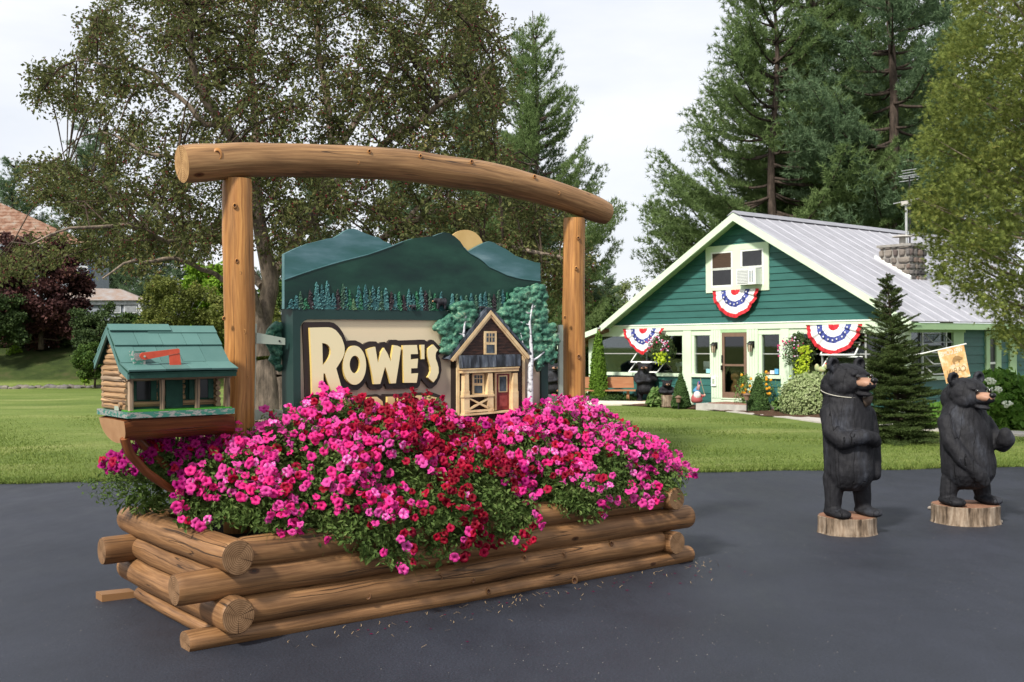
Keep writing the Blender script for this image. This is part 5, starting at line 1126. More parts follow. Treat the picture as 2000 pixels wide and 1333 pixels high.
SM = [mat('field_stone_%d' % i, c, tuple(x * .6 for x in c), rough=.85, scale=7, bmp=.4) for i, c in enumerate([(.21, .18, .155), (.17, .155, .145), (.2, .15, .125), (.12, .11, .105), (.27, .235, .2), (.14, .11, .1), (.07, .065, .065)])]
r = random.Random(31)
def stone(cx, cy, cz, ax_, l, h, m):
    mb = MB(HS); V = []; S = 8
    for rad, out in ((1, .0), (.92, .05), (.6, .075)):
        for j in range(S):
            t = 2 * pi * (j + .5) / S; sx_ = np.sign(cos(t)) * abs(cos(t)) ** .6; sy_ = np.sign(sin(t)) * abs(sin(t)) ** .6; x = sx_ * l / 2 * rad * r.uniform(.78, 1.04); z_ = sy_ * h / 2 * rad * r.uniform(.8, 1.06)
            V.append((cx + x, cy - out, cz + z_) if ax_ == 'f' else (cx + out, cy + x, cz + z_))
    mb.add(V, [(i * S + j, i * S + (j + 1) % S, (i + 1) * S + (j + 1) % S, (i + 1) * S + j) for i in range(2) for j in range(S)] + [tuple(2 * S + j for j in range(S))]); obj('stone', mb, SM[m], chim)
z = zbot
while z < ctop - .05:
    h = min(r.uniform(.16, .25), ctop - z)
    for side, lo_, hi in (('f', ca0, ca1), ('r', cb0, cb1)):
        x = lo_
        while x < hi - .05:
            l = min(r.uniform(.13, .38), hi - x)
            if hi - x - l < .12: l = hi - x
            if side == 'f': stone(x + l / 2, cb0 + .04, z + h / 2, 'f', l - .02, h - .02, r.choice([0, 0, 1, 2, 4, 4, 5]))
            else: stone(ca1 - .04, x + l / 2, z + h / 2, 'r', l - .02, h - .02, r.choice([1, 3, 3, 6, 5, 2, 0]))
            x += l
    z += h
hb('cap_slab', ca0 - .04, ca1 + .04, cb0 - .04, cb1 + .04, ctop, ctop + .07, 'mortar', chim)
mb = MB(HS); mb.lathe((ca0 + ca1) / 2, (cb0 + cb1) / 2, [(.09, ctop + .07), (.09, ctop + .3)], 12); mb.lathe((ca0 + ca1) / 2, (cb0 + cb1) / 2, [(.3, ctop + .31), (.28, ctop + .34), (.05, ctop + .38)], 12); obj('flue_cap', mb, M['concrete'], chim)
# flashing, dark and white, where the stones meet the metal
for (a0, a1, b0, b1) in ((ca0 - .1, ca1 + .02, cb0 - .06, cb0 + .02),):
    mb = MB(HS); zr = lambda a: RZ + .03 - (a - AP) * sl_; mb.hexa([(a0, b0, zr(a0) - .02), (a1, b0, zr(a1) - .02), (a1, b1, zr(a1) - .02), (a0, b1, zr(a0) - .02), (a0, b0, zr(a0) + .07), (a1, b0, zr(a1) + .07), (a1, b1, zr(a1) + .1), (a0, b1, zr(a0) + .1)]); obj('flashing', mb, M['white'], chim)
# brick vent stack beyond the ridge
q = HS.on(1757, 468, 9.0); hb('vent_stack', q[0] - .4, q[0] + .4, 8.8, 9.4, q[1] - 1.2, q[1] + .12, SM[5])
# aerial
ap = ((ca0 + ca1) / 2 - .1, cb1 + .5); am_ = thing('tv_aerial', 'metal television aerial on a pole behind the stone chimney', 'aerial', HS.P(ap[0], ap[1], zbot))
bA = ap[1]; zt_ = HS.on(1775, 345, bA)[1]; aT = HS.on(1775, 345, bA)[0]; aL = HS.on(1770, 395, bA)[0]; zL = HS.on(1770, 395, bA)[1]
for nm, aa_, r_, z1 in (('pole', aL, .04, zL), ('mast', aT + .02, .025, zt_)):
    mb = MB(HS); mb.tube([(aa_, bA, zbot), (aa_, bA, z1)], r_, 8); obj(nm, mb, M['alu'] if nm == 'pole' else M['black'], am_)
def rod(p0, p1, r_=.009, nm='element'): mb = MB(HS); mb.tube([p0, p1], r_, 5); obj(nm, mb, M['alu'], am_)
for k in range(5): z = zt_ + .02 + k * .08 - .15; w_ = (.3, .2, .32, .2, .24)[k]; rod((aT - w_, bA, z), (aT + w_, bA, z + .01))
for k in range(4): rod((aT - .2 + k * .13, bA - .25, zt_ + .0), (aT - .2 + k * .13, bA + .25, zt_))
rod((aL - .36, bA - .1, zL - .02), (aL + .36, bA, zL + .06), .015); rod((aL - .33, bA + .1, zL + .02), (aL + .33, bA + .2, zL + .1), .013); mb = MB(HS); mb.box(aL - .12, aL + .12, bA - .12, bA + .12, zL - .1, zL + .02); obj('rotor', mb, M['concrete'], am_)
# ---- bunting
M['bred'] = mat('bunting_red', (.6, .03, .04), (.45, .02, .03), rough=.7, scale=9); M['bwhite'] = mat('bunting_white', (.8, .8, .8), (.7, .7, .72), rough=.7, scale=9); M['bblue'] = mat('bunting_blue', (.06, .08, .3), (.04, .05, .2), rough=.7, scale=9)
def bunting(a0, a1, ztop_, drop, b, lab, pw=2):
    W_ = a1 - a0; ac_ = (a0 + a1) / 2; t = thing('bunting', lab, 'bunting', HS.P(ac_, b, ztop_), 'pleated fan buntings on the green house')
    def pt(r_, th):   # fan: r 0..1, th 0..pi
        e_ = 2 / (2 + (pw - 2) * r_); x = math.copysign(abs(cos(th)) ** e_, cos(th)); y_ = sin(th) ** (e_ * .9) if sin(th) > 0 else 0; pl = .035 * r_ * sin(th * 15 + 2 * sin(th * 3)) + .015 * sin(th * 37 + 1) * r_
        return (ac_ + W_ / 2 * r_ * x * (1 - .10 * (1 - abs(x)) * 0), b - .05 - .04 * r_ + pl - .03 * sin(th), ztop_ - drop * r_ * y_ * (1 + .012 * sin(th * 15 + 2 * sin(th * 3))))
    bands = [('red_centre', .02, .2, 'bred'), ('white_band', .2, .42, 'bwhite'), ('blue_band', .42, .62, 'bblue'), ('white_band', .62, .86, 'bwhite'), ('red_band', .86, 1.0, 'bred')]
    n = 88
    for nm, r0, r1, m in bands:
        V = []; 
        for i in range(n + 1):
            th = pi * i / n
            for r_ in (r0, (r0 + r1) / 2, r1): V.append(pt(r_, th))
        V2 = [(x, y_ + .006, z) for x, y_, z in V]; mb = MB(HS); fs = []
        for i in range(n):
            for k in range(2): fs.append((i * 3 + k, i * 3 + k + 1, i * 3 + 4 + k, i * 3 + 3 + k))
        mb.add(V, fs); mb.add(V2, [f[::-1] for f in fs]); obj(nm, mb, M[m], t, True)
    for k in range(9):
        th = pi * (k + .5) / 9; c = np.array(pt(.52, th)); c[1] -= .035; s = .05 * W_ / 2.4; V = []
        for j in range(10): q = pi / 2 + j * pi / 5; rr_ = s if j % 2 == 0 else s * .42; V.append((c[0] + cos(q) * rr_, c[1], c[2] + sin(q) * rr_))
        mb = MB(HS); mb.prism([(v[0], v[2]) for v in V][::-1], c[1] - .004, c[1]); obj('star', mb, M['bwhite'], t)
def bpx(X0, X1, Y0, Yb, b, lab, pw=2):
    a0, z0 = HS.on(X0, Y0, b - .06); a1, _ = HS.on(X1, Y0, b - .06); _, z1 = HS.on((X0 + X1) / 2, Yb, b - .06); zc = HS.on((X0 + X1) / 2, Y0, b - .06)[1]; bunting(a0, a1, zc, zc - z1, b, lab, pw)
bpx(1217, 1297, 642, 693, -.1, 'red white and blue bunting over the left windows, above the bench bear', 1.3); bpx(1392, 1482, 566, 621, -.08, 'red white and blue bunting hanging under the upstairs gable window', 1.65); bpx(1575, 1684, 634, 693, -.1, 'largest red white and blue bunting, hanging between bear head and spruce', 1.7)
# ---- things seen in the windows
def card(X0, X1, Y0, Y1, b, c, nm, lab, cat, t=.03):
    a0, z0 = HS.on(X0, Y1, b); a1, z1 = HS.on(X1, Y0, b); mb = MB(HS); mb.box(a0, a1, b, b + t, z0, z1); tag(obj(nm, mb, mat(nm + '_paper', c, scale=20), None, org=HS.P((a0 + a1) / 2, b, z0)), lab, cat)
card(1379, 1387, 721, 729, -.03, (.3, .6, .65), 'blue_card', 'small light blue card standing on the sill of the window left of the door', 'card'); card(1513, 1520, 721, 731, -.03, (.12, .42, .7), 'blue_card', 'bright blue card standing on the sill right of the door', 'card')
card(1504, 1512, 724, 731, -.03, (.75, .78, .75), 'white_card', 'white card leaning on the sill right of the door', 'card'); card(1494, 1503, 727, 731, -.03, (.4, .2, .1), 'wooden_block', 'small brown wooden block on the sill right of the door', 'block'); card(1374, 1386, 706, 722, .5, (.6, .6, .56), 'white_placard', 'white placard standing inside the window left of the door', 'placard')
def horse(X, Y):
    a, z = HS.on(X, Y, .3); s = .3; mb = MB(HS)
    def e(x, y_, rx, ry): mb.ball((a + x * s, .3, z + y_ * s), (rx * s, .18 * s, ry * s), 10, 7)
    e(0, .2, .6, .26); e(.6, .5, .18, .3); e(.78, .7, .24, .12); e(-.66, .2, .1, .3)
    for x in (-.45, -.3, .35, .5): e(x, -.2, .07, .4)
    me = remesh(mb, .02, 2, 'horse'); o = obj('toy_horse', me, mat('white_horse_paint', (.5, .52, .5), (.3, .32, .32), scale=20), None, True); me.transform(Matrix.Translation(-Vector(HS.P(a, .3, z - .15)))); o.location = HS.P(a, .3, z - .15); tag(o, 'small white carved horse standing inside the wide left window', 'horse figurine')
horse(1331, 716)
# ------------------------------------------------------------------ carved bears
def bearmat():
    m, nt, b = base('painted_black_wood', .7, .25); p = coord(nt, 'Object')
    n1 = noise(nt, mapping(nt, p, (1, 1, .35)), 5, 5, .65); n2 = noise(nt, mapping(nt, p, (60, 60, 9)), 1, 4, .6); n3 = noise(nt, p, 26, 3)
    c = ramp(nt, n1, [(.36, (.009, .009, .011)), (.54, (.016, .016, .019)), (.66, (.035, .038, .047)), (.78, (.1, .108, .13))])
    c = mix(nt, .5, c, ramp(nt, n2, [(.35, (.5, .5, .5)), (.7, (1.5, 1.5, 1.5))]), 'MULTIPLY')
    cr = math_(nt, 'ABSOLUTE', math_(nt, 'SUBTRACT', noise(nt, mapping(nt, p, (9, 9, .5)), 1, 2, .4), .5))
    ck = ramp(nt, cr, [(.0, (0, 0, 0)), (.006, (1, 1, 1))]); c = mix(nt, .8, c, ck, 'MULTIPLY')
    nt.links.new(c, b.inputs['Base Color']); h = mix(nt, .5, mix(nt, .5, n2, n3), ck); bump(nt, b, h, 1, .02); return m
M['bear'] = bearmat(); M['tan'] = mat('tan_muzzle', (.4, .23, .15), (.24, .12, .075), scale=12, rough=.5, bmp=.3); M['nose'] = mat('black_nose', (.01, .01, .01), rough=.3, bmp=0)
M['eye'] = mat('glass_eye', (.012, .01, .008), rough=.05, spec=.8, bmp=0)
def bark():
    m, nt, b = base('stump_bark', .9, .15); p = wpos(nt); n1 = noise(nt, mapping(nt, p, (22, 22, 2.5)), 1, 6, .65); n2 = noise(nt, p, 7, 4)
    c = ramp(nt, n1, [(.34, (.05, .035, .025)), (.48, (.22, .16, .11)), (.68, (.42, .34, .26))]); c = mix(nt, .6, c, ramp(nt, n2, [(.4, (.45, .45, .45)), (.6, (1.1, 1.1, 1.1))]), 'MULTIPLY')
    nt.links.new(c, b.inputs['Base Color']); bump(nt, b, n1, .9, .02); return m
M['bark'] = bark(); M['stumptop'] = mat('stump_top', (.3, .16, .1), (.2, .09, .05), rough=.8, scale=9, bmp=.4)
def capsule(mb, pts, n=7):
    for (p0, r0), (p1, r1) in zip(pts[:-1], pts[1:]):
        for k in range(n + 1):
            t = k / n; p = np.array(p0) * (1 - t) + np.array(p1) * t; r = np.array(r0) * (1 - t) + np.array(r1) * t
            mb.ball(p, tuple(r) if r.ndim else (float(r),) * 3, 12, 8)
def make_bear(name, lab, group, org, yaw, sc_, spec, vox=.011, z0=0, wx=1):
    """spec: torso profile, head centre and yaw, arms, legs; everything in metres of a 1.6 m bear, scaled by sc_"""
    u = (cos(yaw), sin(yaw)); fr = Fr(org, u); t = thing(name, lab, 'bear statue', (org[0], org[1], org[2] + z0), group)
    S = sc_; mb = MB()
    def ball(c, r, seg=14, rg=10): mb.ball(c, r, seg, rg)
    prof = spec['torso']; V = []
    pz = np.linspace(prof[0][2], prof[-1][2], 26); pr = np.interp(pz, [p[2] for p in prof], [p[0] for p in prof]); pd = np.interp(pz, [p[2] for p in prof], [p[1] for p in prof]); po = np.interp(pz, [p[2] for p in prof], [p[3] for p in prof])
    Sg = 28
    for z, rx, ry, o in zip(pz, pr, pd, po):
        for j in range(Sg): q = 2 * pi * j / Sg; V.append((rx * cos(q), o + ry * sin(q), z))
    k = len(pz); mb.add(V, [(i * Sg + j, i * Sg + (j + 1) % Sg, (i + 1) * Sg + (j + 1) % Sg, (i + 1) * Sg + j) for i in range(k - 1) for j in range(Sg)] + [tuple(range(Sg))[::-1], tuple((k - 1) * Sg + j for j in range(Sg))])
    for c, r in spec['lumps']: ball(c, r)
    for arm in spec['limbs']: capsule(mb, arm)
    hc = np.array(spec['head'][0]); hy, hp = spec['head'][1], spec['head'][2]
    Rz = np.array([[cos(hy), -sin(hy), 0], [sin(hy), cos(hy), 0], [0, 0, 1]]); Rx = np.array([[1, 0, 0], [0, cos(hp), -sin(hp)], [0, sin(hp), cos(hp)]]); HR = Rz @ Rx
    def hp_(x, b, z): return hc + HR @ np.array([x, b, z])
    def hball(c, r, seg=14, rg=10, m=mb): m.ball(hp_(*c), r, seg, rg, rot=HR)
    hball((0, .03, -.005), (.192, .185, .15)); hball((0, -.06, -.03), (.15, .15, .115)); hball((0, .12, -.08), (.185, .15, .16)); hball((0, -.04, .065), (.125, .14, .072))
    hball((0, -.18, -.03), (.08, .12, .06)); hball((0, -.26, -.02), (.06, .058, .045)); hball((0, -.14, .02), (.05, .1, .04))
    hball((0, -.17, -.112), (.062, .115, .024)); hball((0, -.08, -.1), (.09, .1, .05))
    for s in (-1, 1):
        hball((s * .1, -.02, -.07), (.075, .12, .08)); hball((s * .066, -.14, .062), (.04, .035, .018))
        e = (s * .165, .04, .135)      # cupped ear: a ring round a thinner disc
        for q in range(12):
            w_ = 2 * pi * q / 12; hball((e[0] + cos(w_) * .05, e[1], e[2] + sin(w_) * .052), (.02, .028, .02), 8, 6)
        hball((e[0], e[1] + .014, e[2]), (.05, .014, .052), 10, 6); hball((s * .14, .04, .085), (.055, .04, .05), 10, 6)
    mb.v = [tuple(np.array(p) * S) for p in mb.v]
    me = _rm(mb, vox * S / 1.0, 1, 'body')
    n = len(me.vertices); co = np.empty(n * 3, np.float32); me.vertices.foreach_get('co', co); co = co.reshape(-1, 3) / S
    nn = np.empty(n * 3, np.float32); me.vertices.foreach_get('normal', nn); nn = nn.reshape(-1, 3)
    d = .0035 * np.sin(co[:, 2] * 60 + co[:, 0] * 40) * np.sin(co[:, 0] * 90 + co[:, 1] * 70) + .003 * np.sin(co[:, 0] * 130 + 3 * np.sin(co[:, 2] * 20)) + .004 * np.sin(co[:, 1] * 33 + co[:, 2] * 21 + 1)
    co = (co + nn * d[:, None] * .4) * S * np.array([wx, wx, 1]) + np.array([0, 0, z0]); Wd = fr.W(co) + np.array([0, 0, org[2]]) - np.array([org[0], org[1], org[2] + z0])
    me.vertices.foreach_set('co', Wd.astype(np.float32).ravel()); me.update(); me.materials.append(M['bear']); me.polygons.foreach_set('use_smooth', [True] * len(me.polygons))
    o = bpy.data.objects.new('body', me); COL.objects.link(o); o.parent = t; ORG[o.name] = ORG[t.name]
    def part(nm, fn, m, sm_=True):
        q = MB(); fn(q); q.v = [tuple(p) for p in (fr.W(np.array(q.v) * S * np.array([wx, wx, 1]) + np.array([0, 0, z0])) + np.array([0, 0, org[2]]))]; return obj(nm, q, M[m] if isinstance(m, str) else m, t, sm_)
    def hb2(c, r): return lambda q: q.ball(hp_(*c), r, 14, 10, rot=HR)
    part('muzzle', hb2((0, -.2, -.012), (.084, .118, .052)), 'tan'); part('nose', hb2((0, -.31, .022), (.036, .03, .025)), 'nose')
    for s in (-1, 1): part('eye', hb2((s * .082, -.192, .046), (.02, .02, .02)), 'eye')
    return t, part
BEAR_A = dict(torso=[(.13, .13, .43, -.02), (.19, .19, .48, -.02), (.225, .225, .58, -.03), (.225, .22, .8, -.02), (.228, .22, 1.05, 0), (.225, .21, 1.18, .01), (.20, .2, 1.28, .02), (.165, .18, 1.36, .03), (.14, .15, 1.42, .03)],
    lumps=[((0, -.1, .63), (.19, .17, .2)), ((0, -.06, .95), (.18, .17, .22))],
    limbs=[[((-.19, -.02, 1.13), .095), ((-.215, -.09, .98), .085), ((-.17, -.2, .90), .078)], [((-.17, -.2, .90), .078), ((-.02, -.27, .94), .068), ((.1, -.25, .92), .06)], [((.1, -.25, .92), (.075, .06, .06)), ((.15, -.22, .88), (.06, .055, .055))],
           [((.19, -.02, 1.12), .09), ((.225, -.06, .9), .075), ((.22, -.1, .7), .066), ((.20, -.13, .58), .06)],
           [((-.13, .01, .54), .105), ((-.148, 0, .38), .082), ((-.155, 0, .25), .074)], [((-.155, -.0, .235), (.08, .1, .05)), ((-.15, -.15, .225), (.08, .09, .042))],
           [((.13, .01, .54), .105), ((.155, 0, .38), .082), ((.165, 0, .25), .074)], [((.165, 0, .235), (.08, .1, .05)), ((.175, -.15, .225), (.08, .09, .042))]],
    head=((.0, -.03, 1.45), radians(12), radians(5)))
BEAR_B = dict(torso=[(.12, .12, .36, -.02), (.2, .19, .4, -.03), (.25, .245, .5, -.05), (.262, .25, .62, -.05), (.25, .235, .8, -.02), (.245, .225, .95, 0), (.24, .21, 1.05, .01), (.2, .19, 1.16, .02), (.165, .17, 1.24, .02), (.14, .15, 1.3, .02)],
    lumps=[((0, -.12, .58), (.21, .18, .2)), ((0, -.04, .95), (.2, .18, .2))],
    limbs=[[((-.215, -.02, 1.02), .095), ((-.235, -.1, .84), .085), ((-.18, -.21, .68), .078), ((-.05, -.29, .52), .068), ((.0, -.3, .45), .05)],
           [((.2, -.02, 1.0), .095), ((.26, -.1, .86), .085), ((.27, -.2, .8), .075), ((.24, -.3, .86), .082), ((.22, -.31, .92), .06)],
           [((-.16, .0, .44), .1), ((-.19, 0, .34), .085), ((-.2, 0, .27), .075)], [((-.2, 0, .255), (.085, .1, .05)), ((-.195, -.14, .245), (.085, .09, .045))],
           [((.16, .0, .44), .1), ((.19, 0, .34), .085), ((.205, 0, .27), .075)], [((.205, 0, .255), (.085, .1, .05)), ((.215, -.14, .245), (.085, .09, .045))]],
    head=((.0, -.05, 1.31), radians(9), radians(7)))
def stump(name, lab, org, rx, ry, h, par=None, seed=0, group=None):
    t = thing(name, lab, 'stump', org, group) if par is None else par
    mb = MB(); r = random.Random(seed); S = 36; V = []; ks = [1 + r.uniform(-.035, .035) for _ in range(S)]
    for q, (z, k) in enumerate(((0, 1.03), (.02, 1.0), (h * .5, .99), (h - .006, 1), (h, .975))):
        for j in range(S): a = 2 * pi * j / S; V.append((org[0] + cos(a) * rx * k * ks[j], org[1] + sin(a) * ry * k * ks[j], org[2] + z))
    mb.add(V, [(i * S + j, i * S + (j + 1) % S, (i + 1) * S + (j + 1) % S, (i + 1) * S + j) for i in range(4) for j in range(S)]); obj('bark', mb, M['bark'], t, 'auto')
    mb = MB(); mb.add([(p[0], p[1], p[2] + .001) for p in V[-S:]], [tuple(range(S))]); obj('sawn_top', mb, M['stumptop'], t); return t
# the two big ones on the asphalt
gA = G(1656, 1050); OA = np.array([gA[0] * (gA[1] + .27) / gA[1], gA[1] + .27, 0]); stump('tree_stump', 'sawn tree stump under the large bear with the collar cord', OA, .268, .27, .16, seed=1, group='stumps under the big bears')
tA, pA = make_bear('carved_bear', 'tall black carved bear with a cord collar, nearest the lawn spruce on its left', 'large black bears on stumps', OA, radians(16), 1.02, BEAR_A, z0=-.035)
def cord(q):
    P_ = [(.215 * cos(a) - .005, .03 + .2 * sin(a), 1.33 + .045 * sin(a)) for a in np.linspace(0, 2 * pi, 30)]; q.tube(P_, .004, 5)
pA('cord', cord, mat('pale_cord', (.5, .48, .4), scale=30)); pA('tag', lambda q: q.hexa([(.06, -.21, 1.2), (.13, -.19, 1.22), (.13, -.17, 1.22), (.06, -.19, 1.2), (.03, -.215, 1.285), (.15, -.195, 1.3), (.15, -.175, 1.3), (.03, -.195, 1.285)]), mat('leather_tag', (.07, .05, .035), scale=20))
gB = G(1886, 1030); OB = np.array([gB[0] * (gB[1] + .3) / gB[1], gB[1] + .3, 0]); stump('tree_stump', 'wide rough-barked stump under the black bear with its paw raised', OB, .315, .3, .18, seed=2, group='stumps under the big bears')
make_bear('carved_bear', 'stout black carved bear with one paw raised, before the white hydrangea', 'large black bears on stumps', OB, radians(14), 1.0, BEAR_B, z0=-.025)
for X, Y in ((1817, 996), (1953, 1023)):
    p = G(X, Y); mb = MB(); mb.ball((p[0], p[1], .02), (.03, .02, .02), 8, 6); tag(obj('stone', mb, SM[4], None, org=p), 'small pale chock stone wedged at the %s side of the wide rough-barked stump' % ('near right' if X > 1900 else 'far left'), 'stone', 'chock stones by the stump')
# bench bears and the cub
def onlawn(X, Y, z=-.14): return G(X, Y, z)
p = onlawn(1261, 792); SB = dict(BEAR_A); SB['head'] = ((0, -.03, 1.43), radians(-8), radians(4)); SB['limbs'] = BEAR_A['limbs'][:2] + [[((.19, -.02, 1.12), .09), ((.22, -.12, .95), .08), ((.12, -.24, .98), .065)]] + BEAR_A['limbs'][4:]
stump('tree_stump', 'low wide stump under the black bear at the bench end', (p[0], p[1] + .1, -.14), .45, .35, .14, seed=5)
make_bear('bench_bear', 'black carved bear standing at the right end of the wooden bench', 'bears holding the bench', (p[0] + .02, p[1] + .1, -.14), radians(-8), .84, SB, .02, -.02, 1.5)
p2_ = onlawn(1082, 790); make_bear('bench_bear', 'black carved bear at the left end of the bench, glimpsed between sign and log post', 'bears holding the bench', (p2_[0], p2_[1] + .1, -.14), radians(14), .84, SB, .025, -.02, 1.4)
p = onlawn(1304, 797); stump('tree_stump', 'tall pale stump hugged by the small bear cub', (p[0], p[1], -.14), .19, .17, .38, seed=6)
CUB = dict(torso=[(.2, .2, .1, .12), (.23, .22, .4, .12), (.24, .23, .7, .1), (.2, .2, 1.0, .06), (.15, .16, 1.2, 0)], lumps=[], limbs=[[((-.2, 0, .95), .1), ((-.28, -.15, .8), .09), ((-.1, -.3, .78), .09), ((.0, -.3, .8), .08)], [((.2, 0, .95), .1), ((.28, -.15, .8), .09), ((.1, -.3, .78), .09)]], head=((0, -.12, 1.2), 0, radians(8)))
make_bear('bear_cub', 'small black carved bear cub leaning its arms on a stump', None, (p[0], p[1] + .15, -.14), 0, .6, CUB, .03, 0, 1.25)
# bench
bA, bB = onlawn(1120, 792), onlawn(1240, 792); BF = Fr(bA, bB - bA); Lb = float(np.linalg.norm((bB - bA)[:2]))
M['bench'] = mat('bench_wood', (.42, .2, .1), (.33, .14, .065), rough=.5, scale=3, stretch=(1, 1, 6))
bench = thing('bench', 'reddish wooden bench with one wide back board between two carved bears', 'bench', (*BF.P(Lb / 2, .2, 0)[:2], -.14))
def bzx(X, Y, b): return BF.on(X, Y, b)[1]
mb = MB(BF); mb.prism([(-.5, bzx(1200, 764, 0)), (Lb + .03, bzx(1200, 764, 0)), (Lb + .03, bzx(1200, 764, 0) + .04), (-.5, bzx(1200, 764, 0) + .04)], -.22, .18); obj('seat', mb, M['bench'], bench)
zb0, zb1 = bzx(1190, 758, .2), bzx(1190, 737, .2); mb = MB(BF); mb.prism([(-.5, zb0), (Lb - .03, zb0), (Lb - .05, zb1), (-.5, zb1 + .01)], .2, .25); obj('backrest', mb, M['bench'], bench)
q = BF.on(1173, 748, .19); mb = MB(BF); mb.box(q[0] - .09, q[0] + .09, .185, .2, q[1] - .07, q[1] + .07); obj('plaque', mb, mat('plaque', (.3, .24, .17), (.2, .17, .13), scale=20), bench)
for a in (0, Lb - .25): mb = MB(BF); mb.box(a, a + .08, -.1, .15, -.15, bzx(1200, 764, 0)); obj('leg', mb, M['bench'], bench)
mb = MB(BF); mb.tube([(-.9, -.38, -.1), (Lb * .4, -.4, -.09), (Lb + .55, -.38, -.09)], [.11, .12, .1], 14, wob=.08); tag(obj('driftwood_log', mb, mat('bleached_log', (.62, .58, .5), (.5, .44, .34), scale=5, stretch=(1, 1, 3)), None, 'auto', org=BF.P(1, -.38, -.14)), 'bleached pale log lying on the lawn in front of the bench bears', 'log')
# gnome with its little flag
gp = HS.on(1361, 790, -1.0); g0 = HS.P(gp[0], -1.0, .06); gn = thing('garden_gnome', 'garden gnome with white beard and blue hat holding a small flag on the step', 'gnome', g0)
def gp_(nm, fn, c): q = MB(); fn(q); q.v = [tuple(np.array(p) + g0) for p in q.v]; return obj(nm, q, mat(nm + '_paint', c, scale=20) if isinstance(c, tuple) else c, gn, True)
gp_('coat', lambda q: q.lathe(0, 0, [(.13, 0), (.17, .05), (.16, .16), (.11, .24), (.07, .28)], 16), (.42, .1, .1)); gp_('beard', lambda q: (q.ball((0, -.1, .22), (.11, .08, .12)), q.ball((0, -.02, .3), (.09, .09, .07))), (.75, .72, .7))
gp_('hat', lambda q: q.lathe(0, 0, [(.11, .31), (.115, .35), (.08, .4), (.04, .44), (.01, .47)], 14), (.07, .25, .45)); gp_('arm', lambda q: q.tube([(.1, -.02, .22), (.17, -.08, .19), (.2, -.08, .21)], [.04, .035, .035], 8), (.42, .1, .1)); gp_('hand', lambda q: q.ball((.21, -.09, .22), .035, 8, 6), (.6, .38, .3))
gp_('flag_pole', lambda q: q.tube([(.22, -.09, .2), (.09, -.09, .7)], .008, 6), (.45, .33, .2))
for k in range(7): gp_('flag_stripe', lambda q: q.hexa([(.12 - .155 + k * .012, -.1 + .01 * sin(k), .36 + .0), (.12 - .143 + k * .012, -.1, .355), (.12 - .143 + k * .012, -.095, .355), (.12 - .155 + k * .012, -.095, .36), (.09 - .065 + k * .012, -.1, .62), (.09 - .053 + k * .012, -.1, .62), (.09 - .053 + k * .012, -.095, .62), (.09 - .065 + k * .012, -.095, .62)]), (.5, .06, .08) if k % 2 == 0 else (.75, .75, .75))
gp_('flag_canton', lambda q: q.box(.03, .09, -.104, -.1001, .52, .625), (.05, .08, .25))
# brown dog statue seen through the screen door
dp = HS.on(1437, 768, .35); d0 = HS.P(dp[0], .35, .02); mb = MB()
for c, r in (((0, 0, .38), (.15, .16, .24)), ((0, -.06, .62), (.09, .1, .12)), ((0, -.1, .8), (.12, .13, .11)), ((0, -.22, .77), (.06, .08, .05)), ((-.12, -.05, .76), (.035, .05, .11)), ((.12, -.05, .76), (.035, .05, .11)), ((0, .1, .2), (.2, .2, .18))): mb.ball(c, r, 12, 8)
for s in (-1, 1): capsule(mb, [((s * .09, -.1, .45), .06), ((s * .1, -.14, .08), .045)]); capsule(mb, [((s * .17, -.02, .12), .07), ((s * .17, -.2, .06), .05)])
mb.v = [tuple(np.array(p) + d0) for p in mb.v]; me = _rm(mb, .022, 2, 'dog'); me.transform(Matrix.Translation(-Vector(d0)))
tag(obj('dog_statue', me, mat('brown_dog_wood', (.42, .2, .07), (.28, .12, .04), scale=9), None, True, org=d0), 'brown carved dog sitting behind the glass of the screen door', 'dog statue')
# solar lights, rock, weathervane rooster, white crab ornament
def lamp_stake(X, Y, b, h, lab):
    a, z = HS.on(X, Y, b); o = HS.P(a, b, -.12); t = thing('path_light', lab, 'garden light', o, 'small solar path lights'); q = MB(); q.tube([tuple(o), tuple(o + [0, 0, h])], .02, 6); obj('stake', q, M['black'], t)
    q = MB(); q.lathe(o[0], o[1], [(.06, o[2] + h), (.07, o[2] + h + .12), (.11, o[2] + h + .14), (.02, o[2] + h + .2)], 10); obj('lamp_head', q, M['brown'], t)
lamp_stake(1325, 790, -1.5, .2, 'small dark solar path light before the left dwarf conifer'); lamp_stake(1459, 800, -1.6, .35, 'dark solar lantern on a stake beside the concrete step')
wp = HS.on(1605, 770, -.9); wv = thing('rooster_stake', 'painted green garden rooster on a thin wire stake above the cream shrub', 'garden ornament', HS.P(wp[0], -.9, -.1)); bZ = HS.on(1603, 722, -.9)[1]
q = MB(HS); q.tube([(wp[0], -.9, -.1), (wp[0], -.9, bZ)], .012, 5); obj('stake', q, M['alu'], wv); q = MB(HS); q.ball((wp[0], -.9, bZ), (.13, .05, .08)); q.ball((wp[0] + .12, -.9, bZ + .08), (.05, .04, .07)); q.ball((wp[0] - .14, -.9, bZ + .05), (.07, .04, .1)); obj('rooster', q, mat('rooster_paint', (.28, .4, .2), (.5, .4, .2), scale=12), wv, True)
q = MB(HS); q.ball((wp[0] + .13, -.9, bZ + .15), (.03, .02, .025)); obj('comb', q, M['red'], wv, True)
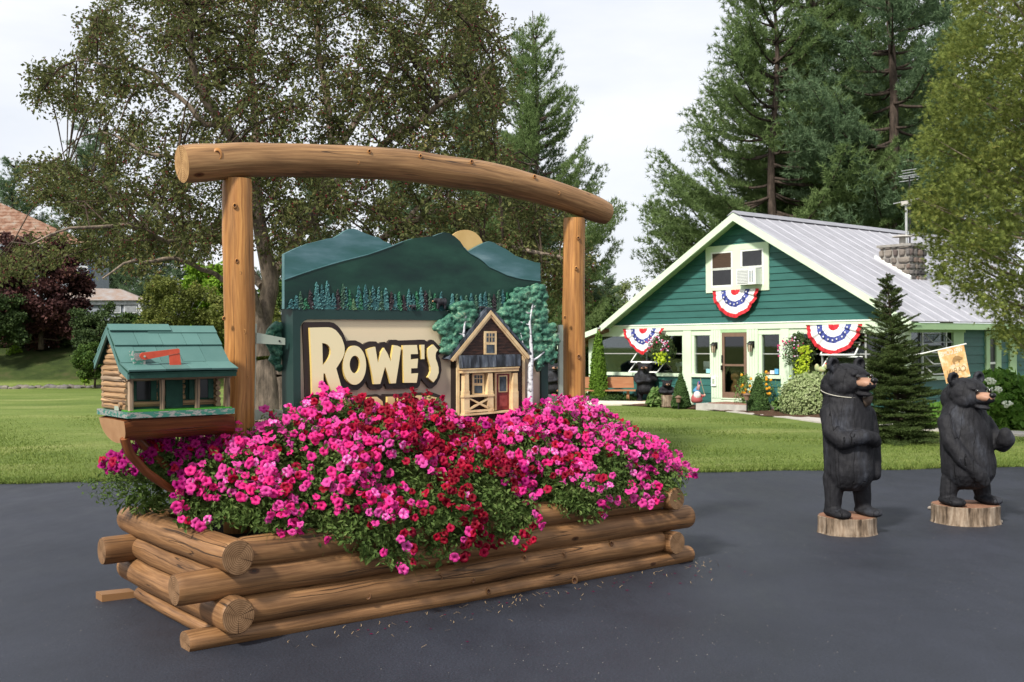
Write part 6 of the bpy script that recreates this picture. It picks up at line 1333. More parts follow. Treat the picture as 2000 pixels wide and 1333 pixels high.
# ------------------------------------------------------------------ welcome flag (seen from behind, so its words run backwards)
fb_ = -.2
c00 = HS.on(1831, 686, fb_); c10 = HS.on(1882, 673, fb_); c11 = HS.on(1896, 735, fb_); c01 = HS.on(1848, 750, fb_); pl0 = HS.on(1783, 695, fb_); pl1 = HS.on(1887, 672, fb_)
wf = thing('welcome_flag', 'orange welcome flag seen from behind, its letters running backwards, on a white pole', 'flag', HS.P(c00[0], fb_, c01[1]))
q = MB(HS); q.tube([(pl0[0], fb_ + .01, pl0[1]), (pl1[0], fb_ + .01, pl1[1])], .018, 7); obj('pole', q, M['white'], wf, True)
def fpt(s, t, off=0): a = [(1 - s) * ((1 - t) * c00[k] + t * c01[k]) + s * ((1 - t) * c10[k] + t * c11[k]) for k in (0, 1)]; return (a[0], fb_ + .025 * sin(s * 9 + t * 3) * t - off, a[1])
q = MB(HS); Nn_ = 12
q.add([fpt(i / Nn_, j / Nn_) for j in range(Nn_ + 1) for i in range(Nn_ + 1)] + [fpt(i / Nn_, j / Nn_, -.004) for j in range(Nn_ + 1) for i in range(Nn_ + 1)], [(j * 13 + i, (j + 1) * 13 + i, (j + 1) * 13 + i + 1, j * 13 + i + 1) for j in range(12) for i in range(12)] + [(169 + j * 13 + i, 169 + j * 13 + i + 1, 169 + (j + 1) * 13 + i + 1, 169 + (j + 1) * 13 + i) for j in range(12) for i in range(12)])
obj('cloth', q, paint('flag_orange', [(.3, (.5, .24, .08)), (.5, (.68, .42, .18)), (.68, (.8, .68, .5))], 5, (1, 1, 1), .8), wf, True)
def flagtext(txt, s0, s1, t0, t1, m):
    cu = bpy.data.curves.new('t', 'FONT'); cu.body = txt; cu.size = 1; o = bpy.data.objects.new('t', cu); COL.objects.link(o); dg = bpy.context.evaluated_depsgraph_get(); me = bpy.data.meshes.new_from_object(o.evaluated_get(dg)); bpy.data.objects.remove(o)
    V = np.array([v.co[:] for v in me.vertices]); x0, x1, y0, y1 = V[:, 0].min(), V[:, 0].max(), V[:, 1].min(), V[:, 1].max()
    q = MB(HS); q.add([fpt(s1 - (s1 - s0) * (v[0] - x0) / (x1 - x0), t1 - (t1 - t0) * (v[1] - y0) / (y1 - y0), .006) for v in V], [tuple(p.vertices) for p in me.polygons]); bpy.data.meshes.remove(me); obj('lettering', q, m, wf)
M['ftx'] = mat('flag_white', (.8, .76, .68)); M['ftd'] = mat('flag_brown', (.33, .2, .08))
flagtext('WELCOME', .08, .93, .06, .2, M['ftx']); flagtext('to the', .35, .66, .5, .58, M['ftx']); flagtext('CABIN', .16, .9, .62, .8, M['ftd'])
q = MB(HS); ol = [(.45, .42), (.5, .33), (.6, .28), (.72, .29), (.8, .35), (.86, .38), (.84, .43), (.74, .44), (.72, .5), (.66, .5), (.65, .44), (.55, .45), (.54, .52), (.48, .52)]
q.add([fpt(s, t, .006) for s, t in ol], [tuple(range(len(ol)))]); obj('bear_picture', q, M['ftd'], wf)

# ------------------------------------------------------------------ leafy plants round the house
def nrm(v): return v / (np.linalg.norm(v, axis=-1, keepdims=True) + 1e-9)
def shrub(name, lab, cat, c, rx, ry, h, n, ls, m, cone=0, group=None, shell=.5, aspect=.42, z0=0, lump=.12, stems=True, up=.4, part_='foliage'):
    """cone 0: rounded bush; 1: pointed cone"""
    c = np.array(c, float); t = thing(name, lab, cat, c, group); u = RG.random(n); th = RG.random(n) * 2 * pi
    if cone: z = 1 - np.sqrt(u); R = (1 - z) ** cone * (.35 + .65 * sm(z, -.02, .12))
    else: z = RG.random(n) ** .9; R = np.sqrt(np.clip(1 - ((z - .38) / .64) ** 2, .02, 1))
    lm = 1 + lump * (np.sin(th * 5 + z * 9) * .5 + np.sin(th * 3 - z * 14 + 2) * .5 + np.sin(th * 11 + z * 23) * .3)
    k = 1 - shell * RG.random(n) ** 1.8; rad = R * lm * k
    P = np.stack([c[0] + np.cos(th) * rad * rx, c[1] + np.sin(th) * rad * ry, c[2] + z0 + z * h * (1 + .04 * RG.normal(size=n))], 1)
    NN = nrm(np.stack([np.cos(th), np.sin(th), up + .3 * z], 1) + RG.normal(0, .5, (n, 3)))
    D = np.stack([np.cos(th) * .6, np.sin(th) * .6, .6 + 0 * th], 1) + RG.normal(0, .5, (n, 3))
    L_ = ls * RG.uniform(.7, 1.25, n); soup(part_, leafquads(P, NN, L_, L_ * aspect, D=D), 3, m, t)
    if stems:
        q = MB()
        for i in range(5): a = i * 1.3; q.tube([(c[0] + .02 * cos(a), c[1] + .02 * sin(a), c[2] - .03), (c[0] + rx * .4 * cos(a), c[1] + ry * .4 * sin(a), c[2] + z0 + h * .6)], [.03 * min(1, rx * 2), .01], 5)
        obj('stem', q, M['treebark'], t)
    return t
def barkm(name, a, b, sc_=1.):
    m, nt, bb = base(name, .9, .12); p = wpos(nt); n1 = noise(nt, mapping(nt, p, (16 * sc_, 16 * sc_, 4 * sc_)), 1, 6, .7); n2 = noise(nt, p, 2.2, 3)
    c = ramp(nt, n1, [(.35, b), (.65, a)]); c = mix(nt, .6, c, ramp(nt, n2, [(.35, (.6, .6, .58)), (.65, (1.15, 1.15, 1.15))]), 'MULTIPLY'); nt.links.new(c, bb.inputs['Base Color']); bump(nt, bb, n1, .9, .03); return m
M['treebark'] = barkm('dark_bark', (.12, .09, .065), (.04, .03, .022)); M['crabbark'] = barkm('grey_tan_bark', (.38, .3, .225), (.11, .09, .07)); M['pinebark'] = barkm('pine_bark', (.1, .075, .06), (.03, .024, .02), .5)
LM = lambda nm, *a, **k: M.setdefault(nm, leaf_mat(nm, *a, **k))
def hp2(X, Y, b): a, z = HS.on(X, Y, b); return HS.P(a, b, -.14)
dw = LM('dwarf_spruce_needles', (.03, .065, .018), (.075, .135, .04), (.12, .19, .06), .15, .6, 3)
shrub('dwarf_conifer', 'cone-shaped dwarf conifer between the cub and the garden gnome', 'dwarf conifer', hp2(1330, 795, -1.15), .31, .31, 1.02, 12000, .045, dw, .75, 'clipped dwarf conifers before the house', .3, lump=.06)
shrub('dwarf_conifer', 'cone-shaped dwarf conifer right of the screen door', 'dwarf conifer', hp2(1481, 798, -1.1), .34, .34, 1.0, 12000, .045, dw, .7, 'clipped dwarf conifers before the house', .3, lump=.06)
shrub('arborvitae', 'narrow bright green arborvitae column behind the bench', 'arborvitae', G(1169, 792, -.14), .3, .3, 2.25, 14000, .07, LM('bright_arborvitae', (.05, .11, .012), (.14, .24, .03), (.2, .3, .05), .15, .6, 2), .5, None, .35, lump=.08)
hg = LM('hosta_leaf', (.06, .13, .03), (.16, .25, .07), (.4, .45, .22), .2, .5, 4)
for X, Y, rx, h, lab in ((1283, 795, .27, .5, 'hosta clump between the bench bear and the cub'), (1545, 806, .45, .5, 'hosta clump at the foot of the trim post right of the door')):
    shrub('hosta', lab, 'hosta', hp2(X, Y, -1.0), rx, rx * .8, h, 420, .16, hg, 0, 'hostas in the mulch bed', .7, .38, up=.7)
shrub('variegated_shrub', 'cream and green variegated shrub left of the collared bear', 'shrub', hp2(1583, 812, -1.35), .78, .6, 1.05, 7000, .085, LM('variegated_leaf', (.16, .23, .07), (.42, .48, .25), (.62, .62, .42), .25, .5, 5), 0, None, .6, .3)
shrub('fern', 'dark leafy fern under the wooden bench', 'fern', hp2(1195, 790, -.9), .9, .5, .36, 2200, .1, LM('fern_leaf', (.02, .05, .015), (.07, .12, .03)), 0, None, .8, .2)
shrub('low_shrub', 'dark low shrub behind the log post, at the foot of the column arborvitae', 'shrub', G(1160, 792, -.14), .5, .4, .35, 1800, .07, LM('fern_leaf'  , (.02, .05, .015), (.07, .12, .03)), 0)
hydr = shrub('hydrangea', 'green hydrangea with white flower heads behind the bear with its paw raised', 'hydrangea', G(1950, 838, -.12), .78, .7, 1.15, 3800, .15, LM('hydrangea_leaf', (.06, .15, .02), (.15, .28, .045), (.25, .38, .08), .3, .5, 2), 0, None, .55, .4)
hc_ = np.array(ORG[hydr.name]); rr = random.Random(4)
M['whitefl'] = mat('white_florets', (.8, .82, .74), (.6, .68, .5), scale=40)
for X, Y in ((1905, 751), (1923, 763), (1946, 762), (1968, 790), (1934, 745)):
    p = DP(X, Y, hc_[1] - .85); q = MB()
    for _ in range(26): v = nrm(np.array([rr.gauss(0, 1), rr.gauss(0, 1), rr.gauss(.3, 1)])) * np.array([.1, .1, .06]); q.ball(p + v, .026, 6, 4)
    obj('flower_head', q, M['whitefl'], hydr, True)
for X, Y, rx, h in ((1850, 836, .8, .5), (1990, 838, .8, .9)): shrub('foliage_clump', 'yellow-green leafy plants at the foot of the side wall' if X < 1900 else 'leafy green plants at the right edge beside the hydrangea', 'plant', G(X, Y, -.12), rx, .5, h, 1500, .12, LM('hydrangea_leaf', (.06, .15, .02), (.15, .28, .045)), 0)
shrub('foliage_clump', 'sparse wispy stems before the teal wall right of the door', 'plant', hp2(1560, 800, -.5), 1.1, .3, .95, 500, .07, hg, 0, None, .9, .2)
# black-eyed susans by the door
M['yellow'] = mat('yellow_petals', (.75, .36, .02), (.6, .25, .01), scale=20)
for k, (X, Y, lab) in enumerate(((1455, 800, 'yellow black-eyed susans beside the right edge of the screen door'), (1492, 800, 'yellow black-eyed susans behind the right dwarf conifer'))):
    b = -.7 + k * .25; bz_ = hp2(X, Y, b); t = shrub('coneflower', lab, 'flowers', bz_, .3, .25, 1.0, 700, .07, hg, 0, None, .9, .25)
    for _ in range(11): 
        px_ = X + rr.uniform(-10, 14); py = rr.uniform(725, 775); a, z = HS.on(px_, py, b - .1); q = MB(HS); q.ball((a, b - .1, z), (.045, .03, .04), 8, 5); obj('blossom', q, M['yellow'], t)
# hanging baskets
def basket(X, Y0, Y1, lab, rx, pink):
    b = -.35; a, z1 = HS.on(X, Y0, b); _, z0 = HS.on(X, Y1, b); c = HS.P(a, b, z0); h = z1 - z0
    t = shrub('hanging_basket', lab, 'hanging basket', c, rx, .35, h, 2600, .06, LM('basket_leaf', (.03, .06, .02), (.09, .14, .05), (.3, .2, .12), .2, .6, 6), 0, 'hanging flower baskets', .9, .3, stems=False)
    q = MB(); q.lathe(c[0], c[1], [(.1, c[2] + h * .25), (.2, c[2] + h * .5), (.22, c[2] + h * .55)], 12); obj('pot', q, M['mulch'], t)
    q = MB(HS)
    for s in (-.15, .15): q.tube([(a + s, b, z1 - .25), (a, b, 2.1)], .006, 4)
    obj('chain', q, M['black'], t)
    for nm, col_, n in (('pink_blossoms', (.7, .06, .2), 50), ('pale_blossoms', (.75, .6, .75), 60)):
        V = MB()
        for _ in range(n):
            th = rr.random() * 6.28; k = rr.uniform(.5, 1.02); x = cos(th) * k * rx - (rx * .25 if pink else 0); zz = c[2] + h * (.5 + .48 * sin(th) * k); 
            if zz < c[2] + h * .3: continue
            pt_ = HS.P(a, b, 0) + HS.u * x - HS.v * rr.uniform(.1, .36); V.ball((pt_[0], pt_[1], zz), .024, 6, 4)
        tag(obj(nm, V, mat(nm + '_paint', col_, scale=20), t), kind='stuff')
    lime = LM('lime_leaf', (.3, .42, .02), (.5, .6, .05), None, .35, .5, 4); n = 320 if pink else 90; s_ = RG.random(n)
    PX0, PY0, PY1 = (X + 12, Y0 + 22, Y1 + 34) if pink else (X - 2, Y1 - 14, Y1 + 8)
    aa_, zz_ = zip(*[HS.on(PX0 + RG.normal(0, 6 if pink else 5) - (8 * v if pink else 0), PY0 + (PY1 - PY0) * v, b - .3) for v in s_]); W_ = HS.W(np.stack([aa_, np.full(n, b - .3) + RG.normal(0, .05, n), zz_], 1))
    soup('trailing_vine', leafquads(W_, nrm(RG.normal(0, .4, (n, 3)) - HS.v + [0, 0, .3]), RG.uniform(.06, .12, n), .032), 3, lime, t)
basket(1292, 657, 702, 'hanging basket of small flowers left of the wall lanterns, by the left bunting', .42, False); basket(1560, 655, 715, 'full hanging basket with pink flowers and long lime vine left of the largest bunting', .42, True)
# ------------------------------------------------------------------ trees
def brush(P0, D, ln, n_per, nl, nw, spread=.9, fwd=.5):
    """needles: for every twig (start, unit direction, length) n_per thin triangles along it"""
    k = len(P0); t = RG.random((k, n_per)) ; base_ = P0[:, None] + D[:, None] * (t * ln[:, None])[..., None]
    d = nrm(D[:, None] * fwd + RG.normal(0, spread, (k, n_per, 3))); s = nrm(np.cross(d, RG.normal(0, 1, (k, n_per, 3)))) * nw
    L_ = nl * RG.uniform(.7, 1.2, (k, n_per, 1)); return np.stack([base_ - s, base_ + s, base_ + d * L_], 2).reshape(-1, 3)
def branch_tube(q, pts, r0, r1, seg=5): q.tube(pts, list(np.linspace(r0, r1, len(pts))), seg, cap=False)
def white_pine(seed, Ht, Rm, bare, lev=.72, nb=6):
    r = random.Random(seed); q = MB(); pts = [(.15 * sin(k * .7 + seed), .15 * cos(k * .9), Ht * k / 14) for k in range(15)]; q.tube(pts, list(np.linspace(.34, .03, 15)), 9)
    TP, TD = [], []
    z = bare
    while z < Ht - .3:
        f = (z - bare) / (Ht - bare); L0 = Rm * (1 - f ** 1.5) * (.75 + .25 * sin(pi * min(1, f * 2.2))) + .5
        for _ in range(nb):
            if r.random() < .12: continue
            az = r.random() * 2 * pi; L_ = L0 * r.uniform(.6, 1.12); el = .05 + .45 * f + r.uniform(-.1, .15); zz = z + r.uniform(-.14, .14); hd = np.array([cos(az), sin(az), 0]); sd_ = np.array([-sin(az), cos(az), 0])
            P = [np.array([0, 0, zz]) + hd * L_ * t + np.array([0, 0, L_ * (el * t + .16 * t * t - .22 * sin(pi * t) * (1 - f))]) for t in np.linspace(0, 1, 8)]
            branch_tube(q, P, .05 + .02 * L_ * .3, .012)
            nl_ = int(L_ / .22)
            for i in range(nl_):
                t = .28 + .72 * (i + r.random()) / nl_; k = t * 7; i0 = min(6, int(k)); p = P[i0] + (P[i0 + 1] - P[i0]) * (k - i0)
                for s in (-1, 1):
                    l = (.35 + 1.5 * sin(pi * min(1, (t - .2) / .85)) ** .8 * L_ / 5) * r.uniform(.5, 1.1); d = nrm(hd * .75 + sd_ * s * r.uniform(.5, 1) + np.array([0, 0, r.uniform(-.02, .2)]))
                    m = max(1, int(l / .2)); e = p + d * l
                    for j in range(m):
                        u_ = (j + r.random() * .8 + .2) / m; TP.append(p + d * l * u_ + np.array([r.gauss(0, .06), r.gauss(0, .06), r.gauss(.02, .035)])); TD.append(nrm(d + np.array([0, 0, .7])))
                TP.append(p + np.array([0, 0, .08])); TD.append(nrm(hd + np.array([0, 0, 1.])))
        z += lev * r.uniform(.8, 1.25)
    TP = np.array(TP); TD = np.array(TD); n = len(TP); print('pine tufts', n)
    V = brush(TP, TD, np.full(n, .14), 10, .25, .021, .8, .8)
    return q, V
M['pineneedle'] = leaf_mat('white_pine_needles', (.09, .145, .05), (.205, .285, .105), (.32, .4, .17), .42, .55, .35)
M['pineblue'] = leaf_mat('blue_pine_needles', (.075, .13, .065), (.17, .25, .13), (.27, .34, .2), .42, .55, .35)
def pine_mesh(seed, Ht, Rm, bare, **k):
    q, V = white_pine(seed, Ht, Rm, bare, **k); tm = q.mesh('trunk', (0, 0, 0)); tm.materials.append(M['pinebark']); tm.polygons.foreach_set('use_smooth', [True] * len(tm.polygons))
    o = soup('tmp', V, 3, None); cm = o.data; bpy.data.objects.remove(o); cm.name = 'crown'; return tm, cm
PM1 = pine_mesh(1, 21.5, 6.8, 4.3, nb=6); PM2 = pine_mesh(2, 24, 5.2, 5.5, lev=.76); cmB = PM2[1].copy(); cmB.materials.clear(); cmB.materials.append(M['pineblue']); PM1[1].materials.append(M['pineneedle']); PM2[1].materials.append(M['pineneedle'])
def put_tree(name, lab, cat, loc, ms, rz, s, group=None):
    t = bpy.data.objects.new(name, None); COL.objects.link(t); t.location = tuple(loc); t.rotation_euler = (0, 0, rz); t.scale = s if hasattr(s, '__len__') else (s,) * 3; tag(t, lab, cat, group); ORG[t.name] = tuple(loc)
    for nm, me in zip(('trunk', 'crown'), ms):
        o = bpy.data.objects.new(nm, me); COL.objects.link(o); o.parent = t
    return t
def at(X, dep, z=-.2): p = DP(X, 672, dep); return (p[0], p[1], z)
GP = 'tall pines behind the green house'
put_tree('pine_tree', 'leftmost broad pine behind the roof, its lowest limbs reaching left over the gable', 'pine tree', at(1515, 52), PM1, .4, (.92, .92, 1.0), GP)
put_tree('pine_tree', 'tall pine with bare dark trunk behind the roof ridge', 'pine tree', at(1590, 57), PM2, 2.2, 1.12, GP)
put_tree('pine_tree', 'blue-green pine rising behind the television aerial', 'pine tree', at(1745, 50), (PM2[0], cmB), 4.0, (1.0, 1.0, 1.1), GP)
put_tree('pine_tree', 'pine with dense crown behind the chimney, between aerial and cedar', 'pine tree', at(1680, 60), PM1, 5.1, (.95, .95, 1.35), GP)
put_tree('pine_tree', 'pine half hidden behind the yellow-green cedar at the right edge', 'pine tree', at(1850, 58), (PM2[0], cmB), 1.1, 1.1, GP)
LOWP = pine_mesh(5, 15, 4.4, 1.2, lev=.5, nb=7); LOWP[1].materials.append(M['pineblue'])
put_tree('pine_tree', 'layered pine standing behind the right half of the crabapple, beside open sky', 'pine tree', at(1050, 46), PM1, 1.0, (.5, .5, .74), None)
put_tree('pine_tree', 'second pine crowded close against the layered pine, right of the crabapple', 'pine tree', at(1022, 48), (PM2[0], cmB), 3.3, (.6, .6, .66), None)
put_tree('pine_tree', 'dark pine glimpsed through the top of the crabapple', 'pine tree', at(925, 50), LOWP, 2.7, (.6, .6, 1.17), None)
put_tree('pine_tree', 'dark pine standing right of the right log post, left of the house roof', 'pine tree', at(1148, 60), LOWP, .3, (.42, .42, .44), None)
for X, d, s, l in ((175, 95, 1.3, 'far pine beyond the rusty-roofed house'), (290, 85, .74, 'far pine right of the small porch roof'), (350, 88, .7, 'far pine above the birch'), (30, 100, 1.15, 'far pine at the left edge above the rusty roof'), (1185, 80, .4, 'distant low pine beside the left end of the house roof'), (790, 70, .8, 'pine far behind the sign'), (620, 75, .9, 'pine far behind the crabapple trunk')):
    put_tree('pine_tree', l, 'pine tree', at(X, d, 1.5), (LOWP[0], cm_ if False else LOWP[1]), X, s, 'far pines')

def ellip(n, c, r, shell=0):
    v = nrm(RG.normal(0, 1, (n, 3))); k = RG.random(n) ** (1 / 3) if not shell else 1 - shell * RG.random(n); return np.array(c) + v * k[:, None] * np.array(r)
def broad(name, lab, cat, base_, Ht, rx, ry, n, ls, m, trunk_r=.12, nc=60, cr=.55, bare=.25, group=None, bark_='treebark', aspect=.45, droop=0):
    base_ = np.array(base_, float); t = thing(name, lab, cat, base_, group); cz = base_[2] + Ht * (bare + (1 - bare) / 2)
    C = ellip(nc, (base_[0], base_[1], cz), (rx, ry, Ht * (1 - bare) / 2), .55); q = MB(); r = random.Random(int(n + Ht * 10))
    q.tube([tuple(base_), tuple(base_ + [.05, 0, Ht * .4]), tuple(base_ + [0, .05, Ht * .85])], [trunk_r, trunk_r * .7, trunk_r * .2], 8)
    for c in C[::2]:
        p = base_ + np.array([0, 0, max(.1, min(Ht * .75, (c[2] - base_[2]) * .65))]); q.tube([tuple(p), tuple((p + c) / 2 + [0, 0, -.05 * Ht]), tuple(c)], [trunk_r * .3, trunk_r * .2, trunk_r * .06], 5, cap=False)
    obj('trunk', q, M[bark_], t, True)
    i = RG.integers(0, nc, n); P = C[i] + nrm(RG.normal(0, 1, (n, 3))) * (RG.random((n, 1)) ** .5) * cr * np.array([1, 1, .7]) * RG.uniform(.6, 1.3, nc)[i][:, None]
    P[:, 2] -= droop * np.abs(P[:, 0] - C[i][:, 0]); P[:, 2] = np.maximum(P[:, 2], base_[2] + .05)
    NN = nrm(RG.normal(0, .8, (n, 3)) + [0, 0, .7]); L_ = ls * RG.uniform(.7, 1.3, n); soup('crown', leafquads(P, NN, L_, L_ * aspect), 3, m, t); return t
# ---- the crabapple
depC = 16.0
crab = thing('crabapple_tree', 'large spreading crabapple full of small dark red fruit behind the carved sign', 'tree', (*DP(525, 672, depC)[:2], 0))
def C3(X, Y, dd=0): return DP(X, Y, depC + dd)
q = MB(); limbs = []
def limb(pts, r0, r1, seg=10, n=16):
    P = [C3(*p) for p in pts]; R = list(np.linspace(r0, r1, len(P))); P2, R2 = resample(P, R, n); P2 = [np.array(p) + np.array([0, 0, .03 * sin(i * 1.3 + r0 * 50)]) for i, p in enumerate(P2)]; q.tube(P2, R2, seg, wob=.06, seed=int(r0 * 997)); limbs.extend([(p, r) for p, r in zip(P2, R2)])
b0 = PX(np.array([ORG[crab.name][0], depC, -.02]))[1]
limb([(525, b0, 0), (522, 830, 0), (520, 760, 0), (512, 700, 0)], .21, .16)
limb([(548, b0, .1), (553, 850, .1), (548, 790, .1), (540, 735, .1)], .19, .14); 
limb([(512, 700, 0), (508, 640, 0), (530, 560, -.1), (520, 500, -.2), (506, 440, -.3), (490, 330, -.5), (440, 245, -.8), (395, 190, -1), (375, 120, -1.2), (370, 20, -1.4)], .15, .035, n=26)
limb([(540, 735, .1), (545, 680, .2), (560, 640, .3), (600, 590, .6), (680, 520, 1), (760, 460, 1.4), (830, 420, 1.8), (930, 400, 2.2)], .13, .03, n=26)
limb([(525, 590, 0), (520, 560, .2), (545, 520, .4), (600, 440, .5), (640, 370, .6), (650, 300, .6), (640, 200, .6), (620, 90, .4), (625, -30, .3)], .11, .03, n=26)
limb([(520, 640, 0), (490, 560, -.4), (434, 548, -.8), (380, 515, -1.3), (310, 505, -1.7), (250, 515, -2.1), (200, 540, -2.3)], .05, .01, n=22)
limb([(512, 560, 0), (470, 500, .5), (434, 462, .7), (380, 445, .9), (300, 405, 1.1), (210, 370, 1.2), (130, 330, 1.1)], .06, .012, n=22)
limb([(506, 440, -.3), (500, 350, .3), (500, 250, .5), (490, 130, .8), (500, -40, 1)], .09, .03, n=22)
limb([(440, 245, -.8), (400, 240, -1), (300, 145, -1.2), (230, 130, -1.4), (150, 120, -1.3)], .045, .012, n=16)
limb([(600, 590, .6), (700, 560, -.4), (800, 520, -1), (900, 490, -1.4), (1000, 480, -1.4), (1090, 500, -1.2), (1140, 560, -1)], .07, .014, n=20)
limb([(640, 370, .6), (740, 290, -.2), (840, 220, -.8), (930, 160, -1.1), (985, 110, -1.2)], .07, .016, n=20)
limb([(650, 300, .6), (740, 180, 1.2), (820, 60, 1.5), (870, -40, 1.6)], .06, .02, n=18)
limb([(760, 460, 1.4), (860, 370, 1.6), (960, 310, 1.6), (1050, 320, 1.3)], .05, .015, n=18)
limb([(434, 462, .7), (330, 470, -1.), (240, 440, -1.8), (150, 440, -2.2), (60, 480, -2.4)], .04, .01, n=16)
limb([(490, 330, -.5), (400, 330, -1.6), (300, 300, -2), (200, 260, -2)], .045, .012, n=16)
obj('trunk', q, M['crabbark'], crab, True)
outl = [(60, 190), (45, 145), (90, 105), (140, 115), (160, 60), (190, -10), (260, -80), (440, -120), (700, -140), (900, -110), (960, -20), (985, 60), (1000, 120), (1010, 200), (985, 260), (1030, 330), (1080, 360), (1120, 400), (1145, 470), (1150, 540), (1135, 640), (1085, 610), (1060, 540), (1000, 600), (900, 570), (760, 560), (640, 560), (560, 520), (500, 470), (440, 500), (400, 520), (330, 500), (260, 530), (215, 540), (160, 505), (90, 522), (30, 548), (-20, 540), (-20, 492), (60, 482), (130, 450), (130, 415), (60, 390), (20, 350), (10, 330), (60, 290), (110, 300), (190, 320), (230, 250), (170, 220), (110, 215)]
LP = np.array([l[0] for l in limbs]); rc = random.Random(12); sec = []; q = MB()
def sample_crown():
    while True:
        X = rc.uniform(-60, 1160); Y = rc.uniform(-140, 640)
        if inside((X, Y), outl):
            ex = (X - 560) / 620; ey = (Y - 230) / 420; th = 2.7 * math.sqrt(max(.04, 1 - min(.97, ex * ex * .8 + ey * ey * .35))); return C3(X, Y, rc.uniform(-th, th))
nodes = [tuple(p) for p in LP]
for _ in range(330):
    c = sample_crown(); d = np.linalg.norm(LP - c, axis=1) + .35 * np.maximum(0, LP[:, 2] - c[2]); i = int(np.argmin(d)); p = LP[i]
    m_ = (p + c) / 2 + np.array([0, 0, .12 + .1 * rc.random()]); P2, R2 = resample([tuple(p), tuple(m_), tuple(c)], [min(limbs[i][1] * .5, .022), .012, .006], 7); q.tube(P2, R2, 5, cap=False); nodes += [tuple(x) for x in P2[2:]]
ND = np.array(nodes); TW = []; 
for _ in range(3600):
    c = sample_crown(); i = int(np.argmin(np.sum((ND - c) ** 2, 1))); p = ND[i]; v = c - p; L_ = np.linalg.norm(v)
    if L_ > 1.0: c = p + v / L_ * 1.0; L_ = 1.0
    d = nrm(c - p + np.array([rc.gauss(0, .1), rc.gauss(0, .1), rc.gauss(-.02, .12)])); ln = max(.3, L_) * 1.0; TW.append((p, d, ln))
    e = p + d * ln + np.array([0, 0, -.08 * ln]); q.tube([tuple(p), tuple((p + e) / 2 + np.array([0, 0, .03])), tuple(e)], [.0065, .0045, .002], 3, cap=False)
tag(obj('branches', q, M['treebark'], crab, True), kind='stuff')
TPp = np.array([t[0] for t in TW]); TD = np.array([t[1] for t in TW]); TL = np.array([t[2] for t in TW]); npt = 29; k = len(TW)
tt = RG.random((k, npt)) ** .75; P = TPp[:, None] + TD[:, None] * (tt * TL[:, None])[..., None] + RG.normal(0, .06, (k, npt, 3)); P[..., 2] -= .08 * tt ** 2 * TL[:, None]; P = P.reshape(-1, 3)
n = len(P); NN = nrm(RG.normal(0, .8, (n, 3)) + [0, 0, .5]); D = np.repeat(TD, npt, 0) * .5 + RG.normal(0, .6, (n, 3)) + [0, 0, -.25]; L_ = RG.uniform(.045, .085, n)
M['crableaf'] = leaf_mat('crabapple_leaf', (.07, .088, .03), (.155, .168, .058), (.38, .28, .12), .38, .6, .8, .12)
print('crab leaves', n); soup('crown', leafquads(P, NN, L_, L_ * .27, .35, D), 3, M['crableaf'], crab)
nf = 15000; i = RG.integers(0, n, nf); Cc = P[i] + RG.normal(0, .03, (nf, 3)) - [0, 0, .03]; r_ = RG.uniform(.008, .0125, (nf, 1, 1)); O6 = np.array([[1, 0, 0], [-1, 0, 0], [0, 1, 0], [0, -1, 0], [0, 0, 1.1], [0, 0, -1.1]]); idx = [0, 2, 4, 2, 1, 4, 1, 3, 4, 3, 0, 4, 2, 0, 5, 1, 2, 5, 3, 1, 5, 0, 3, 5]
soup('crabapples', (Cc[:, None] + O6[None, idx] * r_).reshape(-1, 3), 3, mat('crabapple_skin', (.17, .018, .026), (.1, .012, .018), rough=.35), crab, kind='stuff', smooth=True)
# ---- cedar at the right edge
depT = 19.5
ced = thing('cedar_tree', 'big yellow-green cedar hanging over the house roof at the right edge', 'tree', (*DP(2080, 672, depT)[:2], -.05))
oc = [(1885, -60), (1870, 20), (1850, 70), (1835, 150), (1822, 220), (1805, 290), (1810, 330), (1782, 400), (1800, 440), (1818, 500), (1840, 560), (1868, 545), (1885, 590), (1905, 560), (1925, 610), (1945, 640), (1975, 690), (2010, 670), (2060, 740), (2200, 700), (2300, 500), (2260, -60)]
def samp_poly(n, poly, dep, th, cen):
    out = []; r = random.Random(int(dep * 100)); xs = [p[0] for p in poly]; ys = [p[1] for p in poly]
    while len(out) < n:
        X, Y = r.uniform(min(xs), max(xs)), r.uniform(min(ys), max(ys))
        if inside((X, Y), poly): out.append(DP(X, Y, dep + r.uniform(-1, 1) * th * math.sqrt(max(.05, 1 - ((X - cen[0]) / cen[1]) ** 2))))
    return np.array(out)
NC = 1500; CC = samp_poly(NC, oc, depT, 1.9, (2080, 300)); ax_ = np.array(ORG[ced.name])
n = 60000; i = RG.integers(0, NC, n); out_ = nrm(np.stack([CC[:, 0] - ax_[0], CC[:, 1] - ax_[1], np.full(NC, .35)], 1))[i]
P = CC[i] + RG.normal(0, .105, (n, 3)); D = nrm(out_ + RG.normal(0, .55, (n, 3)) + [0, 0, -.05]); ln = RG.uniform(.055, .12, n)
M['cedar'] = leaf_mat('cedar_spray', (.1, .14, .035), (.245, .285, .07), (.5, .4, .12), .4, .6, 1.1)
n_per = 5; S = nrm(np.cross(D, nrm(RG.normal(0, 1, (n, 3))))); tri = []
for k in range(n_per):
    a_ = (k - 2) * .42; dk_ = nrm(D * cos(a_) + S * sin(a_)); l_ = ln * (1 - .12 * abs(k - 2)); st_ = P + D * (ln * .12 * (2 - abs(k - 2)))[:, None] * .5; sd2 = np.cross(dk_, np.cross(D, S)); tri.append(np.stack([st_ - sd2 * .0075, st_ + sd2 * .0075, st_ + dk_ * l_[:, None]], 1))
soup('crown', np.concatenate(tri).reshape(-1, 3), 3, M['cedar'], ced)
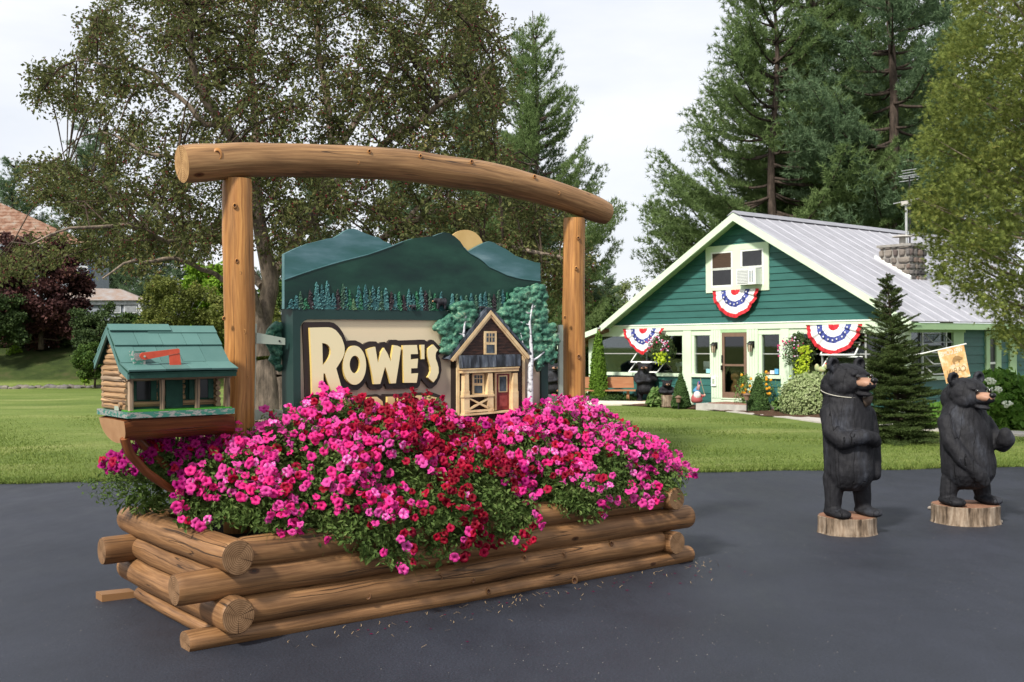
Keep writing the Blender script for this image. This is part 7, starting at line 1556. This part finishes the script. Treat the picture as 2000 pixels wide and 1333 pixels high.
q = MB(); q.tube([tuple(ax_), tuple(ax_ + [0, 0, 4]), tuple(ax_ + [.1, 0, 9])], [.3, .22, .06], 12)
for k in range(130):
    c = CC[rc.randrange(NC)]; p = ax_ + np.array([0, 0, max(.8, c[2] - .7 - .3 * rc.random())]); q.tube([tuple(p), tuple((p + c) / 2 + [0, 0, -.12]), tuple(c)], [.03, .018, .005], 4, cap=False)
obj('trunk', q, M['crabbark'], ced, True)
# ---- spruce on the lawn before the house
sp_b = G(1753, 868, -.05); spt = PX(sp_b)[1]; HtS = (spt - 532) * sp_b[1] / F; spr = thing('young_spruce', 'young dark green spruce on the lawn between the two large bears', 'spruce', sp_b)
q = MB(); q.tube([tuple(sp_b), tuple(sp_b + [-.05, 0, HtS * .5]), tuple(sp_b + [-.17, 0, HtS])], [.06, .035, .006], 7); TP = []; TD = []; TLn = []; rs_ = random.Random(9); z = .05
while z < HtS - .12:
    f = z / HtS; R = .8 * (1 - f) ** .68 * rs_.uniform(.8, 1.12) + .03; nbr = 10 if f < .55 else 7
    for b in range(nbr):
        az = rs_.random() * 6.28; L_ = R * rs_.uniform(.5, 1.2); el = -.1 + .75 * f + rs_.uniform(-.1, .15); hd = np.array([cos(az), sin(az), 0]); sd2 = np.array([-sin(az), cos(az), 0]); o_ = sp_b + np.array([-.17 * f, 0, z])
        e = o_ + hd * L_ + np.array([0, 0, L_ * el]); q.tube([tuple(o_), tuple((o_ + e) / 2 - [0, 0, .02]), tuple(e)], [.009, .006, .003], 4, cap=False)
        d = nrm(e - o_); TP.append(o_ + d * L_ * .25); TD.append(d); TLn.append(L_ * .78)
        m = int(L_ / .032)
        for j in range(m):
            t = .2 + .75 * (j + rs_.random()) / m
            for s in (-1, 1): TP.append(o_ + (e - o_) * t); TD.append(nrm(d * .8 + sd2 * s * .8 + np.array([0, 0, rs_.uniform(-.15, .2)]))); TLn.append(max(.04, (1 - t) * L_ * .55 + .03))
    z += (.042 if f < .5 else .075) * rs_.uniform(.8, 1.2)
TP.append(sp_b + [-.15, 0, HtS - .35]); TD.append(np.array([-.05, 0, 1.])); TLn.append(.35)
obj('trunk', q, M['treebark'], spr, True); print('spruce twigs', len(TP)); soup('crown', brush(np.array(TP), np.array(TD), np.array(TLn), 16, .03, .0052, .8, .7), 3, leaf_mat('spruce_needles', (.03, .052, .016), (.08, .115, .032), (.15, .18, .06), .15, .6, 2.5), spr)
# ---- left: smoke bush, shrubs, birch, maple and the rest on the bank
sm_ = LM('smoke_bush_leaf', (.03, .014, .016), (.09, .038, .034), (.24, .115, .085), .15, .6, .5)
broad('smoke_bush', 'large dark purple smoke bush on the bank before the rusty-roofed house', 'bush', (*DP(80, 672, 58)[:2], 1.7), 6.0, 3.0, 2.3, 32000, .17, sm_, .16, 110, .62, .0)
broad('smoke_bush', 'tall purple smoke bush sprig nearest the left edge', 'bush', (*DP(20, 672, 60)[:2], 1.7), 6.2, 1.3, 1.3, 9000, .16, sm_, .12, 40, .5, .1)
dk_ = LM('dark_shrub_leaf', (.022, .042, .017), (.07, .105, .035), (.13, .16, .055), .15, .6, .6); mg = LM('mid_shrub_leaf', (.03, .065, .015), (.09, .15, .03), (.2, .24, .06), .2, .6, .5); lg = LM('lime_maple_leaf', (.08, .17, .015), (.2, .33, .03), (.32, .44, .06), .3, .5, .4); bi = LM('birch_leaf', (.07, .09, .02), (.17, .19, .045), (.36, .3, .08), .25, .5, .5)
broad('dark_shrub', 'dark green shrub at the left edge under the smoke bush', 'bush', (*DP(-5, 672, 56)[:2], 1.6), 3.4, 1.8, 1.6, 9000, .14, dk_, .1, 40, .5, .0)
broad('hedge', 'low dark hedge on the bank under the smoke bush, before the old house wall', 'hedge', (*DP(60, 672, 60)[:2], 1.6), 1.7, 5.2, .9, 16000, .13, dk_, .06, 110, .45, .0)
broad('yew_shrub', 'dark conical yew on the bank right of the smoke bush', 'bush', (*DP(190, 672, 55)[:2], 1.2), 2.9, 1.5, 1.5, 14000, .11, dk_, .1, 60, .42, .0)
broad('juniper', 'small green juniper at the foot of the bank beside the mailbox roof', 'bush', G(185, 758, -.1), 2.2, .95, .9, 12000, .09, mg, .06, 50, .3, .0)
broad('hedge', 'bright green hedge on the bank below the small porch roof', 'hedge', (*DP(275, 672, 57)[:2], 1.2), 2.3, 2.7, 1.4, 16000, .12, mg, .08, 80, .42, .0)
broad('birch_tree', 'yellow-green birch behind the mailbox roof', 'birch', (*DP(350, 672, 52)[:2], .4), 5.2, 1.9, 1.8, 20000, .12, bi, .07, 90, .5, .08, bark_='birch', droop=.4)
broad('maple_tree', 'lime green young maple left of the left log post', 'maple', (*DP(415, 672, 56)[:2], .3), 6.3, 1.7, 1.8, 15000, .2, lg, .09, 60, .55, .15)
broad('leafy_tree', 'green tree behind the sign bracket, between log post and crabapple trunk', 'tree', (*DP(480, 672, 50)[:2], -.1), 4.6, 2.0, 2.0, 14000, .14, bi, .08, 70, .5, .0)
for X, d, h, rx, m, l in ((560, 60, 6.5, 3.2, mg, 'green tree behind the crabapple trunk, left of the sign'), (700, 65, 6, 4, dk_, 'dark tree hidden behind the left half of the sign'), (860, 68, 6.5, 4, mg, 'tree hidden behind the middle of the sign'), (1000, 62, 6, 3.6, dk_, 'dark tree behind the right half of the sign'), (1105, 58, 5.2, 2.2, mg, 'green tree behind the right log post')):
    broad('leafy_tree', l, 'tree', (*DP(X, 672, d)[:2], -.15), h, rx, 2.5, 14000, .2, m, .12, 80, .75, .0)
pg = LM('pale_willow_leaf', (.12, .16, .06), (.22, .26, .11), None, .3, .6, .5)
broad('pale_tree', 'pale thin tree seen over the left roof slope of the green house', 'tree', (*DP(1222, 672, 95)[:2], 0), 8.1, 2.1, 2, 5000, .16, pg, .1, 50, .6, .2); broad('dark_tree', 'dark bushy tree left of the green house eaves', 'tree', (*DP(1160, 672, 70)[:2], 0), 4.9, 2.6, 2, 13000, .17, dk_, .1, 70, .6, .0)
# young sapling on the bank and stones along its foot
sap = G(28, 750, -.1)
broad('sapling', 'thin young sapling at the foot of the bank on the left', 'sapling', sap, 2.2, .28, .28, 260, .12, lg, .025, 10, .22, .3); broad('sapling', 'bushy green sapling at the foot of the bank left of the juniper', 'sapling', G(165, 756, -.1), 1.9, .35, .3, 900, .12, lg, .025, 16, .25, .1)
rs2 = random.Random(41)
for k in range(26):
    X = -20 + k * 9.5 + rs2.uniform(-4, 4); yy_ = 52.2 + rs2.uniform(-.6, .5); p = np.array([DP(X, 672, yy_)[0], yy_, -.12]); q = MB(); s = rs2.uniform(.08, .24); q.ball((p[0], p[1], -.1), (s * rs2.uniform(1, 1.6), s, s * .7), 7, 5); q.v = [(x + rs2.gauss(0, s * .08), y_, z + rs2.gauss(0, s * .06)) for x, y_, z in q.v]
    tag(obj('field_stone', q, SM[rs2.choice([0, 1, 4])] , None, 'auto', org=tuple(p)), 'grey field stone in the row along the foot of the grassy bank', 'stone', 'stones along the foot of the bank')
# ------------------------------------------------------------------ the old house on the left
OH = Fr(DP(160, 672, 70), (1, .18)); oldh = thing('old_house', 'weathered grey house with rusty shingle hip roof behind the smoke bush', 'house', (*DP(60, 672, 70)[:2], 1.7))
def ox(X, Y, b=0): return OH.on(X, Y, b)
M['rustroof'] = paint('rusty_shingles', [(.3, (.1, .05, .034)), (.45, (.2, .1, .06)), (.6, (.27, .18, .13)), (.75, (.27, .24, .2))], 2.6, (1, 1, .8), .8, 6, .5); M['oldwall'] = mat('weathered_grey_boards', (.30, .33, .37), (.2, .22, .25), scale=2, stretch=(1, 1, 5)); M['oldtrim'] = mat('peeling_white_trim', (.6, .62, .64), (.35, .36, .37), scale=7); M['blue'] = mat('blue_shutter', (.05, .09, .2), (.03, .06, .14))
eL = ox(-260, 480); eR = ox(178, 478); zt2 = ox(-20, 392)[1]
mb = MB(OH); wz0 = 1.4; mb.box(-18, eR[0] - .5, .3, 9, wz0, eR[1]); obj('wall', mb, M['oldwall'], oldh)
apx = ox(-10, 392, 3)
nr_ = 12; E0 = eR[0]; rh = apx[1] - eR[1]
for k in range(nr_):      # courses of the hip roof, each course a stepped slab
    t0, t1 = k / nr_, (k + 1) / nr_; a1 = E0 - (E0 - apx[0]) * t0; a1b = E0 - (E0 - apx[0]) * t1; bb0 = -.3 + 4.2 * t0; bb1 = -.3 + 4.2 * t1; zz0 = eR[1] + rh * t0; zz1 = eR[1] + rh * t1
    q = MB(OH); q.hexa([(-20, bb0 - .03, zz0), (a1 + .03, bb0 - .03, zz0), (a1 + .03, 9.3 - bb0 * .5, zz0), (-20, 9.3 - bb0 * .5, zz0), (-20, bb1, zz1), (a1b, bb1, zz1), (a1b, 9 - bb1 * .5, zz1), (-20, 9 - bb1 * .5, zz1)]); obj('roof_course', q, M['rustroof'], oldh)
q = MB(OH); q.box(-20, E0 + .02, -.36, -.3, eR[1] - .2, eR[1] - .02); obj('gutter', q, M['oldwall'], oldh)
for X0, X1, Y0, Y1 in ((150, 172, 520, 556), (30, 60, 500, 545), (95, 120, 510, 550)):
    a0, z0 = ox(X0, Y1, .25); a1, z1 = ox(X1, Y0, .25); q = MB(OH); q.box(a0, a1, .2, .3, z0, z1); w_ = obj('window', q, M['oldtrim'], oldh); q = MB(OH); q.box(a0 + .1, a1 - .1, .18, .2, z0 + .1, z1 - .1); obj('pane', q, M['screenpane'], w_); q = MB(OH); q.box(a1 + .02, a1 + .3, .2, .29, z0, z1); obj('shutter', q, M['blue'], oldh)
# porch with its own low roof
p0 = ox(110, 590, -1.5); p1 = ox(286, 584, -1.5); pz = p1[1]
q = MB(OH); rz_ = ox(170, 562, .3)[1]; q.hexa([(p0[0], -1.7, pz - .1), (p1[0], -1.7, pz - .1), (p1[0], 2.5, pz - .1), (p0[0], 2.5, pz - .1), (p0[0] + .5, .2, rz_), (ox(235, 563, .2)[0], .2, rz_ - .1), (ox(235, 563, .2)[0], 1.6, rz_ - .1), (p0[0] + .5, 1.6, rz_)]); obj('porch_roof', q, mat('rusty_tin', (.3, .28, .27), (.26, .17, .12), scale=2), oldh)
q = MB(OH); q.box(p0[0], p1[0] - .25, -1.5, 2.3, pz - .35, pz - .1); obj('porch_beam', q, M['oldtrim'], oldh); q = MB(OH); q.box(p0[0], p1[0] - .3, -1.3, 2.2, 1.4, pz - .36); obj('porch_wall', q, M['oldwall'], oldh)
for X0, X1 in ((210, 236), (242, 268)):
    a0, z0 = ox(X0, 612, -1.35); a1, z1 = ox(X1, 593, -1.35); q = MB(OH); q.box(a0, a1, -1.4, -1.29, z0, z1); w_ = obj('window', q, M['oldtrim'], oldh); q = MB(OH); q.box(a0 + .08, a1 - .08, -1.42, -1.4, z0 + .08, z1 - .08); obj('pane', q, mat('curtained_pane', (.3, .32, .33), (.2, .21, .22), scale=5), w_)
q = MB(OH); a0 = ox(270, 600, -1.45)[0]; q.box(a0, a0 + .25, -1.5, -1.3, 1.4, pz - .35); obj('post', q, M['oldtrim'], oldh)
# shed seen under the lean-to
SH = Fr(G(1145, 746, -.15) + np.array([0, 0, 0]), (1, .0)); sd_p = SH.O; shed = thing('green_shed', 'low olive green shed with white roof seen under the lean-to', 'shed', (sd_p[0], sd_p[1] + 12, -.2)); SH.O = np.array([sd_p[0], sd_p[1] + 12, 0.])
y0 = SH.on(1160, 703, 0)[1]; y1 = SH.on(1160, 686, 0)[1]; a0 = SH.on(1105, 700, 0)[0]; a1 = SH.on(1215, 700, 0)[0]
for k in range(6): q = MB(SH); h_ = (y0 + .3) / 6; q.box(a0, a1, -.01 * (k % 2), 3, -.3 + k * h_, -.3 + (k + 1) * h_ - .01); obj('wall_board', q, mat('olive_boards', (.09, .12, .06), (.06, .08, .04)) if k == 0 else bpy.data.materials['olive_boards'], shed)
q = MB(SH); q.hexa([(a0 - .3, -.4, y0), (a1 + .3, -.4, y0), (a1 + .3, 3.2, y0), (a0 - .3, 3.2, y0), (a0 - .3, 1.2, y1), (a1 + .3, 1.2, y1), (a1 + .3, 3.2, y1), (a0 - .3, 3.2, y1)]); obj('roof', q, M['white'], shed)
